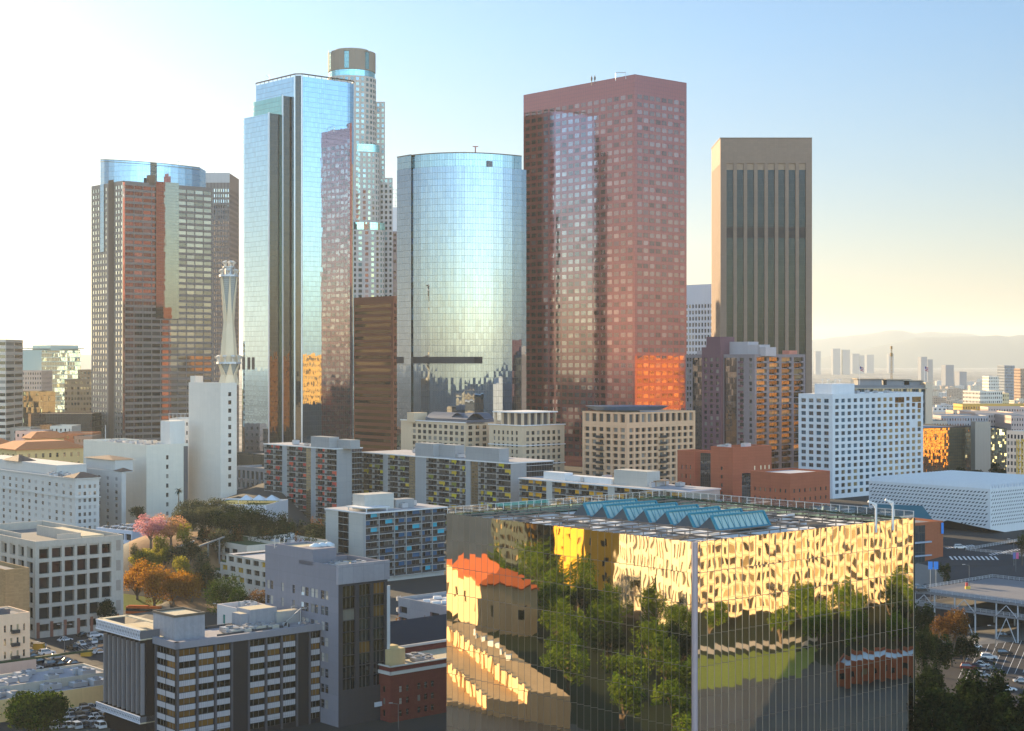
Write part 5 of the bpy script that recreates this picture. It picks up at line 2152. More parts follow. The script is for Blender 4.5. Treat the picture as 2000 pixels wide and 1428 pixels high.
    for zz, hh in ((zw - .1, 2.3), (zb + 6.2, 1.7)):
        lt = MB()
        a, b = l2 - V * 1.6 + U * 1.0, n2 - V * 1.6
        lt.box((a.x, a.y, zz), (b.x - a.x, b.y - a.y, 0), (V.x * 15, V.y * 15, 0), (0, 0, .3), bottom=True)
        cb = MB()
        m_ = 28
        nl = -V * .06
        for i in range(m_):
            for s in (0, 1):
                p_ = a + (b - a) * ((i + s) / m_) + nl
                q_ = a + (b - a) * ((i + 1 - s) / m_) + nl
                cb.beam((p_.x, p_.y, zz + .25), (q_.x, q_.y, zz + hh - .15), .12, .12)
        for h in (.2, hh):
            cb.beam((a.x + nl.x, a.y + nl.y, zz + h), (b.x + nl.x, b.y + nl.y, zz + h), .25, .25)
        c = a + V * 7.5
        cwface(lt, a, b, zz + .3, zz + hh - .1, 1)
        cwface(lt, c, a, zz + .3, zz + hh - .1, 1)
        cwface(lt, b, b + V * 5, zz + .3, zz + hh - .1, 1)
        B.part('parapet_floor', lt, [wallmat('cream_gravel_roof'), plain('dark_grey_back', (.09, .09, .1))])
        B.part('lattice_parapet', cb, [plain('white_lattice', (.6, .6, .64), .5)])
        if hh > 2:
            tp = MB()
            for p_, q_ in ((a, b), (a, c), (c, c - U * wl * .75)):
                tp.beam((p_.x + V.x * .8, p_.y + V.y * .8, zz + hh), (q_.x + V.x * .8, q_.y + V.y * .8, zz + hh), 1.5, .2)
            B.part('parapet_cap', tp, [wallmat('cream_gravel_roof')])
    B.done([dark, wallmat('stained_roof', (.34, .33, .35), .4)])

    # ---- grey block with the taller stepped stair towers
    N, L, R_, Fr = corners(661, 380, 518, 757)
    B = Bld('office_block', 'grey rendered block with paired windows and dark glass front beside the dark office', 'office', N, zb)
    grey = wallmat('lilac_grey_render', (.21, .205, .235), .1, .85, (50, 3.9), .85)
    zt = Zp(1106, 380)
    at = lambda px: N + U * along(N, U, px)
    s = [N, at(584), at(541), at(518)]
    zts = [zt, Zp(1069, at(584).y), Zp(1060, at(541).y) - 1]
    wm = winmat('sash_window_glass', (.03, .03, .033), (.5, .47, .42), .4, .2)
    fh = 3.75
    for i in range(3):
        p, q = s[i + 1], s[i]
        Lf = (q - p).length
        rows = [(zt - 8.6 - fh * j, zt - 6.5 - fh * j) for j in range(9)][::-1]
        rows = [k for k in rows if k[0] > zb + 2]
        if i == 0:
            cols = [c for k in (.06, .30, .56) for c in ((Lf * k, Lf * k + 1.5), (Lf * k + 1.65, Lf * k + 3.15))]
        elif i == 1:
            cols = [(Lf * .2, Lf * .2 + 1.1), (Lf * .7, Lf * .7 + 1.1)]
        else:
            cols = [(Lf * .12, Lf * .12 + 1.4), (Lf * .12 + 1.6, Lf * .12 + 3.0)]
        B.facade(p, q, zb, zts[i], cols, rows, .2, wm, style=2)
        dp = 22 if i == 0 else (9 if i == 1 else 5)
        pts = [q, q + V * (R_ - N).length, p + V * (R_ - N).length, p] if i == 0 else [q, q + V * dp, p + V * dp, p]
        if i:
            B.plainwall(q, q + V * dp, zb, zts[i])
            B.plainwall(q + V * dp, p + V * dp, zb, zts[i])
            B.plainwall(p + V * dp, p, zb, zts[i])
        B.roof([(k_.x, k_.y) for k_ in pts], zts[i], 1.2 if i == 0 else .5, .35)
    wr = (R_ - N).length
    fr = wallmat('shaded_stone_front', (.06, .055, .06), .12, .8)  # darkened to stand in for shade from the blocks opposite
    gl = winmat('bronze_office_glass')
    cols = [(wr * a, wr * b) for a, b in ((.09, .34), (.42, .65), (.71, .94))]
    rows = [(zt - 5 - 2.78 * (j + 1) + .12, zt - 5 - 2.78 * j) for j in range(11)][::-1]
    rows = [k for k in rows if k[0] > zb + 8]
    B.facade(N, R_, zb, zt, cols, rows, .5, lambda i, j: gl if RN.random() < .35 else M_win, style=4, m=2)
    B.plainwall(R_, Fr, zb, zt)
    B.plainwall(Fr, s[1], zb, zt)
    tb = MB()
    n = -U
    a, b = N + n * .35 - V * .3, R_ + n * .35 + V * .4
    tb.box((a.x, a.y, zt - 4.4), (b.x - a.x, b.y - a.y, 0), (U.x * .8, U.y * .8, 0), (0, 0, 4.7), bottom=True)
    B.part('top_panel', tb, [wallmat('grey_top_panel', (.3, .29, .315), .2, .7, (3.1, 50), .7)])
    bp = MB()
    a, b = R_ - V * .2 + n * .1, R_ + V * .6 + n * .1
    bp.box((a.x, a.y, zb), (V.x * .9, V.y * .9, 0), (U.x * .6, U.y * .6, 0), (0, 0, zt - 6 - zb))
    B.part('drain_pipe', bp, [M_white])
    for px in (600, 613, 626):
        c = at(600) + V * along(at(600), V, px)
        c = N + U * 16 + V * along(N + U * 16, V, px + 16)
        t = MB()
        t.tube((c.x, c.y, zt - 1), (c.x, c.y, zt + 3.2), 1.5, n=18)
        t.tube((c.x, c.y, zt + 3.2), (c.x, c.y, zt + 3.8), 1.5, .4, n=18)
        B.part('water_tank', t, [plain('white_tank')if 'white_tank' not in MATS else MATS['white_tank']], True)
    ph = MB()
    c = N + U * 10
    a, b = at(584) - U * 0, at(569)
    ph.box((a.x, a.y, zt - 1), (-U.x * 6, -U.y * 6, 0), (V.x * 7, V.y * 7, 0), (0, 0, 4))
    B.part('stair_head', ph, [grey])
    an = MB()
    c = s[2] + U * 1
    for k in range(3):
        an.tube((c.x + k, c.y + .4 * k, zts[2] - .5), (c.x + k * 1.2, c.y + .4 * k, zts[2] + 2.2), .09)
    B.part('antenna', an, [M_steel])
    B.units((N + U * 3, N + U * 12, N + U * 3 + V * 12, Fr), zt - 1.2, 6, 8, hmax=1)
    sg = MB()
    q = N + V * wr * .7 - U * .5
    sg.box((q.x, q.y, zb + 5.5), (V.x * 2.6, V.y * 2.6, 0), (-U.x * .2, -U.y * .2, 0), (0, 0, 1.1), bottom=True)
    B.part('shop_sign', sg, [plain('pale_shop_sign', (.6, .66, .72), .5)])
    B.done([grey, wallmat('cream_gravel_roof'), fr])


SPAN = []
dark_office()


# ------------------------------------------------------------------ red brick block, garages, terraces
def brick_block():
    N, L, R_, Fr = corners_m(763, 385, 16, 48)
    B = Bld('brick_building', 'red brick building with white cornice bands beside the gold cube', 'brick building', N, 10)
    br = wallmat('dark_red_brick', (.17, .045, .035), .15, .85, (1.2, .35), .85)
    stone = wallmat('tan_stone_base', (.27, .22, .19), .12)
    zt = Zp(1303, 385)
    rows = [(zt - 5.0 - 2.9 * j - 1.5, zt - 5.0 - 2.9 * j) for j in range(3)][::-1]
    cols = [(2.6, 3.5), (4.7, 5.6), (8.2, 9.2), (10.3, 11.3), (12.4, 13.4), (17.6, 18.5), (19.6, 20.5)] + [(24 + 3 * i, 25 + 3 * i) for i in range(7)]
    B.facade(N, R_, zt - 13.8, zt, cols, rows, .25, winmat('sash_window_glass'), style=2)
    B.facade(L, N, zt - 13.8, zt, even(16, 4, .3, 1), rows, .25, None)
    B.plainwall(R_, Fr, 10, zt)
    B.plainwall(Fr, L, 10, zt)
    B.roof([N, R_, Fr, L], zt, .9)
    for z, h in ((zt - 2.0, .8), (zt - 14.2, .55), (zt - .1, .3)):
        for p, d, n, Lf in ((N, V, -U, 48), (L, -U, -V, 16)):
            m = MB()
            m.box((p.x + n.x * .35 - d.x * .35, p.y + n.y * .35 - d.y * .35, z), (d.x * (Lf + .7), d.y * (Lf + .7), 0), (-n.x * .4, -n.y * .4, 0), (0, 0, h), bottom=True)
            B.part('cornice', m, [plain('white_cornice', (.6, .58, .55))])
    g = B.w
    B.w = MB()
    B.facade(N, R_, 10, zt - 14, [(2.2, 3.3), (4.2, 5.3), (7.6, 8.8), (10, 14), (15.6, 20), (23, 28), (31, 36), (39, 44)], [(13, 18.0 if zt - 14 > 18.6 else zt - 15)] if zt - 14 > 15 else [], .5, M_win)
    B.facade(L, N, 10, zt - 14, [], [], .3)
    B.part('stone_base', B.w, [stone])
    B.w = g
    bx = MB()
    q = N + V * 4 + U * 5
    bx.cbox(q.x, q.y, zt - .9, 5, 4.5, 4.4, math.atan2(V.y, V.x))
    bx.cbox(q.x, q.y, zt + 3.5, 2.4, 2.4, .7, math.atan2(V.y, V.x))
    B.part('stair_head', bx, [wallmat('cream_stair_head', (.6, .47, .25), .1)])
    B.units((N + V * 7, N + U * 12 + V * 7, N + V * 22, Fr), zt - .9, 7, 12, hmax=.9)
    B.done([br, wallmat('cream_gravel_roof')])
    N, L, R_, Fr = corners_m(745, 404, 30, 60)
    B = Bld('brick_building', 'low red brick building with rows of dark solar panels on its roof', 'brick building', N, 10)
    zt = Zp(1268, 404)
    for p, q in ((N, R_), (R_, Fr), (Fr, L), (L, N)):
        B.plainwall(p, q, 10, zt)
    B.roof([N, R_, Fr, L], zt, .7)
    m = MB()
    m.box((N.x - U.x * .2, N.y - U.y * .2, zt - .5), (V.x * 60, V.y * 60, 0), (U.x * .5, U.y * .5, 0), (0, 0, .6), bottom=True)
    B.part('cornice', m, [plain('white_cornice')if 'white_cornice' not in MATS else MATS['white_cornice']])
    pv = plain('solar_panel_dark', (.02, .02, .025), .25, .1)
    for i in range(7):
        q = N + U * (2.5 + 3.7 * i) + V * 2
        s = MB()
        a, b = q, q + V * 52
        s.face([(a.x, a.y, zt - .3), (b.x, b.y, zt - .3), (b.x + U.x * 2.6, b.y + U.y * 2.6, zt + 1.1), (a.x + U.x * 2.6, a.y + U.y * 2.6, zt + 1.1)])
        s.face([(a.x, a.y, zt - .34), (a.x + U.x * 2.6, a.y + U.y * 2.6, zt + 1.06), (b.x + U.x * 2.6, b.y + U.y * 2.6, zt + 1.06), (b.x, b.y, zt - .34)])
        for k in range(10):
            t = a + V * (52 * k / 9) + U * 2.4
            s.cbox(t.x, t.y, zt - .7, .1, .1, 1.6)
        B.part('solar_panel', s, [pv])
    B.done([br, M_roof])


brick_block()


def garage_small():
    N, L, R_, Fr = corners(905, 470, 778, 1010)
    zt = Zp(1190, 470)
    B = Bld('parking_garage', 'grey concrete parking garage with planters on its roof below the turquoise slab', 'parking garage', N, 10)
    wl = (N - L).length
    B.facade(L, N, 10, zt, [(wl * .02, wl * .14), (wl * .5, wl * .64), (wl * .8, wl * .95)], [(zt - 3 - 3.3 * j - 1.7, zt - 3 - 3.3 * j + .3) for j in range(5)][::-1], .8, lambda i, j: M_dark)
    B.plainwall(N, R_, 10, zt)
    B.plainwall(R_, Fr, 10, zt)
    B.plainwall(Fr, L, 10, zt)
    B.roof([N, R_, Fr, L], zt, .9)
    ln = MB()
    for j in range(4):
        for k in range(5):
            t0, t1 = math.pi * .5 * k / 5, math.pi * .5 * (k + 1) / 5
            p = L + U * 3.2 * math.sin(t0) + V * 3.2 * (1 - math.cos(t0))
            q = L + U * 3.2 * math.sin(t1) + V * 3.2 * (1 - math.cos(t1))
            ln.box((q.x, q.y, zt - 3.4 * j - 1.3), (p.x - q.x, p.y - q.y, 0), (V.x * .3, V.y * .3, 0), (0, 0, 1.1), bottom=True)
    B.part('ramp_parapet', ln, [M_conc])
    r = random.Random(4)
    for i in range(9):
        p = L - U * r.uniform(4, wl - 8) + V * r.uniform(3, 16)
        m = MB()
        m.cbox(p.x, p.y, zt - .9, r.uniform(1.5, 3), r.uniform(1, 1.6), .8, r.uniform(0, 1))
        B.part('planter', m, [M_white])
    m = MB()
    for k in (zt - 4.6, zt - 7.9, zt - 11.2):
        p = L - U * wl * .72
        m.box((p.x - V.x * .1, p.y - V.y * .1, k), (-U.x * 2.2, -U.y * 2.2, 0), (V.x * .05, V.y * .05, 0), (0, 0, 1.7))
    B.part('white_panel', m, [plain('white_sheet_panel', (.75, .75, .78))])
    B.done([wallmat('grey_garage_concrete', (.3, .3, .31), .15, .9, (6, 3.3), .85), wallmat('grey_garage_deck', (.25, .25, .27), .2)])
    return zt


ZGS = garage_small()


def garage_big():
    N, L, R_, Fr = corners_m(69, 500, 60, 52)
    zb, zt = 10, Zp(1058, 500)
    R_ = N + V * along(N, V, 241)
    Fr = R_ + U * 60
    B = Bld('parking_garage', 'old concrete grid framed parking garage with open bays and a roof deck, at the left', 'parking garage', N, zb)
    conc = wallmat('weathered_cream_concrete', (.42, .37, .31), .22, .9, streak=.25)
    fh = (zt - 13.5) / 6.1
    rows = [(zt - 2.0 - fh * (j + 1) + 1.15, zt - 2.0 - fh * j) for j in range(5)][::-1]
    rows = [(zb + 4, rows[0][0] - 1.6)] + rows
    ins = winmat('garage_interior', (.012, .012, .013), (.03, .03, .03), .3, .02)
    wr = (R_ - N).length
    B.facade(N, R_, zb, zt, even(wr - 3, 6, .78, .8), rows, 1.2, ins)
    B.facade(L, N, zb, zt, even(60, 9, .66, .8), rows, 1.2, ins)
    B.plainwall(R_, Fr, zb, zt)
    B.plainwall(Fr, L, zb, zt)
    B.roof([N, R_, Fr, L], zt, 2.6, .5)
    # sloping decks seen through the bays
    for j in range(1, 6):
        z = zt - 2.0 - fh * j
        m = MB()
        a, b = N + U * 1.6 + V * .6, R_ + U * 1.6 - V * .6
        m.face([(a.x, a.y, z + .2), (b.x, b.y, z + 1.1), (b.x, b.y, z + 1.9), (a.x, a.y, z + 1.0)])
        B.part('ramp_edge', m, [wallmat('grey_ramp', (.16, .155, .15), .15)])
    # penthouse walls on the roof
    for (a0, b0, a1, b1, h) in ((8, 11, 8, 19, 3.4), (8, 19, 40, 19, 3.4), (22, 5, 40, 5, 3)):
        m = MB()
        p, q = N + U * a0 + V * b0, N + U * a1 + V * b1
        m.beam((p.x, p.y, zt - 2.6 + h / 2), (q.x, q.y, zt - 2.6 + h / 2), .5, h)
        B.part('roof_wall', m, [conc])
    m = MB()
    q = [N + U * 9 + V * 20, N + U * 9 + V * 28, N + U * 40 + V * 28, N + U * 40 + V * 20]
    m.prism([(p.x, p.y) for p in q], zt - 2.6, zt - .5)
    B.part('raised_roof', m, [wallmat('cream_gravel_roof')])
    pl = MB()
    n = -U
    for i in range(7):
        p = N + V * (i * (wr - 3) / 6 + .4)
        pl.box((p.x + n.x * .15, p.y + n.y * .15, zb), (V.x * 1.0, V.y * 1.0, 0), (U.x * .3, U.y * .3, 0), (0, 0, 7))
    B.part('brick_pillar', pl, [wallmat('terracotta_pillar', (.22, .09, .06), .15)])
    dr = MB()
    for i in range(4):
        z = zb + 8 + i * 6.5
        p = N + V * (wr - 2.6)
        dr.box((p.x + n.x * .08, p.y + n.y * .08, z), (V.x * 1.6, V.y * 1.6, 0), (U.x * .05, U.y * .05, 0), (0, 0, 3.4))
    B.part('wall_panel', dr, [wallmat('stained_panel', (.3, .25, .21), .3)])
    B.done([conc, wallmat('garage_roof_deck', (.2, .19, .18), .25)])
    return zt - 2.6


ZGB = garage_big()

# ---- small buildings bottom left
simple_tower('ochre_wall', 'blank ochre brick wall of a building left of the garage', 'building', 10, 470, -60, 57.5, 1113,
             [wallmat('ochre_brick', (.30, .2, .1), .25, .9, (1.4, .4), .88), M_roofd], base=10)
B = simple_tower('cream_building', 'small cream four storey building with narrow arched windows at the left edge', 'building', -40, 428, -80, 58.5, 1206,
                 [wallmat('warm_lit_cream_render', (.76, .52, .34), .08, .85), M_roofd],  # warm light on the cream front is put into its colour
                 None, (7, .34, 3.55, 1.9, .22, winmat('arched_window_glass', (.03, .025, .02), (.4, .33, .2), .4, .2), 2, .8, 3.0), base=10, par=.8)
N, L, R_, Fr = B.cs
for j in range(3):
    for x in (.62,):
        m = MB()
        p = N + V * ((R_ - N).length * x) - U * .05
        m.box((p.x, p.y, B.zt - 5.3 - 3.55 * j), (V.x * 2.2, V.y * 2.2, 0), (-U.x * .9, -U.y * .9, 0), (0, 0, .9), bottom=True)
        B.part('balcony', m, [plain('dark_iron', (.03, .03, .03))])
m = MB()
p = N - U * 4
m.box((p.x, p.y, 10), (V.x * (R_ - N).length, V.y * (R_ - N).length, 0), (U.x * 4, U.y * 4, 0), (0, 0, Zp(1300, 425) - 10))
m.box((p.x + V.x, p.y + V.y, Zp(1300, 425)), (V.x * 30, V.y * 30, 0), (U.x * 1, U.y * 1, 0), (0, 0, .5), 1)
B.part('terrace', m, [wallmat('pink_terrace_wall', (.55, .38, .3), .1), plain('dark_shrub', (.03, .05, .02), .9)])
B.units((N + U * 2, L, R_, Fr), B.zt - .8, 6, 31, m=plain('dark_plant'), hmax=2)


def low_roofs():
    """two long flat roofs with a blank wall coloured for warm reflected light, bottom left"""
    for (pxn, pyn, dep, name, lab, wallc, px1, zb) in (
            (-30, 1346, 15, 'low_building', 'long low building with a pale grey flat roof behind the car park wall', (.4, .36, .3), 215, 12),
            (-30, 1372, 11, 'low_building', 'long low building with a blank wall coloured as if lit gold beside the bottom left car park', (.62, .43, .2), 215, 11)):  # golden reflected light is put into the wall colour
        zt = 19.0 if dep == 15 else 17.4
        Y = (HC - zt) * F / (pyn - HZ)
        N = P2(pxn, Y)
        b = along(N, V, px1)
        R_ = N + V * b
        Fr, L = R_ + U * dep, N + U * dep
        B = Bld(name, lab, 'building', N, zb)
        for p, q in ((N, R_), (R_, Fr), (Fr, L), (L, N)):
            B.plainwall(p, q, zb, zt)
        B.roof([N, R_, Fr, L], zt, .6, .5, 2)
        B.units((N + U * 1, N + U * (dep - 1), R_ + U, Fr), zt - .6, 12, int(dep), hmax=1.6, inset=.06)
        B.done([wallmat('low_wall_%d' % dep, wallc, .15, .9, (5, 50), .8), wallmat('low_roof_grey', (.33, .33, .36), .3), wallmat('warm_parapet', (.5, .43, .34), .2)])


low_roofs()
m = simple_tower('small_building', 'small white building with a green door strip behind the dark office roof', 'building', 470, 448, 424, 530, 1190,
                 [wallmat('pinkish_white_render', (.62, .54, .5), .08), wallmat('pale_pink_roof', (.55, .46, .42), .12)], (2, .25, 6, 2.6, .15, winmat('teal_door_glass', (.02, .16, .14), (.05, .2, .18), .5, .2), 0, 1.2, 2.6), None, base=10, par=1.4, unit=4)


# ---- terraced blocks by the hillside
def terraces():
    cream = wallmat('cream_terrace_render', (.52, .46, .38), .12)
    green = plain('green_roof_plants', (.05, .075, .025), .95, 0, .2, .5)
    N, L, R_, Fr = corners(482, 600, 374.5, 560)
    B = Bld('terraced_block', 'cream block with dark square openings and a planted green roof on the hillside', 'apartment block', N, 14)
    zt = Zp(1066, 600)
    wl = (N - L).length
    B.facade(L, N, 14, zt, [c for c in even(wl, 7, .82, .5)][1:6], [(zt - 2 - 3.2 * j - 2.1, zt - 2 - 3.2 * j) for j in range(4)][::-1], .9, lambda i, j: M_dark)
    B.plainwall(N, R_, 14, zt)
    B.plainwall(R_, Fr, 14, zt)
    B.plainwall(Fr, L, 14, zt)
    B.roof([N, R_, Fr, L], zt, .3)
    B.done([cream, green])
    N, L, R_, Fr = corners(560, 545, 442, 640)
    B = Bld('terraced_block', 'cream stepped block with yellow curtained windows left of the grey tower', 'apartment block', N, 12)
    zt = Zp(1102, 545)
    wl = (N - L).length
    am = winmat('amber_curtain_glass', (.04, .03, .02), (.5, .3, .03), .45, .15)
    for i, (off, dz) in enumerate(((0, 0), (4.2, 3.4), (8.4, 6.8))):
        a = L + U * off
        p = (a, N)
        z1, z0 = zt - dz, (zt - dz - 3.4 if i < 2 else 12)
        B.facade(a - V * .02 * i, N - V * .02 * i, z0, z1, even((N - a).length, 7 + i, .7, .4), [(z1 - 2.6, z1 - .75)], .5, lambda i, j: am, style=1)
        B.plainwall(a + V * 16, a, z0, z1)
        B.w.face([(k.x, k.y, z1) for k in (a, a - U * 4.2, a - U * 4.2 + V * 16, a + V * 16)], m=1)
    B.plainwall(N, R_, 12, zt)
    B.roof([N, R_, Fr, L], zt, .5)
    m = MB()
    for i in range(1, 3):
        a = L + U * 4.2 * i + V * .5
        m.box((a.x, a.y, zt - 3.4 * i), (-U.x * 3, -U.y * 3, 0), (V.x * 14, V.y * 14, 0), (0, 0, .7))
    B.part('terrace_plants', m, [green])
    B.done([cream, M_roof])
    simple_tower('terraced_block', 'small cream roof house with slatted canopy behind the grey tower', 'apartment block', 560, 600, 484, 640, 1062, [cream, M_roof],
                 (6, .6, 3.2, 1.6, .5, M_win, 0, 1, 2), None, base=14, unit=5)


terraces()


# ------------------------------------------------------------------ white hotel wings, long hall, telephone tower
def hotel_row():
    white = wallmat('hotel_white_render', (.50, .48, .45), .08, .85, (50, 3.25), .93)
    tile = plain('brown_roof_tile', (.13, .08, .06), .8)
    wn = winmat('hotel_window_glass', (.05, .045, .045), (.42, .4, .38), .5, .15)
    B = simple_tower('hotel', 'long white hotel with small paired windows and a tiled corner roof at the left', 'hotel', 147, 760, -70, 194, 935, [white, M_roofd],
                     (17, .34, 3.3, 1.7, .2, wn, 2, 1, 3.2), (4, .5, 3.3, 1.7, .2, wn, 1, 1, 3.2), base=8)
    N, L, R_, Fr = B.cs
    m = MB()
    for z in (B.zt - .5, B.zt - 9.6):
        for p, d, n, Lf in ((L, -U, -V, (N - L).length), (N, V, -U, (R_ - N).length)):
            m.box((p.x + n.x * .5 - d.x * .5, p.y + n.y * .5 - d.y * .5, z), (d.x * (Lf + 1), d.y * (Lf + 1), 0), (-n.x * .6, -n.y * .6, 0), (0, 0, .6), bottom=True)
    B.part('cornice', m, [white])

    def hip(c, n_, a, b, z, h, nm='tile_roof'):
        m = MB()
        q = [c - U * a - V * b, c - U * a + V * b, c + U * a + V * b, c + U * a - V * b]
        r0, r1 = c - V * max(b - a, 0.2), c + V * max(b - a, 0.2)
        Q = [(p.x, p.y, z) for p in q]
        m.face([Q[0], Q[1], (r1.x, r1.y, z + h), (r0.x, r0.y, z + h)])
        m.face([Q[1], Q[2], (r1.x, r1.y, z + h)])
        m.face([Q[2], Q[3], (r0.x, r0.y, z + h), (r1.x, r1.y, z + h)])
        m.face([Q[3], Q[0], (r0.x, r0.y, z + h)])
        m.face(Q[::-1])
        n_.part(nm, m, [tile])
    wr = (R_ - N).length
    hip(N + U * 5.5 + V * wr / 2, B, 6.3, wr / 2 + .9, B.zt + .3, 2.4)
    up = MB()
    a, b = L, N + U * along(N, U, 88)
    a, b = a + V * 6, b + V * 6
    up.box((a.x, a.y, B.zt - 2), (b.x - a.x, b.y - a.y, 0), (V.x * 16, V.y * 16, 0), (0, 0, Zp(906, 800) - B.zt + 2))
    B.part('upper_storey', up, [white])
    hip(N + U * along(N, U, 5) + V * 9, B, 10, 5, Zp(906, 800), 3)
    B.units((N + U * 8, N + U * 40, N + U * 8 + V * (wr - 2), Fr), B.zt - 1.2, 8, 17)
    B = simple_tower('hotel', 'second white hotel wing with a tiled penthouse, behind the first wing', 'hotel', 237.5, 800, 120, 246, 922, [white, M_roofd],
                     (7, .3, 3.3, 1.7, .2, wn, 2, 1, 3.0), None, base=8)
    N, L, R_, Fr = B.cs
    m = MB()
    a, b = N + U * along(N, U, 221), N + U * along(N, U, 165)
    m.box((b.x + V.x, b.y + V.y, B.zt - 1), (a.x - b.x, a.y - b.y, 0), (V.x * 10, V.y * 10, 0), (0, 0, Zp(898, 810) - B.zt + 1))
    B.part('penthouse', m, [white])
    hip((a + b) / 2 + V * 6, B, (a - b).length / 2 + .6, 6.5, Zp(898, 810), 1.6)
    tw = [N + V * 0]
    hip(N + U * 4 + V * 3, B, 4.6, 3.5, B.zt + .2, 1.6)


hotel_row()

hallm = wallmat('cream_hall_panels', (.66, .60, .50), .05, .75, (3.4, 1.9), .93)
B = simple_tower('exchange_hall', 'long windowless cream panelled hall with one column of small windows', 'building', 286, 840, 163, 367, 869, [hallm, M_roof],
                 None, (1, .06, 5.0, 2.2, .3, M_win, 1, 0, 6), base=10, unit=12)
N, L, R_, Fr = B.cs
m = MB()
p = N + V * along(N, V, 358.5) - U * .06
cwface(m, p, R_ - U * .06, 10, B.zt - 1.5)
B.part('dark_slot', m, [plain('dark_slot_panel', (.1, .09, .09))])
m = MB()
p = N + V * 16 + U * 4
m.box((p.x, p.y, B.zt - 1), (V.x * 9, V.y * 9, 0), (U.x * 10, U.y * 10, 0), (0, 0, Zp(822, 860) - B.zt + 1))
B.part('penthouse', m, [wallmat('white_penthouse', (.6, .58, .54))])
m = MB()
p = N + U * along(N, U, 206)
m.tube((p.x, p.y, B.zt), (p.x, p.y, B.zt + 9), .15)
B.part('flag_pole', m, [M_white])


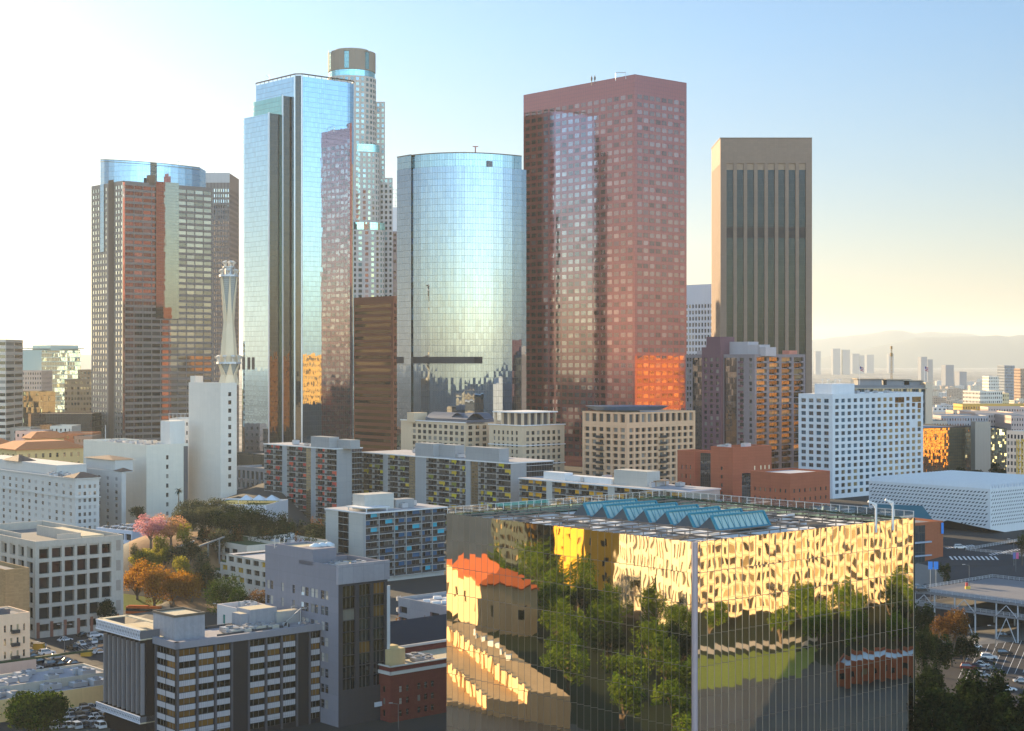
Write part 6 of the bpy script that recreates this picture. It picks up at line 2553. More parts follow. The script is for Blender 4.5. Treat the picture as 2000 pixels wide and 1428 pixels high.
def telephone_tower():
    cs = corners(431, 850, 368.5, 462.5)
    N, L, R_, Fr = cs
    B = Bld('telephone_tower', 'pale windowless tower block carrying a flared white microwave mast with horn antennas', 'tower', N, 10)
    pale = wallmat('pale_cream_panels', (.66, .60, .52), .05, .7, (4, 2.1), .94)
    zt = Zp(748, 850)
    B.plainwall(L, N, 10, zt)
    rows = [(zt - 5 - 4.4 * j - 2.2, zt - 5 - 4.4 * j) for j in range(12)][::-1]
    wr = (R_ - N).length
    B.facade(N, R_, 10, zt, [(wr * .47, wr * .66)], rows, .3, None)
    B.plainwall(R_, Fr, 10, zt)
    B.plainwall(Fr, L, 10, zt)
    B.roof([N, R_, Fr, L], zt, 1)
    m = MB()
    a = L + V * 1
    m.box((a.x, a.y, zt - 1), (-U.x * 5, -U.y * 5, 0), (V.x * 5, V.y * 5, 0), (0, 0, 4.5))
    B.part('parapet_block', m, [pale])
    Yc = 866
    white = wallmat('sunlit_mast_white', (.7, .56, .38), .06, .6)  # golden light on the white mast is put into its colour
    slat = wallmat('mast_louvre', (.42, .42, .38), .1, .7, (.6, 1.1), .55, jw=.25)

    def mast(pxc, w0, w1, wmid, py0, py1, n, name):
        c = P2(pxc, Yc)
        s = Yc / F
        z0, z1 = Zp(py0, Yc), Zp(py1, Yc)
        cap = MB()
        lo = MB()
        prof = [(0, w0), (.25, w0 * .5 + wmid * .5), (.45, wmid), (.7, wmid * .6 + w1 * .4), (1, w1)]
        core = MB()
        for k in range(4):
            t0, r0 = prof[k]
            t1, r1 = prof[k + 1]
            for i in range(n):
                a0, a1 = 2 * math.pi * i / n, 2 * math.pi * (i + 1) / n
                rr0, rr1 = r0 * s * .86, r1 * s * .86
                P = [(c.x + rr0 * math.cos(a0), c.y + rr0 * math.sin(a0), z0 + (z1 - z0) * t0), (c.x + rr0 * math.cos(a1), c.y + rr0 * math.sin(a1), z0 + (z1 - z0) * t0),
                     (c.x + rr1 * math.cos(a1), c.y + rr1 * math.sin(a1), z0 + (z1 - z0) * t1), (c.x + rr1 * math.cos(a0), c.y + rr1 * math.sin(a0), z0 + (z1 - z0) * t1)]
                core.face(P)
        B.part('louvred_core', core, [slat])
        for i in range(n // 2):
            a = 2 * math.pi * (i + .5) / (n // 2) + .3
            rb = MB()
            # tapering rib, wide at the foot and pointed at the top
            w = w0 * s * .62
            for k in range(4):
                t0, r0 = prof[k]
                t1, r1 = prof[k + 1]
                h0, h1 = w * (1 - t0) + .12, w * (1 - t1) + .12
                pts = []
                for (t, r_, h) in ((t0, r0, -h0), (t0, r0, h0), (t1, r1, h1), (t1, r1, -h1)):
                    rr = r_ * s * 1.02
                    pts.append((c.x + rr * math.cos(a) - h * math.sin(a), c.y + rr * math.sin(a) + h * math.cos(a), z0 + (z1 - z0) * t))
                rb.face(pts)
                q = [(x - .6 * math.cos(a), y - .6 * math.sin(a), z) for x, y, z in pts]
                rb.face(q[::-1])
                rb.face([pts[1], q[1], q[2], pts[2]])
                rb.face([q[0], pts[0], pts[3], q[3]])
            B.part('rib', rb, [white])
        rim = MB()
        rim.tube((c.x, c.y, z1 - .8), (c.x, c.y, z1 + .3), w1 * s * 1.06, n=n)
        B.part('platform', rim, [M_steel])
        return c, z1, s
    c, z1, s = mast(447, 17, 23, 14, 752, 708, 12, 'drum')
    c2, z2, s2 = mast(447, 14.5, 18, 9, 708, 538, 12, 'mast')
    horn = plain('horn_antenna_white', (.62, .56, .48), .5)

    def horns(c, z, r, n, h):
        for i in range(n):
            a = 2 * math.pi * i / n + .35
            p = Vector((c.x + r * math.cos(a), c.y + r * math.sin(a), z))
            m = MB()
            m.tube(p, p + Vector((0, 0, h * .5)), .35, .6, n=8)
            m.tube(p + Vector((0, 0, h * .5)), p + Vector((math.cos(a) * .8, math.sin(a) * .8, h)), .6, 1.25, n=8)
            B.part('horn_antenna', m, [horn])
    horns(c, z1, 6.0, 9, 3.6)
    horns(c2, z2, 4.2, 7, 3.0)
    m = MB()
    m.tube((c2.x, c2.y, z2), (c2.x, c2.y, z2 + 4.2), 2.2, n=12)
    m.tube((c2.x, c2.y, z2 + 4.2), (c2.x, c2.y, z2 + 4.7), 3.4, n=12)
    B.part('top_drum', m, [M_steel])
    horns(c2, z2 + 4.7, 2.4, 5, 2.8)
    B.done([pale, M_roof])


telephone_tower()

# podium with round arches at the foot of the stepped blue tower
B = simple_tower('arcade_podium', 'grey arcaded podium with a bowed edge at the foot of the stepped blue tower', 'podium', 535, 900, 461, 600, 917, [wallmat('grey_podium_stone', (.33, .34, .36), .1), M_roofd],
                 (8, .66, 5.6, 4.6, .5, M_winb, 4, .8, 2.2), None, base=12)
for i in range(9):
    N, L = B.cs[0], B.cs[1]
    w = (N - L).length
    p = L - U * (w * (i + .5) / 9) - V * .12
    m = MB()
    for k in range(10):
        t0, t1 = math.pi * k / 10, math.pi * (k + 1) / 10
        m.beam((p.x - U.x * 2 * math.cos(t0), p.y - U.y * 2 * math.cos(t0), B.zt - 9 + 2 * math.sin(t0)), (p.x - U.x * 2 * math.cos(t1), p.y - U.y * 2 * math.cos(t1), B.zt - 9 + 2 * math.sin(t1)), .3, .5)
    B.part('arch', m, [M_grey])
B = simple_tower('arcade_podium', 'dark louvred upper podium behind the arcade at the foot of the stepped blue tower', 'podium', 540, 930, 460, 600, 890, [curtain('podium_louvre', (.4, .42, .45), .9, 6, base=(.03, .035, .04), refl=.2, mull=(.1, .1, .1)), M_roofd], base=12)

# ------------------------------------------------------------------ towers and blocks further back, and the far city
def front_box(name, label, px0, px1, Y, py, dep, mats, nx=0, fh=4, ratio=.6, hr=.5, wm=None, group=None, base=None, rec=.3, cap=100, side=0.0, cat='building', top=2.0, style=0):
    """block facing the camera between two columns; side > 0 turns it to show its right side"""
    a, b = P2(px0, Y), P2(px1, Y + side)
    d = (b - a).normalized()
    k = Vector((-d.y, d.x))
    zb = terrain(a.x, Y) - 3 if base is None else base
    B = Bld(name, label, cat, a, zb, group)
    zt = Zp(py, Y)
    rows = []
    if nx:
        z = zt - top
        while z - fh * hr > zb + 1:
            rows.append((z - fh * hr, z))
            z -= fh
        rows = rows[::-1]
    c, e = b + k * dep, a + k * dep
    B.facade(a, b, zb, zt, even((b - a).length, nx, ratio) if nx else [], rows, rec, wm, style=style)
    ns = max(1, int(nx * dep / (b - a).length)) if nx else 0
    B.facade(b, c, zb, zt, even(dep, ns, ratio) if nx and px1 < 1000 else [], rows, rec, wm)
    B.plainwall(c, e, zb, zt)
    B.facade(e, a, zb, zt, even(dep, ns, ratio) if nx and px0 > 1000 else [], rows, rec, wm)
    B.roof([a, b, c, e], zt, .8)
    B.a, B.b, B.k, B.zt = a, b, k, zt
    B.done(mats, cap)
    return B


B = front_box('office_tower', 'grey brown ribbed tower showing behind the right side of the banded tower', 385, 448, 1420, 338, 50, [wallmat('grey_brown_ribbed', (.2, .175, .165), .06, .7, (3, 60), .7, jw=.8), M_roof],
              14, 4.8, .45, .6, winmat('ribbed_tower_glass', (.02, .02, .022), (.1, .09, .09), .3, .3), top=14, cat='skyscraper')
m = MB()
m.box((B.a.x, B.a.y - .3, Zp(357, 1420)), (B.b.x - B.a.x + .3, B.b.y - B.a.y, 0), (0, .3, 0), (0, 0, Zp(338, 1420) - Zp(357, 1420) + .2))
B.part('pale_top_band', m, [wallmat('pale_grey_band', (.42, .42, .42))])
for k in (.2, .5):
    m = MB()
    p = B.a + (B.b - B.a) * k
    m.tube((p.x, p.y + 5, B.zt), (p.x, p.y + 5, B.zt + 6), .2)
    B.part('antenna', m, [M_steel])
B = front_box('office_tower', 'brown grey slab with glass box top, just left of the round blue tower', 760, 789, 1550, 452, 40, [wallmat('mauve_brown_stone', (.22, .18, .18), .08), M_roof],
              4, 5.2, .7, .5, None, cat='skyscraper')
m = MB()
a = P2(766, 1556)
m.box((a.x, a.y, B.zt), (14, 0, 0), (0, 20, 0), (0, 0, Zp(405, 1556) - B.zt))
B.part('white_top', m, [wallmat('white_top_panel', (.6, .64, .66), .05, .6, (60, 9), .6)])
m = MB()
for k in range(5):
    m.beam((a.x + 3 * k, a.y, Zp(405, 1556)), (a.x + 3 * k + 1, a.y, Zp(366 + 3 * k, 1556)), .3, .3)
    m.beam((a.x, a.y, Zp(402 - 8 * k, 1556)), (a.x + 13, a.y, Zp(402 - 7 * k, 1556)), .3, .3)
B.part('glass_lattice', m, [plain('pale_green_lattice', (.4, .55, .5), .4)])
simple_tower('office_tower', 'white gridded tower with square windows left of the striped stone tower', 'skyscraper', 1425, 1420, 1337, 1470, 553,
             [wallmat('white_grid_concrete', (.66, .68, .72), .05), M_roof], (14, .62, 5.6, 3.4, .5, winmat('grid_tower_glass', (.03, .04, .05), (.1, .12, .14), .3, .2), 0, 1, 18), None)

# utility headquarters behind the white office
B = front_box('utility_building', 'wide dark banded building with roof decks, mast and flags behind the white office', 1664, 1806, 1050, 752, 60,
              [wallmat('dark_banded_stone', (.2, .2, .21), .08), wallmat('tan_deck', (.4, .34, .26))], 24, 5, .8, .55, M_winb)
for (pa, pb, py, h) in ((1676, 1722, 741, 3.5), (1732, 1776, 742, 3.5), (1766, 1803, 744, 3)):
    m = MB()
    a, b = P2(pa, 1060), P2(pb, 1060)
    m.box((a.x, a.y, B.zt - 1), (b.x - a.x, 0, 0), (0, 14, 0), (0, 0, Zp(py, 1060) - B.zt + 1))
    m.box((a.x - 1, a.y - 1.5, Zp(py, 1060)), (b.x - a.x + 2, 0, 0), (0, 16, 0), (0, 0, .5), 1, True)
    B.part('penthouse', m, [wallmat('grey_penthouse', (.24, .24, .25)), wallmat('tan_deck')])
m = MB()
m.box((B.a.x, B.a.y - 3, B.zt - 2.6), (B.b.x - B.a.x + 1, 0, 0), (0, 4, 0), (0, 0, .7), bottom=True)
B.part('eave', m, [wallmat('tan_deck')])
a, b = P2(1806, 1050), P2(1820, 1052)
m = MB()
m.box((a.x, a.y - 2, 20), (b.x - a.x, b.y - a.y, 0), (0, 62, 0), (0, 0, Zp(747, 1050) - 20))
B.part('sunlit_end', m, [wallmat('sunlit_cream_end', (.62, .5, .36), .06)])  # sunlit end of the block, its light put into the cream colour
m = MB()
p = P2(1741, 1062)
z0, z1 = Zp(744, 1062), Zp(676, 1062)
for s in ((-.6, -.6), (.6, -.6), (0, .6)):
    m.beam((p.x + s[0], p.y + s[1], z0 - 3), (p.x + s[0] * .5, p.y + s[1] * .5, z1), .18, .18)
for k in range(12):
    z = z0 + (z1 - z0) * k / 12
    m.beam((p.x - .6, p.y - .6, z), (p.x + .6, p.y - .6, z + (z1 - z0) / 12), .12, .12)
m.cbox(p.x, p.y, z0 + (z1 - z0) * .7, 1.5, 1.2, 2.4)
m.cbox(p.x, p.y, z1 - 2, 1.2, 1.2, 2)
B.part('radio_mast', m, [plain('rusty_mast', (.32, .2, .08), .7)])
for px, mt in ((1679, None), (1805.5, 1)):
    p = P2(px, 1056)
    m = MB()
    z0, z1 = Zp(746, 1056), Zp(715, 1056)
    m.tube((p.x, p.y, z0 - 2), (p.x, p.y, z1), .13, n=6)
    B.part('flag_pole', m, [M_white])
    f = MB()
    w_, hh = 2.6, 2.6
    for i in range(5):
        x0, x1 = w_ * i / 5, w_ * (i + 1) / 5
        y0, y1 = .25 * math.sin(x0 * 2.4), .25 * math.sin(x1 * 2.4)
        for j in range(5):
            za, zb_ = z1 - hh * (j + 1) / 5 - .5 * x0, z1 - hh * j / 5 - .5 * x0
            d_ = -.5 * (x1 - x0)
            f.face([(p.x + x0, p.y + y0, za), (p.x + x1, p.y + y1, za + d_), (p.x + x1, p.y + y1, zb_ + d_), (p.x + x0, p.y + y0, zb_)],
                   m=2 if (i < 2 and j < 3) else (j % 2))
    B.part('flag', f, [plain('flag_red', (.4, .04, .05)), plain('flag_white', (.6, .55, .52)), plain('flag_blue', (.03, .05, .2))])

# dark glass offices and pale slabs at the right
gold = curtain('gold_speckled_glass', (1.0, .9, .6), 1.6, 1.9, base=(.03, .025, .02), refl=.8, jit=.05, wob=.16, wscale=.3)
B = front_box('glass_office', 'dark mirror glass office with rippled gold reflections right of the white office', 1790, 1900, 940, 836, 50, [plain('dark_office_side', (.05, .05, .055)), M_roof], cat='office', side=24)
m = MB()
cwface(m, B.a - B.k * .3, B.b - B.k * .3, 20, B.zt - .5)
B.part('mirror_wall', m, [gold])
for px in (1899, 1914):
    m = MB()
    p = P2(px, 955)
    m.box((p.x, p.y - 6, 20), (4.6, 0, 0), (0, 9, 0), (0, 0, Zp(823, 955) - 20))
    B.part('pale_pier', m, [wallmat('tan_grey_pier', (.38, .34, .28), .06)])
B = front_box('glass_office', 'second rippled gold glass office behind the pale piers at the right', 1912, 1966, 1010, 836, 40, [plain('dark_office_side'), M_roof], cat='office')
m = MB()
cwface(m, B.a - B.k * .3, B.b - B.k * .3, 20, B.zt - .5)
B.part('mirror_wall', m, [gold])
B = front_box('office_block', 'white gridded block under construction at the right edge beside a yellow crane', 1966, 2040, 860, 841, 40, [wallmat('pale_grid_frame', (.5, .46, .42), .08), M_roof], 11, 3.6, .6, .6, M_win, cat='office', side=-20)
cr = thing('tower_crane', 'yellow lattice crane mast standing at the right edge of the view', 'crane', P2(1992, 800), 24)
m = MB()
p = P2(1992, 800)
z1 = Zp(858, 800)
for s in ((-1.2, -1.2), (1.2, -1.2), (1.2, 1.2), (-1.2, 1.2)):
    m.beam((p.x + s[0], p.y + s[1], 24), (p.x + s[0], p.y + s[1], z1), .3, .3)
for k in range(11):
    z = 24 + (z1 - 24) * k / 11
    h = (z1 - 24) / 11
    m.beam((p.x - 1.2, p.y - 1.2, z), (p.x + 1.2, p.y - 1.2, z + h), .22, .22)
    m.beam((p.x + 1.2, p.y - 1.2, z), (p.x - 1.2, p.y - 1.2, z + h), .22, .22)
    m.beam((p.x - 1.2, p.y - 1.2, z), (p.x - 1.2, p.y + 1.2, z + h), .22, .22)
m.build('lattice_mast', [plain('crane_yellow', (.6, .34, .03), .5)], cr)
m = MB()
m.beam((p.x + 1, p.y, z1), (p.x + 9, p.y, z1 - 7), .8, .8)
m.build('jib', [plain('crane_yellow')], cr)

pink = wallmat('pinkish_stucco', (.55, .42, .36), .08)
tanr = wallmat('tan_far_roof', (.42, .36, .3), .1)
for i, (a, b, Y, py, d, lab, mt) in enumerate((
        (1808, 1850, 1130, 822, 30, 'pale low block with a curved dark roof right of the white office', wallmat('cream_far', (.6, .52, .42), .06)),
        (1838, 1930, 1200, 812, 40, 'grey drum roofed hall behind the rippled gold offices', wallmat('grey_far', (.4, .38, .38), .06)),
        (1905, 1985, 1230, 806, 50, 'broad pink roofed hall at the right, behind the gold offices', pink),
        (1975, 2060, 1190, 812, 50, 'pink flat hall at the right edge behind the crane', pink),
        (1880, 2020, 1420, 790, 30, 'long low yellow apartment row in the mid distance at the right', wallmat('yellow_far', (.55, .36, .1), .06)),
        (1930, 2010, 1380, 795, 24, 'long low pinkish row with small windows in the mid distance at the right', pink),
        (1822, 1862, 1400, 806, 24, 'pale low apartment house in the mid distance right of the cream end wall', wallmat('cream_far')),
        (1862, 1912, 1360, 802, 24, 'low beige apartment house with small windows in the mid distance at the right', wallmat('beige_far', (.5, .4, .3), .06)))):
    front_box('low_block', lab, a, b, Y, py, d, [mt, tanr], max(4, int((b - a) / 5)), 4, .4, .45, None, cap=30)
front_box('white_block', 'tall white block with brown stair drum standing out of the hazy roofs at the right', 1914, 1958, 2100, 764, 40, [wallmat('cream_white_far', (.62, .56, .48), .05), tanr], 11, 5.5, .55, .5, None, cap=60, side=10)
front_box('white_block', 'lit cream annex on the right of the tall white block', 1954, 1971, 2120, 768, 30, [wallmat('gold_cream_far', (.66, .5, .28), .05), tanr], 4, 5.5, .5, .5, None, cap=30)
front_box('far_tower', 'grey glass tower standing in the haze near the right edge', 1962, 1982, 3300, 714, 50, [wallmat('grey_blue_far', (.2, .22, .25), .05), tanr], 8, 6, .5, .5, None, cap=30, cat='tower')
front_box('far_tower', 'brown striped tower cut by the right edge of the view', 1993, 2010, 3100, 720, 40, [wallmat('brown_far', (.3, .2, .14), .05), tanr], 5, 6, .5, .5, None, cap=20, cat='tower')
front_box('far_tower', 'cream stepped old tower in the haze left of the grey glass tower', 1931, 1951, 3000, 735, 40, [wallmat('cream_white_far'), tanr], 6, 6, .5, .5, None, cap=20, cat='tower')
for i, (a, b, Y, py, lab) in enumerate((
        (1593, 1603, 11000, 686, 'slim tower fading in the haze, leftmost of the far cluster'),
        (1627, 1641, 11000, 681, 'taller left one of a pair of twin towers fading in the haze'),
        (1646, 1660, 11000, 683, 'right one of a pair of twin towers fading in the haze'),
        (1665, 1679, 11500, 691, 'broad grey block fading in the haze right of the twin towers'),
        (1680, 1688, 11500, 694, 'low grey block fading in the haze, second right of the twin towers'),
        (1693, 1707, 12000, 693, 'wide pale block fading in the haze left of the radio mast'),
        (1736, 1746, 12000, 691, 'slim pale tower fading in the haze behind the radio mast'),
        (1799, 1811, 7500, 697, 'left one of two close grey towers in the haze right of the flag'),
        (1812, 1822, 7600, 702, 'right shorter one of two close grey towers in the haze right of the flag'),
        (1847, 1863, 6000, 713, 'stepped grey tower with small turret in the haze'),
        (1874, 1888, 5800, 726, 'small dark flat building in the haze right of the stepped grey tower'))):
    front_box('far_tower', lab, a, b, Y, py, 60, [wallmat('far_blue_grey', (.16, .17, .2), .05), tanr], cat='tower')

# scattered far houses and blocks, right and left
pal = [wallmat('far_house_a', (.55, .46, .36), .05), wallmat('far_house_b', (.5, .48, .46), .05), wallmat('far_house_c', (.42, .3, .22), .05), wallmat('far_house_d', (.6, .56, .5), .05)]
far_roofs = [wallmat('far_roof_a', (.3, .26, .23), .1), wallmat('far_roof_b', (.42, .4, .4), .1)]
CITY = []


def far_house(x, y, w, d, h, i, label, group):
    o = MB()
    rot = RN.choice((math.radians(-41.2), math.radians(-41.2), math.radians(4)))
    zb = terrain(x, y)
    c, s = math.cos(rot), math.sin(rot)
    pts = [(x + c * a - s * b, y + s * a + c * b) for a, b in ((-w / 2, -d / 2), (w / 2, -d / 2), (w / 2, d / 2), (-w / 2, d / 2))]
    o.prism(pts, zb - 1, zb + h, 0, 1)
    # parapet, roof hut and window bands
    o.cbox(x, y, zb + h, w * .25, d * .3, 2.6, rot, 0)
    o.cbox(x + w * .22 * c, y + w * .22 * s, zb + h, w * .12, d * .2, 1.6, rot, 1)
    nfl = max(1, int(h / 3.6))
    for k in range(nfl):
        z = zb + h - 3.2 - k * 3.6
        if z < zb + .3:
            continue
        for e in range(4):
            p, q = Vector(pts[e]), Vector(pts[(e + 1) % 4])
            dd = (q - p).normalized()
            n = Vector((dd.y, -dd.x))
            if n.dot(p) > 0:
                continue
            m_ = max(2, int((q - p).length / 4))
            for t in range(m_):
                a = p + (q - p) * ((t + .3) / m_) + n * .05
                b = p + (q - p) * ((t + .75) / m_) + n * .05
                o.face([(a.x, a.y, z), (b.x, b.y, z), (b.x, b.y, z + 1.7), (a.x, a.y, z + 1.7)], m=2)
    k = o.build('house_block', [pal[i % 4], far_roofs[i % 2], M_win])
    tag(k, label, 'building', group)


r = random.Random(77)
n = 0
while n < 215:
    px = r.uniform(1588, 2015)
    Y = 1500 * (4.6 ** r.random())
    py = 700 + (HC - terrain(0, Y)) * F / Y
    if px < 1822 and py > 752:
        continue
    p = P2(px, Y)
    far_house(p.x, Y, r.uniform(14, 42), r.uniform(14, 34), r.choice((7, 8, 11, 14, 14, 20, 30)) * r.uniform(.8, 1.2), r.randrange(99), 'small flat roofed block among the hazy rooftops at the right', 'hazy rooftops at the right')
    n += 1
n = 0
while n < 60:
    px = r.uniform(-15, 178)
    Y = 1350 * (4.5 ** r.random())
    p = P2(px, Y)
    far_house(p.x, Y, r.uniform(14, 40), r.uniform(14, 30), r.choice((9, 12, 18, 25)) * r.uniform(.8, 1.2), r.randrange(99), 'small flat roofed block in the glowing haze at the left', 'hazy rooftops at the left')
    n += 1

# ---- left distance
front_box('banded_block', 'white banded tower cut off by the left edge', -40, 11.5, 1150, 663, 40, [wallmat('pale_band_far', (.55, .48, .4), .05), tanr], 1, 4.6, .97, .5, None, cat='tower')
B = front_box('glass_tower', 'pale green glass tower with an oversailing roof in the left haze', 81, 157, 1750, 683, 50, [wallmat('pale_green_frame', (.4, .5, .45), .05), tanr], cat='tower', side=30)
m = MB()
cwface(m, B.a - B.k * .4, B.b - B.k * .4, 8, B.zt - 1)
cwface(m, B.b - B.k * .4, B.b + B.k * 50, 8, B.zt - 1)
B.part('glass_wall', m, [curtain('pale_green_far_glass', (.75, .95, .82), 3, 4.8, base=(.1, .18, .14), refl=.65, jit=.05, wob=.06, mull=(.5, .6, .5), mh=.8)])
m = MB()
q = [B.a - B.k * 3 + Vector((-2, 0)), B.b - B.k * 3 + Vector((3, 0)), B.b + B.k * 50, B.a + B.k * 50]
m.prism([(p.x, p.y) for p in q], B.zt + 1, B.zt + 2.2)
m.prism([(p.x + (10 if i in (0, 3) else -8), p.y + 5) for i, p in enumerate(q)], B.zt - 1, B.zt + 5)
B.part('oversailing_roof', m, [wallmat('pale_green_frame')])
front_box('low_block', 'pinkish office with many windows below the left haze', 25, 81, 1700, 724, 40, [wallmat('pinkish_far', (.5, .36, .28), .05), tanr], 12, 5, .5, .5, None, cap=60)
front_box('low_block', 'dark mirror glass office with gold streaks at the far left', 12, 108, 1300, 766, 40, [curtain('dark_far_glass', (1, .85, .5), 2, 4.6, base=(.03, .03, .025), refl=.35, jit=.1, wob=.2), tanr], side=20)
front_box('low_block', 'brown office block left of the banded tower', 126, 180, 1400, 741, 40, [wallmat('brown_office_far', (.26, .18, .11), .05), tanr], 9, 4.6, .7, .5, M_winw, cap=60)
front_box('low_block', 'taller brown block tucked against the banded tower', 152, 182, 1500, 722, 40, [wallmat('brown_office_far'), tanr], 5, 5, .6, .5, None, cap=40)
front_box('low_block', 'long dark glass slab low behind the red roofs at the left', 55, 180, 1200, 808, 30, [curtain('dark_slab_glass', (.6, .5, .4), 2, 4, base=(.03, .025, .025), refl=.3), tanr])


def palace(name, label, pxn, Y, pxl, pxr, py, n):
    """old block with arched windows and a tiled hip roof"""
    wall = wallmat('golden_stone', (.62, .45, .2), .1)
    B = simple_tower(name, label, 'building', pxn, Y, pxl, pxr, py, [wall, tanr], (4, .34, 6, 2.6, .3, M_winw, 2, 1, 3), (n, .34, 6, 2.6, .3, M_winw, 2, 1, 3), base=8)
    N, L, R_, Fr = B.cs
    e = 1.6
    q = [N - (U + V) * e, R_ + (V - U) * e, Fr + (U + V) * e, L + (U - V) * e]
    m = MB()
    cx = (q[0] + q[1] + q[2] + q[3]) / 4
    s = [cx + (p - cx) * .55 for p in q]
    for i in range(4):
        j = (i + 1) % 4
        m.face([(q[i].x, q[i].y, B.zt), (q[j].x, q[j].y, B.zt), (s[j].x, s[j].y, B.zt + 4), (s[i].x, s[i].y, B.zt + 4)])
    m.face([(p.x, p.y, B.zt + 4) for p in s])
    m.face([(p.x, p.y, B.zt - .5) for p in q][::-1])
    for i in range(4):
        j = (i + 1) % 4
        m.face([(q[i].x, q[i].y, B.zt - .5), (q[j].x, q[j].y, B.zt - .5), (q[j].x, q[j].y, B.zt), (q[i].x, q[i].y, B.zt)])
    B.part('tile_roof', m, [wallmat('orange_clay_tile', (.45, .17, .07), .15)])
    return B


palace('palace_building', 'golden stone block with arched windows and orange tiled roof behind the hotel', 32, 960, -10, 163, 878, 9)
palace('palace_building', 'golden stone wing with orange roof cut off by the left edge', -60, 990, -100, 29, 872, 6)
palace('palace_building', 'small golden pavilion with arches and a grey tiled roof behind the golden block', 62, 1050, 48, 125, 856, 6)
for a, b, Y, py, lab, mt in ((30, 82, 1090, 842, 'pale pink low block behind the golden stone roofs', (.6, .4, .32)), (112, 180, 1100, 846, 'orange red walled low block beside the banded tower foot', (.5, .16, .06)),
                             (145, 180, 1050, 852, 'brown pitched roof house at the foot of the banded tower', (.35, .2, .13)), (98, 140, 1130, 832, 'small white house among orange roofs at the left', (.65, .58, .48)),
                             (330, 369, 900, 818, 'white block with small windows between the hall and the banded tower', (.6, .58, .54)), (0, 60, 1160, 836, 'grey low block at the left edge above the golden roofs', (.42, .36, .3))):
    B = front_box('low_block', lab, a, b, Y, py, 24, [wallmat('lowblk_%d' % int(a), mt, .1), tanr], 5, 5, .35, .4, None, cap=20)
    if a == 330:
        m = MB()
        for k in range(6):
            p = B.a + (B.b - B.a) * (k / 5)
            m.beam((p.x, p.y, B.zt), (p.x, p.y, B.zt + 3), .2, .2)
        m.beam((B.a.x, B.a.y, B.zt + 3), (B.b.x, B.b.y, B.zt + 3), .2, .2)
        B.part('roof_frame', m, [M_steel])

# ---- parking decks and small buildings at the lower right
def right_decks():
    conc = wallmat('pale_deck_concrete', (.19, .19, .2), .2)
    rail = plain('white_rail', (.42, .43, .45), .5)
    for (pa, Ya, pb, Yb, z, dep, lab, lv) in ((1786, 521, 2030, 487, 24.2, 46, 'wide parking deck on white steel posts with bracing at the lower right', 2), (1886, 584, 2060, 560, 29.5, 40, 'upper parking deck with white railings behind the first deck', 1)):
        A, Bp = P2(pa, Ya), P2(pb, Yb)
        zb = terrain(A.x, A.y) - 1 if lv == 1 else 11
        D = Bld('parking_deck', lab, 'parking deck', A, zb)
        d = (Bp - A).normalized()
        L_ = (Bp - A).length
        k = Vector((-d.y, d.x))
        for l in range(lv):
            zz = z - 4.2 * l
            m = MB()
            m.box((A.x, A.y, zz - .7), (d.x * L_, d.y * L_, 0), (k.x * dep, k.y * dep, 0), (0, 0, .7), bottom=True)
            D.part('deck', m, [conc])
            rl = MB()
            for p, q in ((A, Bp), (A, A + k * dep), (A + k * dep, A + k * dep + d * L_)):
                for h in (.35, .7, 1.1):
                    rl.beam((p.x, p.y, zz + h), (q.x, q.y, zz + h), .1, .1)
                nn = int((q - p).length / 2)
                for i in range(nn + 1):
                    t = p + (q - p) * i / nn
                    rl.beam((t.x, t.y, zz), (t.x, t.y, zz + 1.1), .09, .09)
            D.part('railing', rl, [rail])
        nb = int(L_ / 7)
        for i in range(nb + 1):
            for s in (.3, dep * .5, dep - .5):
                p = A + d * (L_ * i / nb) + k * s
                m = MB()
                m.cbox(p.x, p.y, zb, .35, .35, z - zb - .5, math.atan2(d.y, d.x))
                D.part('post', m, [rail])
        if lv == 2:
            for i in range(0, nb - 1, 2):
                p, q = A + d * (L_ * i / nb), A + d * (L_ * (i + 1) / nb)
                c = (p + q) / 2
                m = MB()
                for e in (p, q):
                    m.beam((e.x - k.x * .1, e.y - k.y * .1, zb + .2), (c.x - k.x * .1, c.y - k.y * .1, z - 5), .22, .22)
                    m.beam((e.x - k.x * .1, e.y - k.y * .1, z - 4.5), (c.x - k.x * .1, c.y - k.y * .1, z - 1), .22, .22)
                D.part('brace', m, [rail])
    # long low deck wall of the left-hand parking structure behind the garage
    A = Bld('parking_deck', 'blue white open parking deck full of cars behind the old concrete garage', 'parking deck', P2(195, 690), 12)
    a, b = P2(188, 690), P2(258, 676)
    d = (b - a).normalized()
    k = Vector((-d.y, d.x))
    zt = Zp(1030, 690)
    A.facade(a, b, 12, zt, even((b - a).length, 5, .85, .3), [(zt - 4.3, zt - 1.6), (zt - 8.4, zt - 5.8), (zt - 12.5, zt - 9.9)][::-1], 1, lambda i, j: M_dark)
    q = [a, b, b + k * 36, a + k * 36]
    A.plainwall(q[1], q[2], 12, zt)
    A.plainwall(q[3], q[0], 12, zt)
    A.roof(q, zt, .9)
    A.done([wallmat('bluish_white_deck', (.5, .52, .58), .08), wallmat('garage_roof_deck')])
    return zt - .9, a, d, k


DECK = right_decks()
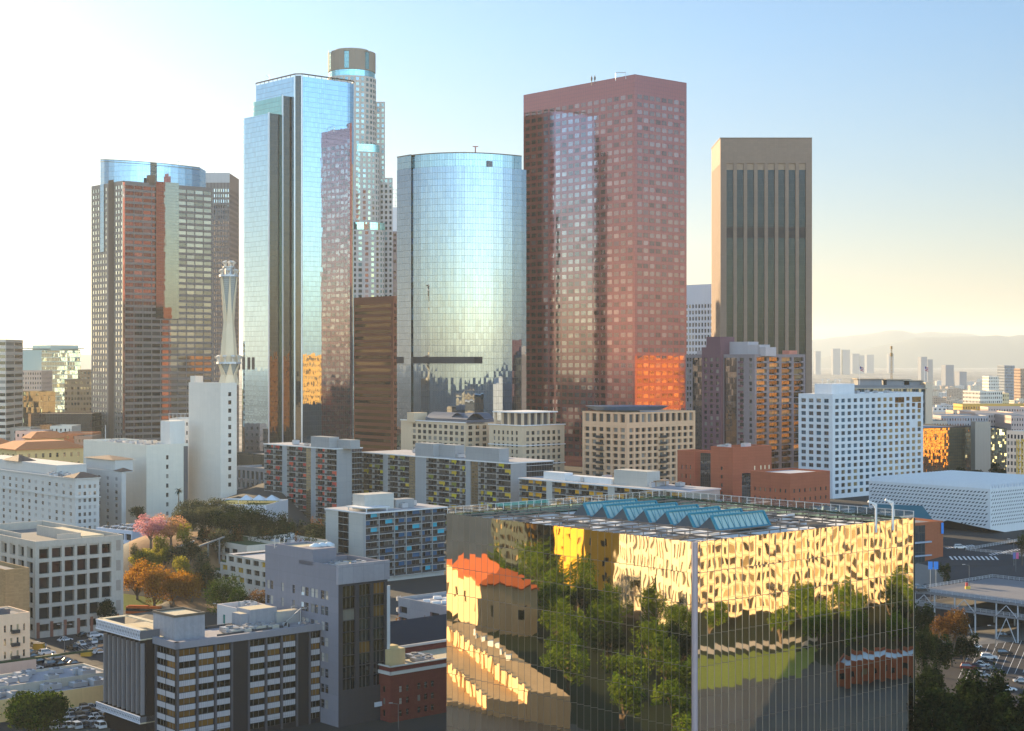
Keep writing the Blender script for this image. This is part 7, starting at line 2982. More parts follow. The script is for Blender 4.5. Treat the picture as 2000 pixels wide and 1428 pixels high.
# brick and glass hall with a teal gable roof beside the honeycomb museum
teal = plain('teal_metal_roof', (.02, .11, .15), .5, .2)
B = front_box('brick_hall', 'brick and glass hall with blue banner and teal gable roof before the honeycomb museum', 1780, 1842, 560, 1022, 16, [wallmat('orange_brick_hall', (.3, .1, .05), .12, .85, (1.4, .5), .8), M_roofd], side=8, base=22)
m = MB()
d = (B.b - B.a).normalized()
cwface(m, B.a - B.k * .15, B.a - B.k * .15 + d * 6.5, 24, B.zt - 1)
B.part('glass_bay', m, [curtain('teal_bay_glass', (.5, .62, .7), 1.6, 3.5, base=(.02, .03, .035), refl=.35)])
for z, h in ((Zp(1062, 560), .5), (Zp(1088, 560), .4)):
    m = MB()
    m.box((B.a.x - B.k.x, B.a.y - B.k.y, z), (d.x * 9, d.y * 9, 0), (B.k.x, B.k.y, 0), (0, 0, h), bottom=True)
    B.part('canopy', m, [plain('grey_blue_canopy', (.3, .34, .42))])
m = MB()
p = B.b - d * 1.3 - B.k * .3
m.box((p.x, p.y, Zp(1047, 560)), (d.x * 1.2, d.y * 1.2, 0), (-B.k.x * .1, -B.k.y * .1, 0), (0, 0, 3.9), bottom=True)
B.part('banner', m, [plain('bright_blue_banner', (.03, .2, .6), .6)])
m = MB()
a, b = P2(1716, 590), P2(1834, 582)
zr, ze = Zp(988, 590), Zp(1026, 590)
k = Vector((0, 1)) * 8
m.face([(a.x, a.y, ze), (b.x, b.y, ze), (b.x - 4, b.y + 8, zr), (a.x, a.y + 8, zr)])
m.face([(b.x, b.y, ze), (b.x, b.y + 16, ze), (b.x - 4, b.y + 8, zr)])
m.face([(b.x, b.y + 16, ze), (a.x, a.y + 16, ze), (a.x, a.y + 8, zr), (b.x - 4, b.y + 8, zr)])
m.face([(a.x, a.y + 16, ze), (a.x, a.y, ze), (a.x, a.y + 8, zr)])
m.box((a.x, a.y, 22), (b.x - a.x, b.y - a.y, 0), (0, 16, 0), (0, 0, ze - 22))
B.part('gable_roof', m, [teal])
B = front_box('teal_pavilion', 'low dark teal clad building with dormers behind the far corner of the cube', 1600, 1704, 600, 996, 16, [plain('dark_teal_cladding', (.015, .06, .085), .5), teal], cat='building', base=22)
for i in range(4):
    m = MB()
    p = B.a + (B.b - B.a) * ((i + .3) / 4)
    m.face([(p.x, p.y, B.zt - .5), (p.x + 3, p.y, B.zt - .5), (p.x + 2.4, p.y + 3, B.zt + 1.4), (p.x + .6, p.y + 3, B.zt + 1.4)])
    m.face([(p.x, p.y, B.zt - .5), (p.x + .6, p.y + 3, B.zt + 1.4), (p.x, p.y + 5, B.zt - .5)])
    m.face([(p.x + 3, p.y, B.zt - .5), (p.x + 3, p.y + 5, B.zt - .5), (p.x + 2.4, p.y + 3, B.zt + 1.4)])
    B.part('dormer', m, [teal])

B = front_box('garden_deck', 'low white garden deck with lawn and pale tent below the telephone tower', 396, 520, 735, 984, 30, [wallmat('white_garden_wall', (.5, .5, .52), .08), plain('garden_lawn', (.08, .11, .02), .9, 0, .2, .3)], base=10, side=-6)
m = MB()
p = P2(478, 745)
for x in (0, 6, 12):
    c = Vector((p.x + x, p.y + 4, B.zt + 3))
    q = [(p.x + x - 3, p.y), (p.x + x + 3, p.y), (p.x + x + 3, p.y + 8), (p.x + x - 3, p.y + 8)]
    for i in range(4):
        m.face([(*q[i], B.zt + .8), (*q[(i + 1) % 4], B.zt + .8), tuple(c)])
        m.cbox(q[i][0], q[i][1], B.zt - .9, .15, .15, 1.8)
B.part('tent', m, [plain('pale_tent_cloth', (.5, .55, .6), .7)])

# ------------------------------------------------------------------ trees
def leafmat(name, cols, trans=.45):
    if name in MATS:
        return MATS[name]
    g = NG(name)
    ge = g.n('ShaderNodeNewGeometry')
    tc = g.n('ShaderNodeTexCoord')
    n = g.noise(tc.outputs['Object'], .22, 2).outputs[0]
    f = g.m('ADD', g.m('MULTIPLY', ge.outputs['Random Per Island'], .55), g.m('MULTIPLY', g.m('SUBTRACT', n, .28), 1.0))
    c = g.ramp(f, [(i / (len(cols) - 1) * .9 + .05, k) for i, k in enumerate(cols)])
    df = g.n('ShaderNodeBsdfDiffuse', {'Color': c})
    tl = g.n('ShaderNodeBsdfTranslucent', {'Color': g.vm('SCALE', c, scale=1.5)})
    MATS[name] = g.done(g.n('ShaderNodeMixShader', {0: trans, 1: df.outputs[0], 2: tl.outputs[0]}).outputs[0])
    return MATS[name]


LF_ficus = leafmat('ficus_leaves', [(.006, .014, .002), (.022, .042, .005), (.085, .115, .01)], .3)
LF_plaza = leafmat('sunlit_plaza_leaves', [(.025, .05, .006), (.08, .13, .012), (.17, .2, .02)])  # brighter copy of the ficus leaves, sunlight put into the colours
LF_dark = leafmat('dark_tree_leaves', [(.006, .012, .004), (.014, .025, .008), (.04, .055, .015)], .25)
LF_grey = leafmat('grey_green_leaves', [(.03, .038, .02), (.055, .06, .032), (.09, .085, .045)], .35)
LF_orange = leafmat('autumn_leaves', [(.12, .05, .008), (.28, .12, .012), (.36, .2, .02)])
LF_yellow = leafmat('yellow_green_leaves', [(.07, .08, .01), (.2, .18, .02), (.3, .24, .03)])
LF_pink = leafmat('pink_blossom', [(.26, .09, .1), (.44, .2, .22), (.52, .3, .26)])
LF_mix = leafmat('pink_gold_leaves', [(.18, .1, .04), (.36, .2, .08), (.5, .24, .18)])
LF_brown = leafmat('rusty_leaves', [(.05, .025, .012), (.12, .06, .02), (.16, .1, .03)])
M_bark = wallmat('tree_bark', (.12, .09, .065), .2, .9)


def leaves(blobs, n, size, mat, rng, flat=.75):
    """leaf clumps through the outer volume of several blobs (centre, radii)"""
    w = np.array([b[1][0] * b[1][1] for b in blobs])
    w = w / w.sum()
    C = []
    for b, k in zip(blobs, w):
        m = max(8, int(n * k))
        d = rng.normal(size=(m, 3))
        d /= np.linalg.norm(d, axis=1)[:, None]
        d[:, 2] = np.where(d[:, 2] < -.8, -d[:, 2] * .6, d[:, 2])
        r = 1 - .42 * rng.random(m) ** 1.6 + .07 * rng.normal(size=m)
        bump = 1 + .1 * np.sin(d[:, 0] * 7 + b[0][0]) * np.sin(d[:, 1] * 6 + b[0][1]) + .08 * np.sin(d[:, 2] * 9)
        C.append(np.array(b[0]) + d * (r * bump)[:, None] * np.array(b[1]))
    C = np.concatenate(C)
    m = len(C)
    a = rng.normal(size=(m, 3))
    a /= np.linalg.norm(a, axis=1)[:, None]
    b_ = np.cross(a, rng.normal(size=(m, 3)))
    b_ /= np.linalg.norm(b_, axis=1)[:, None] + 1e-9
    s = size * (.55 + .9 * rng.random(m))[:, None]
    a, b_ = a * s, b_ * s * flat
    q = np.stack([C - a * .5, C + b_ * .42, C + a * .5, C - b_ * .42], 1).reshape(-1, 3)
    me = bpy.data.meshes.new('crown')
    me.vertices.add(m * 4)
    me.vertices.foreach_set('co', q.ravel().astype(np.float32))
    me.loops.add(m * 4)
    me.loops.foreach_set('vertex_index', np.arange(m * 4, dtype=np.int32))
    me.polygons.add(m)
    me.polygons.foreach_set('loop_start', np.arange(0, m * 4, 4, dtype=np.int32))
    me.polygons.foreach_set('loop_total', np.full(m, 4, dtype=np.int32))
    me.update()
    me.validate()
    me.materials.append(mat)
    return me


TREES = []


def tree(name, label, x, y, h, w, mat, seed, n=2600, leaf=.62, trunk=.3, group=None, dome=False, zb=None, cat='tree', loose=0.0):
    rng = np.random.default_rng(seed)
    r = random.Random(seed)
    zb = terrain(x, y) if zb is None else zb
    root = thing(name, label, cat, (x, y), zb, group)
    th = h * trunk
    ch = h - th
    blobs = []
    if dome:
        blobs.append(((0, 0, th + ch * .42), (w / 2 * .93, w / 2 * .93, ch * .5)))
        for i in range(9):
            a = 2 * math.pi * i / 9 + r.random()
            blobs.append(((w * .27 * math.cos(a), w * .27 * math.sin(a), th + ch * r.uniform(.35, .68)), (w * .23, w * .23, ch * .3)))
    else:
        k = r.randint(7, 10)
        for i in range(k):
            a = 2 * math.pi * i / k * 1.618 * 2 + r.uniform(-.4, .4)
            rr = w * r.uniform(.08, .34)
            s = w * r.uniform(.17, .27)
            v = ch * r.uniform(.24, .34)
            blobs.append(((rr * math.cos(a), rr * math.sin(a), th + max(v * .8, min(ch - v, ch * r.uniform(.22, .85)))), (s, s, v)))
    me = leaves(blobs, n, leaf, mat, rng)
    c = bpy.data.objects.new('crown', me)
    link(c)
    c.parent = root
    t = MB()
    t.tube((x, y, zb - .4), (x + r.uniform(-.2, .2), y, zb + th * 1.1), w * .034 + .08, w * .022 + .06, n=8, cap=False)
    for b in blobs[:8]:
        t.tube((x, y, zb + th * .85), (x + b[0][0] * .85, y + b[0][1] * .85, zb + b[0][2]), w * .015 + .05, .05, n=5, cap=False)
    t.build('trunk', [M_bark], root)
    return root


def treepx(name, label, px, pytop, Y, pybase, wpx, mat, seed, **kw):
    p = P2(px, Y)
    zb = Zp(pybase, Y)
    zb = terrain(p.x, Y) if kw.pop('ground', True) else zb
    return tree(name, label, p.x, Y, Zp(pytop, Y) - zb, wpx * Y / F, mat, seed, zb=zb, **kw)


def palm(label, x, y, h, seed, group=None, zb=None):
    r = random.Random(seed)
    zb = terrain(x, y) if zb is None else zb
    root = thing('palm_tree', label, 'palm tree', (x, y), zb, group)
    t = MB()
    t.tube((x, y, zb - .4), (x + .3, y, zb + h), .32, .2, n=8)
    t.build('trunk', [M_bark], root)
    f = MB()
    for i in range(26):
        a = 2 * math.pi * i / 26 + r.uniform(-.1, .1)
        el = r.uniform(-.9, 1.1)
        L_ = r.uniform(2.2, 3.0)
        prev = Vector((x + .3, y, zb + h))
        d = Vector((math.cos(a) * math.cos(el), math.sin(a) * math.cos(el), math.sin(el)))
        for k in range(4):
            d = (d + Vector((0, 0, -.28))).normalized()
            nx = prev + d * L_ / 4
            s = Vector((-math.sin(a), math.cos(a), 0)) * (.34 if k < 3 else .15)
            f.face([prev - s, prev + s, nx + s * .8, nx - s * .8])
            prev = nx
    f.build('fronds', [LF_grey], root)


# bottom left ficus, the autumn row, the ficus pair, pink trees
treepx('ficus_tree', 'big round clipped green ficus tree in the bottom left corner', 72, 1349, 372, 1442, 122, LF_ficus, 1, n=15000, leaf=.62, trunk=.16, dome=True)
for i, (px, top, Y, base, w, nm) in enumerate(((268, 1090, 560, 1172, 58, 'orange autumn tree beside the concrete garage corner, leftmost of the row'),
                                               (302, 1106, 552, 1182, 62, 'orange autumn tree right above the orange bus'),
                                               (338, 1112, 556, 1190, 64, 'golden autumn tree in the middle of the row on the street'),
                                               (374, 1116, 560, 1192, 62, 'rust orange autumn tree, rightmost of the row, next to the green ficus'),
                                               (284, 1074, 585, 1130, 46, 'yellow green tree at the back of the autumn row below the slope'))):
    treepx('autumn_tree', nm, px, top, Y + 4, base, w * 1.35, LF_orange if i < 4 else LF_yellow, 20 + i, n=5200, leaf=.55, trunk=.12, group='autumn trees along the street')
treepx('young_tree', 'light green young tree left of the funicular car', 322, 1066, 590, 1112, 40, LF_yellow, 31, n=2200, leaf=.5)
treepx('ficus_tree', 'large clipped dark green ficus beside the stepped cream block', 440, 1121, 525, 1204, 84, LF_ficus, 41, n=6500, leaf=.5, trunk=.2, dome=True)
treepx('ficus_tree', 'smaller clipped bright green ficus in front of the large one', 466, 1142, 512, 1204, 48, LF_ficus, 42, n=3600, leaf=.5, trunk=.2, dome=True)
treepx('street_tree', 'rusty brown street tree beside the grey tower foot', 503, 1148, 508, 1210, 54, LF_brown, 43, n=3000, leaf=.5)
treepx('blossom_tree', 'pink blossoming tree at the foot of the hillside', 294, 1004, 610, 1074, 74, LF_pink, 51, n=4600, leaf=.5, trunk=.3)
treepx('blossom_tree', 'pink gold tree right of the pink blossoming one', 334, 1006, 613, 1070, 84, LF_mix, 52, n=4600, leaf=.5, trunk=.32)
treepx('blossom_tree', 'small gold leaved tree on the slope right of the blossom trees', 360, 1022, 604, 1064, 32, LF_yellow, 53, n=1500, leaf=.5, trunk=.32)
for i, (px, top, Y, base, w, m, lab) in enumerate((
        (378, 986, 652, 1040, 56, LF_grey, 'grey green park tree below the telephone tower'),
        (412, 982, 660, 1040, 60, LF_grey, 'broad grey green park tree right of the telephone tower foot'),
        (446, 990, 650, 1044, 56, LF_grey, 'dusty green park tree in the middle of the hillside wood'),
        (470, 1000, 636, 1050, 50, LF_dark, 'dark park tree left of the red apartment slab'),
        (498, 990, 644, 1056, 60, LF_dark, 'darkest broad park tree against the red apartment slab'),
        (522, 1004, 640, 1058, 44, LF_dark, 'dark park tree at the foot of the red apartment slab'),
        (396, 1000, 634, 1056, 54, LF_grey, 'olive park tree above the green roofed block'),
        (430, 1004, 628, 1060, 56, LF_dark, 'dark green park tree behind the green roofed block'),
        (362, 1004, 634, 1058, 46, LF_grey, 'grey green tree right of the blossom trees'),
        (548, 1012, 640, 1062, 34, LF_dark, 'small dark tree before the red apartment slab'),
        (566, 1030, 700, 1062, 34, LF_dark, 'dark low tree beside the foot of the red slab, second from its left end'),
        (592, 1034, 706, 1062, 34, LF_grey, 'grey green low tree at the foot of the red slab between two dark ones'),
        (618, 1032, 700, 1062, 34, LF_dark, 'dark low tree at the foot of the red slab next to the turquoise slab'))):
    treepx('park_tree', lab, px, top - 9, Y, base, w * 1.35, m, 60 + i, n=3800, leaf=.62, trunk=.16, group='dark trees of the hillside park')
rr_ = random.Random(12)
for i in range(26):
    t = i / 25
    treepx('shrub', 'rounded dark shrub on the slope between the park trees and the red slab', 396 + 235 * t + rr_.uniform(-8, 8), (1004 if i % 2 else 1022) + 14 * rr_.random(), 640 + 14 * rr_.random() + (70 if i % 2 else -30), 1060, 34 + 18 * rr_.random(),
           (LF_dark, LF_grey, LF_brown)[i % 3], 150 + i, n=1100, leaf=.6, trunk=.05, group='dark shrubs on the park slope', cat='shrub')
treepx('street_tree', 'dark round tree in front of the cream exchange hall', 269, 989, 800, 1016, 38, LF_dark, 81, n=1800, leaf=.6, trunk=.1, ground=False)
treepx('street_tree', 'dark street tree at the corner of the concrete garage', 205, 1172, 512, 1236, 44, LF_dark, 82, n=2200, leaf=.5, trunk=.3)
palm('shaggy palm tree standing before the cream hall and dark slot', P2(348, 780).x, 780, Zp(958, 780) - Zp(1015, 780), 3, zb=Zp(1015, 780))
for i, (px, w) in enumerate(((772, 30), (798, 34), (826, 36), (852, 30))):
    treepx('street_tree', ('rusty street tree at the garage foot, %s behind the brick building' % ('first from the left', 'second from the left', 'third from the left', 'nearest the cube')[i]),
           px, 1206 + i % 2 * 4, 446 + i, 1256, w, LF_brown, 90 + i, n=1500, leaf=.5, trunk=.3, group='rusty street trees behind the brick building')
for i, (px, top, Y, w, m, lab) in enumerate(((312, 1046, 596, 34, LF_yellow, 'yellow green young tree on the slope under the pink blossoming tree'), (346, 1062, 590, 38, LF_grey, 'olive tree on the slope directly under the funicular car'),
                                               (372, 1052, 596, 40, LF_dark, 'dark green tree at the foot of the funicular track'), (396, 1068, 580, 40, LF_grey, 'olive bushy tree left of the stepped cream block'),
                                               (356, 1086, 574, 40, LF_yellow, 'yellow tree on the slope behind the rust orange tree'), (404, 1098, 566, 42, LF_dark, 'dark bushy tree between the autumn row and the cream block'),
                                               (268, 1062, 590, 30, LF_grey, 'olive tree on the slope beside the garage corner'))):
    treepx('slope_tree', lab, px, top, Y, 1120, w * 1.2, m, 400 + i, n=2400, leaf=.5, trunk=.12, group='trees on the dry slope')
# lower right
for i, (px, top, Y, base, w, lab) in enumerate(((1838, 1322, 322, 1480, 140, 'huge dark tree right beside the foot of the gold cube, lower right'), (1918, 1312, 330, 1480, 150, 'huge dark tree with sunlit top in the lower right corner, middle one'),
                                               (1990, 1350, 318, 1490, 130, 'huge dark tree cut by the lower right corner'))):
    treepx('large_tree', lab, px, top, Y, base, w, LF_dark, 101 + i, n=14000, leaf=.75, trunk=.14, group='huge dark trees in the lower right corner')
treepx('street_tree', 'tall dark tree with olive leaves before the parking deck', 1858, 1190, 455, 1300, 78, LF_brown, 111, n=4200, leaf=.5, trunk=.2)
treepx('street_tree', 'dark tree against the right edge of the gold cube', 1802, 1222, 430, 1345, 52, LF_dark, 112, n=3400, leaf=.5, trunk=.2)
treepx('street_tree', 'small dark tree by the cube below the others', 1822, 1290, 405, 1370, 46, LF_dark, 113, n=2600, leaf=.5, trunk=.2)
treepx('street_tree', 'small round tree on the pavement by the blue street sign', 1845, 1100, 548, 1124, 27, LF_dark, 114, n=1200, leaf=.45, trunk=.25)
treepx('street_tree', 'dark tree at the right edge by the honeycomb museum corner', 1996, 1040, 560, 1068, 18, LF_dark, 115, n=900, leaf=.4, trunk=.2)
for i, (px, top, Y, w, lab) in enumerate(((1800, 1180, 470, 46, 'dark tree by the cube edge below the parking deck'), (1834, 1240, 440, 56, 'dark bushy tree left of the olive leaved one'),
                                         (1884, 1232, 462, 44, 'dark tree right of the olive leaved tree before the deck braces'), (1812, 1312, 392, 60, 'dark spreading tree just above the huge corner trees'))):
    treepx('street_tree', lab, px, top, Y, 1300, w * 1.2, LF_dark, 420 + i, n=3000, leaf=.6, trunk=.15)
r = random.Random(8)
for i in range(26):
    px = r.uniform(1805, 2010)
    Y = r.uniform(1010, 1900)
    p = P2(px, Y)
    tree('distant_tree', 'small dark tree among the roofs in the right distance', p.x, Y, r.uniform(7, 12), r.uniform(7, 12), r.choice((LF_dark, LF_grey)), 200 + i, n=420, leaf=1.1, group='small trees in the right distance')
for i in range(5):
    p = P2(1812 + 33 * i + r.uniform(-8, 8), 985)
    tree('hedge_tree', 'green tree along the foot of the rippled gold offices', p.x, 925 - 2 * i if i < 3 else 985, 6 + r.uniform(0, 2), 11, LF_dark, 240 + i, n=700, leaf=.8, group='trees at the foot of the gold offices')
palm('lone palm in the right distance above the gold offices', P2(1892, 1150).x, 1150, 17, 5)
for i in range(4):
    p = P2(30 + 40 * i, 1010)
    tree('distant_tree', 'small dark tree behind the hotel roofs at the left', p.x, 1010 + 12 * i, 14, 13, LF_dark, 260 + i, n=500, leaf=1.0, group='small trees behind the hotel')
# trees that show in the cube's mirror walls
for i, (x, y, h, w, m) in enumerate(((-112, 40, 19, 18, LF_ficus), (-98, 62, 18, 17, LF_ficus), (-82, 84, 16, 16, LF_ficus), (-64, 104, 15, 15, LF_dark), (-46, 78, 14, 13, LF_ficus), (-30, 96, 14, 13, LF_dark),
                                     (-20, 124, 13, 13, LF_dark), (-2, 110, 13, 12, LF_ficus), (10, 140, 12, 12, LF_dark), (-36, 150, 13, 13, LF_dark), (-6, 168, 12, 12, LF_dark), (20, 175, 11, 11, LF_dark),
                                     (206, 92, 15, 14, LF_ficus), (224, 110, 17, 15, LF_ficus), (246, 128, 17, 16, LF_ficus), (262, 104, 26, 17, LF_ficus), (192, 66, 12, 11, LF_dark), (172, 104, 12, 12, LF_dark),
                                     (196, 138, 13, 13, LF_dark), (168, 148, 12, 12, LF_dark), (222, 152, 14, 14, LF_dark), (140, 84, 10, 9, LF_ficus), (112, 92, 11, 10, LF_ficus),
                                     (-120, 66, 17, 16, LF_dark), (-84, 56, 17, 16, LF_ficus), (-104, 84, 16, 16, LF_dark), (-62, 84, 15, 15, LF_ficus), (-48, 118, 14, 14, LF_ficus), (-24, 76, 14, 13, LF_ficus),
                                     (-62, 132, 14, 14, LF_dark), (-18, 148, 13, 13, LF_ficus), (6, 124, 12, 12, LF_dark), (32, 152, 12, 12, LF_ficus), (24, 200, 12, 12, LF_dark), (0, 196, 12, 12, LF_dark),
                                     (46, 178, 12, 12, LF_dark), (48, 206, 11, 11, LF_dark), (182, 84, 14, 13, LF_ficus), (210, 124, 15, 15, LF_dark), (238, 150, 15, 15, LF_dark), (184, 124, 13, 13, LF_ficus),
                                     (206, 168, 14, 14, LF_dark), (182, 166, 13, 13, LF_dark), (158, 170, 12, 12, LF_dark), (250, 86, 18, 16, LF_ficus), (274, 126, 24, 18, LF_ficus), (150, 122, 11, 11, LF_dark), (-20, 178, 13, 15, LF_ficus), (-32, 196, 12, 14, LF_ficus), (-8, 214, 12, 13, LF_ficus), (14, 220, 11, 13, LF_ficus), (-44, 168, 13, 15, LF_ficus), (-28, 132, 14, 15, LF_ficus), (-52, 142, 14, 15, LF_ficus), (8, 152, 13, 15, LF_ficus), (-14, 112, 14, 15, LF_ficus), (-72, 112, 15, 16, LF_ficus), (-88, 106, 15, 16, LF_ficus), (34, 196, 12, 13, LF_ficus), (28, 166, 12, 13, LF_ficus), (-76, 72, 16, 16, LF_ficus), (-56, 98, 15, 15, LF_ficus), (162, 132, 12, 14, LF_ficus), (202, 150, 14, 15, LF_ficus), (228, 134, 16, 16, LF_ficus), (190, 108, 13, 14, LF_ficus), (152, 148, 12, 13, LF_ficus), (168, 186, 12, 13, LF_ficus))):
    up_, vp_ = U.dot(Vector((x, y))), V.dot(Vector((x, y)))
    if (up_ < -60 and 130 < vp_ < 250) or (up_ < 83 and abs(vp_ - 5.6) < 46):
        continue
    tree('mirrored_tree', 'green tree of the plaza seen only as a reflection in the gold cube', x, y, h, w * 1.1, LF_plaza if m is LF_ficus or i % 3 else m, 300 + i, n=2200, leaf=.7, trunk=.2, group='plaza trees mirrored in the gold cube')
for i, (x, y) in enumerate(((-66, 68), (-56, 70), (-46, 76), (-34, 82), (-22, 94), (130, 76), (160, 100))):
    palm('palm of the plaza seen only as a reflection in the gold cube', x, y, 13 + i % 3, 330 + i, 'plaza palms mirrored in the gold cube')
# hillside ground cover
sl = MB()
for j in range(12):
    for i in range(18):
        P = [P2(252 + 13 * (i + a), 552 + 8 * (j + b)) for a, b in ((0, 0), (1, 0), (1, 1), (0, 1))]
        sl.face([(p.x, p.y, terrain(p.x, p.y) + .06) for p in P])
k = sl.build('hillside_slope', [wallmat('dry_earth_slope', (.24, .14, .07), .35, .95)])
k['kind'] = 'structure'
g = MB()
P = [P2(236, 548), P2(320, 545), P2(316, 566), P2(240, 572)]
g.face([(p.x, p.y, terrain(p.x, p.y) + .12) for p in P])
k = g.build('grass_patch', [plain('bright_grass', (.16, .2, .02), .9, 0, .2, .3)])
k['kind'] = 'structure'

# ------------------------------------------------------------------ cars, bus, funicular, street things
M_tyre = plain('tyre_rubber', (.02, .02, .02), .8)
M_cglass = plain('car_glass', (.015, .018, .02), .08, 0, .9)
PAINT = {}
for nm, c in (('white', (.72, .72, .72)), ('silver', (.42, .43, .45)), ('black', (.02, .02, .022)), ('grey', (.12, .12, .13)), ('dark red', (.16, .02, .02)), ('dark blue', (.02, .03, .08))):
    PAINT[nm] = plain('car_paint_' + nm.replace(' ', '_'), c, .25, .15, .6, .03)


def car_meshes(kind):
    """body, window band, wheel; length along x"""
    L_, W_, H = {'saloon': (4.6, 1.8, 1.42), 'suv': (4.7, 1.9, 1.72)}[kind]
    prof = {'saloon': [(-.5, .28), (-.5, .62), (-.44, .72), (-.3, .74), (.14, .74), (.42, .66), (.5, .55), (.5, .28)],
            'suv': [(-.5, .3), (-.5, .95), (-.46, 1.0), (.14, 1.0), (.4, .92), (.49, .8), (.5, .3)]}[kind]
    cab = {'saloon': [(-.36, .74), (-.2, 1.4), (.02, 1.42), (.2, .74)], 'suv': [(-.48, 1.0), (-.42, 1.68), (.04, 1.7), (.2, 1.0)]}[kind]

    def loft(b, pts, w0, w1, m=0, zc=None):
        n = len(pts)
        top = max(p[1] for p in pts)
        lo = min(p[1] for p in pts)
        Lp = [(x * L_, -(w0 + (w1 - w0) * (z - lo) / (top - lo)) / 2, z) for x, z in pts]
        Rp = [(x, -y, z) for x, y, z in Lp]
        b.face(Lp[::-1] if False else Lp, m=m)
        b.face(Rp[::-1], m=m)
        for i in range(n):
            j = (i + 1) % n
            b.face([Lp[j], Lp[i], Rp[i], Rp[j]], m=m)
    body, win, wh = MB(), MB(), MB()
    loft(body, prof, W_, W_ * .97)
    z0, z1 = cab[0][1], max(c[1] for c in cab)
    loft(win, [(x, z) if z > z0 else (x, z - .02) for x, z in cab], W_ * .93, W_ * .74)
    # roof skin and pillars
    body.box((cab[1][0] * L_, -W_ * .38, z1 - .03), ((cab[2][0] - cab[1][0]) * L_, 0, 0), (0, W_ * .76, 0), (0, 0, .06))
    for s in (-1, 1):
        for (a, b_) in ((cab[0], cab[1]), (cab[2], cab[3])):
            body.beam((a[0] * L_, s * W_ * .46, a[1]), (b_[0] * L_, s * W_ * .375, b_[1]), .08, .08)
    wh.tube((0, -.11, 0), (0, .11, 0), .33, n=12)
    return body, win, wh, L_, W_


CARM = {}
for kd in ('saloon', 'suv'):
    b, w, h, L_, W_ = car_meshes(kd)
    ms = []
    for m, nm, mt in ((w, 'window', M_cglass), (h, 'wheel', M_tyre)):
        o = m.build(nm, [mt])
        ms.append(o.data)
        bpy.data.objects.remove(o)
    bodies = {}
    for c, mt in PAINT.items():
        o = b.build('body', [mt])
        bodies[c] = o.data
        bpy.data.objects.remove(o)
    CARM[kd] = (bodies, ms[0], ms[1], L_, W_)


def car(x, y, rot, z, colour, kind, label, group, parts=True):
    bodies, wm, whm, L_, W_ = CARM[kind]
    root = thing('parked_car', label, 'car', (x, y), z, group, rot)
    for nm, me, loc in [('body', bodies[colour], (0, 0, 0)), ('window', wm, (0, 0, 0))] + ([('wheel', whm, (sx * L_ * .31, sy * W_ * .46, .33)) for sx in (-1, 1) for sy in (-1, 1)] if parts else []):
        o = bpy.data.objects.new(nm, me)
        link(o)
        o.parent = root
        o.location = loc


def carpx(px, py, z, colour, kind, label, group, rot, parts=True):
    Y = (HC - z) * F / (py - HZ)
    p = P2(px, Y)
    car(p.x, p.y, rot, z, colour, kind, label, group, parts)


AU, AV = math.atan2(U.y, U.x), math.atan2(V.y, V.x)
ZL = 12.08
G1 = 'cars in the lot before the concrete garage'
for px, py, c, k, a, lab in ((127, 1250, 'white', 'saloon', AV, 'white saloon car parked alone at the back of the lot, left of two'), (186, 1242, 'white', 'suv', AV, 'white estate car at the back of the lot by the garage foot'),
                             (75, 1262, 'silver', 'suv', AV, 'silver car beside the yellow skip at the left of the lot'), (92, 1276, 'white', 'suv', AV, 'white off-road car in the middle left of the lot'),
                             (111, 1284, 'silver', 'saloon', AV, 'silver blue saloon right of the white off-road car'), (66, 1283, 'black', 'saloon', AV, 'black car half hidden at the left of the lot'),
                             (79, 1292, 'black', 'saloon', AV, 'black saloon in the second row of the lot, left'), (103, 1298, 'grey', 'suv', AV, 'dark grey car in the front row, left one'),
                             (119, 1298, 'black', 'saloon', AV, 'black low car in the front row, next to the dark grey one'), (134, 1292, 'dark blue', 'saloon', AV, 'dark blue car at the right end of the second row'),
                             (146, 1297, 'black', 'saloon', AV, 'black car at the right end of the front row'), (141, 1266, 'black', 'suv', AU, 'black high car at the left end of the back row'),
                             (157, 1258, 'white', 'saloon', AU, 'white car second in the back row of the lot'), (168, 1256, 'grey', 'saloon', AU, 'grey car third in the back row of the lot'),
                             (179, 1254, 'white', 'suv', AU, 'white car fourth in the back row of the lot'), (191, 1252, 'black', 'suv', AU, 'black car fifth in the back row of the lot'),
                             (202, 1250, 'white', 'saloon', AU, 'white car last in the back row by the dark office'), (164, 1241, 'black', 'saloon', AV, 'black car in the shade left of the white estate car'),
                             (184, 1270, 'silver', 'saloon', AV, 'silver car right of the dark yellow skip, left one'), (195, 1274, 'white', 'saloon', AV, 'white car right of the dark yellow skip, front one'),
                             (201, 1266, 'grey', 'suv', AV, 'grey high car behind the white one by the dark office'), (68, 1305, 'white', 'saloon', AV, 'white car peeping over the low roof edge'),
                             (62, 1275, 'grey', 'saloon', AV, 'grey car at the far left of the lot under the cream building')):
    carpx(px, py + 2, ZL, c, k, lab, G1, a)
G2 = 'cars in the bottom left lot'
cols = ('white', 'silver', 'black', 'grey', 'white', 'silver')
r = random.Random(5)
i = 0
for row, (y0, n) in enumerate(((1384, 4), (1393, 6), (1402, 7), (1411, 8), (1421, 8))):
    for q in range(n):
        px = 205 - q * 15.5 - row * 3
        if px < 138 and y0 < 1400:
            continue
        c = cols[(i * 5 + row) % 6]
        carpx(px, y0 + r.uniform(-1.5, 1.5), ZL - .06, c, 'suv' if i % 3 == 0 else 'saloon', '%s %s in row %s of the bottom left lot, %s from the dark office' % (
            c, 'high car' if i % 3 == 0 else 'saloon', ('one', 'two', 'three', 'four', 'five')[row], ('first', 'second', 'third', 'fourth', 'fifth', 'sixth', 'seventh', 'eighth')[q]), G2, AV if row % 2 else AU)
        i += 1
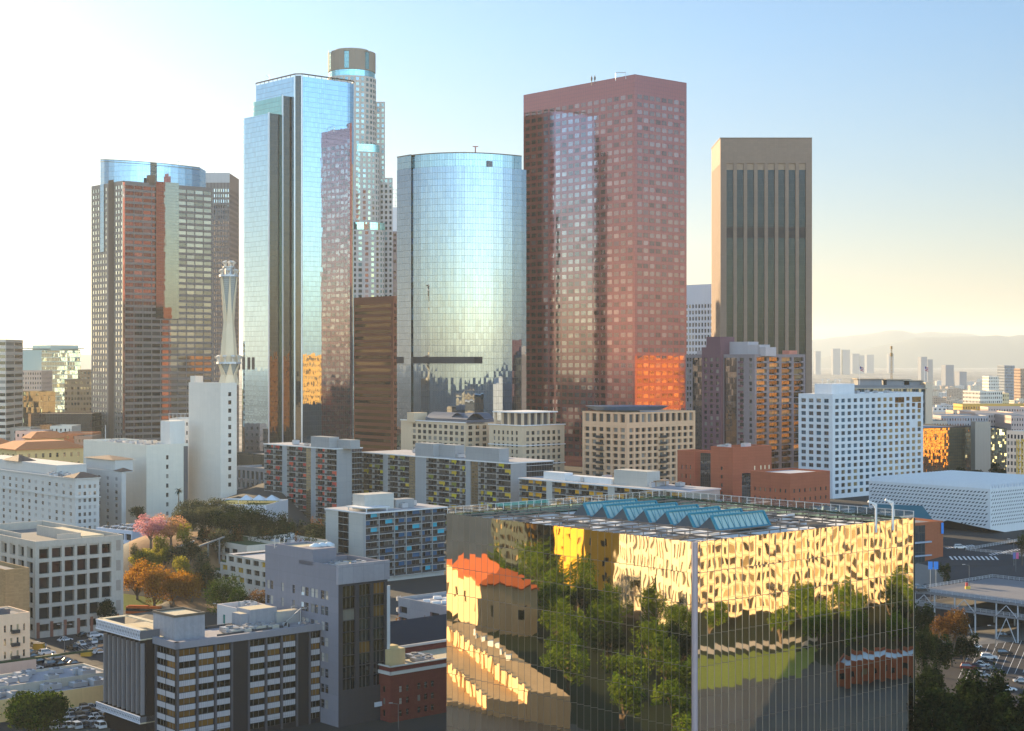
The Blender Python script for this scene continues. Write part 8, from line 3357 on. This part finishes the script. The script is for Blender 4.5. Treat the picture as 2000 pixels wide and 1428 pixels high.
for px, py, lab, c in ((152, 1377, 'black car against the golden wall, left', 'black'), (171, 1374, 'black car against the golden wall, middle', 'black'), (192, 1368, 'dark grey car against the golden wall, right', 'grey')):
    carpx(px, py, ZL - .06, c, 'saloon', lab, G2, AV)
G3 = 'cars in the right-hand lot'
for px, py, c, k, a, lab in ((1905, 1263, 'white', 'saloon', AV, 'white saloon alone in the right lot behind the olive tree'), (1932, 1284, 'white', 'suv', -.3, 'white car at the back of the right lot group'),
                             (1962, 1276, 'black', 'suv', -.05, 'black off-road car right of the group in the right lot'), (1924, 1291, 'black', 'saloon', -.4, 'black car second in the group of the right lot'),
                             (1917, 1298, 'white', 'saloon', -.4, 'white car in the middle of the group of the right lot'), (1908, 1302, 'dark blue', 'saloon', -.4, 'dark blue car in the middle of the group of the right lot'),
                             (1892, 1304, 'dark red', 'suv', -.2, 'dark red car at the left of the group in the right lot'), (1939, 1307, 'black', 'saloon', -.2, 'black car in front of the group in the right lot'),
                             (1918, 1318, 'silver', 'saloon', -.35, 'silver car nearest of the group in the right lot'), (1968, 1346, 'white', 'saloon', -.1, 'bright white saloon above the dark tree at the right'),
                             (1996, 1330, 'silver', 'saloon', -.1, 'silver car cut by the right edge'), (1960, 1242, 'black', 'suv', -.05, 'black car on the lane below the parking deck'),
                             (1866, 1281, 'black', 'saloon', -.1, 'black car in the shade of the olive tree'), (1815, 1262, 'silver', 'saloon', .5, 'silver car between trees beside the cube, lower'),
                             (1838, 1252, 'white', 'saloon', .5, 'white car between trees beside the cube, upper'), (1790, 1350, 'silver', 'suv', .9, 'silver car just showing at the cube edge')):
    carpx(px, py + 3, ZL, c, k, lab, G3, a)
for px, py, c, lab, z in ((1802, 1151, 'black', 'black off-road car on the near parking deck, left one', 24.25), (1793, 1147, 'silver', 'silver car on the near parking deck beside the black one', 24.25)):
    carpx(px, py + 4, z, c, 'suv', lab, 'cars on the near parking deck', -.1)
p = P2(1876, 590)
car(p.x, 590, -.1, terrain(p.x, 590), 'white', 'suv', 'white car waiting under the raised corner of the honeycomb museum', 'cars on the street')
p = P2(1793, 560)
car(p.x, 548, .9, terrain(p.x, 548), 'black', 'saloon', 'dark car on the street beside the brick hall', 'cars on the street')
zd, a_, d_, k_ = DECK
i = 0
for row in range(4):
    for q in range(8):
        p = a_ + d_ * (1.8 + q * 2.5) + k_ * (4 + row * 9)
        c = cols[(q * 3 + row) % 6]
        car(p.x, p.y, math.atan2(k_.y, k_.x), zd, c, 'saloon', '%s car on the deck behind the old garage' % c, '%s cars on the deck behind the old garage' % c, False)
N_, L_g, R_g, _ = corners_m(69, 500, 60, 52)
for q, c in enumerate(('black', 'grey', 'silver', 'black', 'white')):
    p = N_ + U * 5 + V * (13 + 3 * q)
    car(p.x, p.y, AU, ZGB, c, 'saloon', '%s car on the roof of the old concrete garage, %s from the left' % (c, ('first', 'second', 'third', 'fourth', 'fifth')[q]), 'cars on the garage roof')

# yellow skips
for px, py, lab in ((76, 1268, 'yellow skip beside the silver car in the left lot'), (169, 1281, 'dark yellow skip with a lid in the middle of the left lot')):
    Y = (HC - ZL) * F / (py - HZ)
    p = P2(px, Y)
    S = thing('skip', lab, 'skip', p, ZL)
    m = MB()
    m.prism([(p.x - 1.5, p.y - 1), (p.x + 1.5, p.y - 1), (p.x + 1.5, p.y + 1), (p.x - 1.5, p.y + 1)], ZL, ZL + 1.7)
    for k in (-1.2, 0, 1.2):
        m.cbox(p.x + k, p.y - 1.03, ZL, .12, .1, 1.6)
    m.build('bin', [plain('skip_yellow', (.5, .28, .02), .6)], S)
    m = MB()
    m.box((p.x - 1.55, p.y - 1.05, ZL + 1.7), (3.1, 0, 0), (0, 2.1, 0), (0, 0, .15))
    m.build('lid', [plain('skip_lid', (.1, .08, .05), .7)], S)

# orange bus
Y = 546
p = P2(281, Y)
zb = terrain(p.x, Y) + .1
BU = thing('city_bus', 'orange single deck city bus turning below the autumn trees', 'bus', p, zb, None, -.12)


def bpart(name, boxes, mat):
    m = MB()
    for o, s in boxes:
        m.box(o, (s[0], 0, 0), (0, s[1], 0), (0, 0, s[2]), bottom=True)
    o = m.build(name, [mat])
    o.parent = BU
    return o


bpart('body', [((-6, -1.25, .4), (12, 2.5, 1.0)), ((-6, -1.25, 2.4), (12, 2.5, .6)), ((-5.4, -.9, 3.0), (7, 1.8, .25))], plain('bus_orange', (.55, .12, .02), .4))
bpart('window_band', [((-5.97, -1.22, 1.4), (11.94, 2.44, 1.0))], M_cglass)
bpart('skirt', [((-6.02, -1.27, .3), (12.04, 2.54, .25))], plain('bus_grey', (.35, .35, .36), .4))
for x in (-3.8, 3.9):
    for y in (-1.1, 1.1):
        m = MB()
        m.tube((x, y - .15, .45), (x, y + .15, .45), .48, n=14)
        o = m.build('wheel', [M_tyre])
        o.parent = BU
# funicular car on its sloping track
p = P2(360, 606)
zf = terrain(p.x, 606) + 1.0
FU = thing('funicular_car', 'orange and white funicular car climbing the slope track', 'funicular car', p, zf)
dirn = Vector((.95, .12, .34)).normalized()
m, w, rf, trk = MB(), MB(), MB(), MB()
o = Vector((p.x, p.y, zf))
sd = Vector((-.12, .95, 0)).normalized()
for k in range(4):
    a = o + dirn * (-3.4 + 1.7 * k)
    a = Vector((a.x, a.y, a.z))
    m.box(a - sd, dirn * 1.7, sd * 2, (0, 0, 1.0))
    w.box(a - sd * .95 + Vector((0, 0, 1.0)), dirn * 1.7, sd * 1.9, (0, 0, 1.0))
    m.box(a - sd * 1.02, dirn * .22, sd * 2.04, (0, 0, 2.0))
rf.box(o - dirn * 3.9 - sd * 1.25 + Vector((0, 0, 2.0)), dirn * 7.8, sd * 2.5, (0, 0, .35), bottom=True)
for mm, nm, mt in ((m, 'body', plain('funicular_orange', (.5, .1, .03), .5)), (w, 'window', plain('funicular_window', (.08, .05, .04), .2)), (rf, 'roof', M_white)):
    mm.build(nm, [mt], FU)
trk = MB()
trk.beam(o - dirn * 22 + Vector((0, 0, -.45)), o + dirn * 16 + Vector((0, 0, -.45)), 2.6, .5)
for k in range(9):
    a = o - dirn * 22 + dirn * 4.5 * k
    trk.box((a.x - .2, a.y - .8, terrain(a.x, a.y) - 1), (.4, 0, 0), (0, 1.6, 0), (0, 0, max(.3, a.z - .6 - terrain(a.x, a.y) + 1)))
k = trk.build('funicular_track', [wallmat('grey_track', (.2, .19, .18), .1)])
tag(k, 'sloping concrete track under the funicular car', 'railway track')


# ---- roads, lots, crosswalks
def sheet(name, pts, mat, dz=.05, n=1):
    m = MB()
    P = [Vector(p) for p in pts]
    N_ = n
    for i in range(N_):
        for j in range(N_):
            q = []
            for a, b in ((i, j), (i + 1, j), (i + 1, j + 1), (i, j + 1)):
                s, t = a / N_, b / N_
                k = P[0] * (1 - s) * (1 - t) + P[1] * s * (1 - t) + P[2] * s * t + P[3] * (1 - s) * t
                q.append((k.x, k.y, terrain(k.x, k.y) + dz))
            m.face(q)
    o = m.build(name, [mat])
    o['kind'] = 'structure'
    return o


asph = wallmat('asphalt')if 'asphalt' in MATS else wallmat('asphalt', (.05, .05, .055), .2)
asph2 = wallmat('worn_asphalt', (.048, .046, .047), .35)
pave = wallmat('pale_pavement', (.16, .155, .15), .15)
paint = plain('road_paint_white', (.6, .6, .6), .7)


def pz(px, py, z=12.0):
    return P2(px, (HC - z) * F / (py - HZ))


sheet('parking_lot', [pz(30, 1320), pz(215, 1296), pz(215, 1232), pz(30, 1246)], asph2, .05)
sheet('parking_lot', [pz(60, 1440), pz(215, 1440), pz(215, 1372), pz(100, 1386)], wallmat('dusty_asphalt', (.13, .12, .1), .3), .01)
sheet('parking_lot', [pz(1780, 1420), pz(2060, 1420), pz(2030, 1238), pz(1780, 1262)], asph2, .05)
for i in range(9):
    a, b = pz(1870 + 16 * i, 1330 - 2 * i), pz(1900 + 16 * i, 1262 - 2 * i)
    d = (b - a).normalized()
    n = Vector((-d.y, d.x)) * .07
    k = sheet('bay_line', [a - n, a + n, b + n, b - n], paint, .075)
for i in range(12):
    a, b = pz(136 + 6.4 * i, 1262 - .9 * i), pz(150 + 6.4 * i, 1272 - .9 * i)
    d = (b - a).normalized()
    n = Vector((-d.y, d.x)) * .06
    sheet('bay_line', [a - n, a + n, b + n, b - n], paint, .075)
sheet('road', [pz(1890, 1262), pz(2060, 1246), pz(2050, 1214), pz(1890, 1228)], pave, .06)
sheet('street', [pz(205, 1250), pz(340, 1226), pz(330, 1186), pz(236, 1200)], wallmat('pale_street', (.2, .18, .15), .2), .05)
sheet('street', [P2(1770, 520), P2(2080, 530), P2(2060, 605), P2(1770, 600)], asph, .05, 14)
for (pa, Ya, pb, Yb) in ((1858, 566, 1946, 566), (1935, 572, 1990, 588), (1850, 592, 1900, 600)):
    for i in range(11):
        t = i / 10
        c = P2(pa, Ya) * (1 - t) + P2(pb, Yb) * t
        k = sheet('crosswalk', [c + Vector((-.35, -2)), c + Vector((.35, -2)), c + Vector((.35, 2)), c + Vector((-.35, 2))], paint, .075)
sheet('pavement', [P2(1785, 545), P2(1850, 545), P2(1850, 556), P2(1785, 562)], pave, .15, 3)


def lamp(px, Y, h, label, arm=1.8, zb=None, double=False):
    p = P2(px, Y)
    zb = terrain(p.x, Y) if zb is None else zb
    S = thing('street_lamp', label, 'street lamp', p, zb, 'street lamps')
    m = MB()
    m.tube((p.x, p.y, zb - .2), (p.x, p.y, zb + h), .12, .07, n=8)
    m.tube((p.x, p.y, zb - .2), (p.x, p.y, zb + .6), .22, n=8)
    m.build('pole', [plain('grey_pole', (.12, .12, .12), .5)], S)
    for s in ((1, -1) if double else (1,)):
        m = MB()
        m.beam((p.x, p.y, zb + h), (p.x - arm * s, p.y, zb + h + .3), .1, .1)
        m.build('arm', [plain('grey_pole')], S)
        m = MB()
        m.cbox(p.x - arm * s, p.y, zb + h + .2, .9, .35, .18, bottom=True)
        m.build('lamp_head', [plain('lamp_head_grey', (.3, .3, .3), .4)], S)


lamp(1980, 560, 9, 'street lamp at the crossing before the honeycomb museum')
lamp(1935, 405, 9, 'dark lamp post in the right lot', zb=12)
lamp(1893, 530, 7, 'white lamp post on the parking deck corner', zb=24.2)
lamp(1944, 470, 9, 'lamp post before the braced parking deck', zb=12)
lamp(126, 478, 8, 'lamp post in the lot before the concrete garage', zb=12, double=True)
lamp(447, 500, 8, 'street lamp beside the small white building', zb=13)
lamp(430, 512, 8, 'street lamp in front of the green ficus', zb=13)
lamp(778, 378, 8, 'lamp post on the pavement before the brick building', zb=10)
# blue street sign boards, banners, signals
for px, Y, py0, py1, lab, mt in ((1823, 540, 1097, 1112, 'bright blue double sign board on posts by the street', 'bright_blue_banner'),):
    p = P2(px, Y)
    S = thing('sign_board', lab, 'sign', p, terrain(p.x, Y))
    for k in (-1.0, .9):
        m = MB()
        m.box((p.x + k - .75, p.y, Zp(py1, Y)), (1.5, 0, 0), (0, .12, 0), (0, 0, Zp(py0, Y) - Zp(py1, Y)), bottom=True)
        m.build('panel', [plain(mt)], S)
        m = MB()
        m.tube((p.x + k, p.y + .12, terrain(p.x, Y) - .2), (p.x + k, p.y + .12, Zp(py0, Y)), .07, n=6)
        m.build('post', [M_steel], S)
p = P2(1984, 556)
S = thing('banner_pole', 'pole with pink and blue hanging banners at the crossing', 'banner pole', p, terrain(p.x, 556))
m = MB()
m.tube((p.x, p.y, terrain(p.x, 556) - .2), (p.x, p.y, terrain(p.x, 556) + 7.5), .1, n=8)
m.build('pole', [plain('grey_pole')], S)
for k, c in ((-1, (.1, .12, .3)), (1, (.5, .08, .2))):
    m = MB()
    m.box((p.x + (k - 1) * .45 + k * .08, p.y, terrain(p.x, 556) + 4.6), (.9, 0, 0), (0, .05, 0), (0, 0, 2.2), bottom=True)
    m.build('banner', [plain('banner_%d' % (k + 1), c, .6)], S)
p = P2(1890, 524)
S = thing('safety_barrier', 'red and yellow barrier standing on the near parking deck', 'barrier', p, 24.2)
m = MB()
m.cbox(p.x, p.y, 24.2, 1.6, .8, .9)
m.build('base', [plain('barrier_yellow', (.55, .36, .04), .6)], S)
m = MB()
m.cbox(p.x - .3, p.y, 25.1, .7, .5, 1.2)
m.build('sign', [plain('barrier_red', (.45, .04, .03), .6)], S)
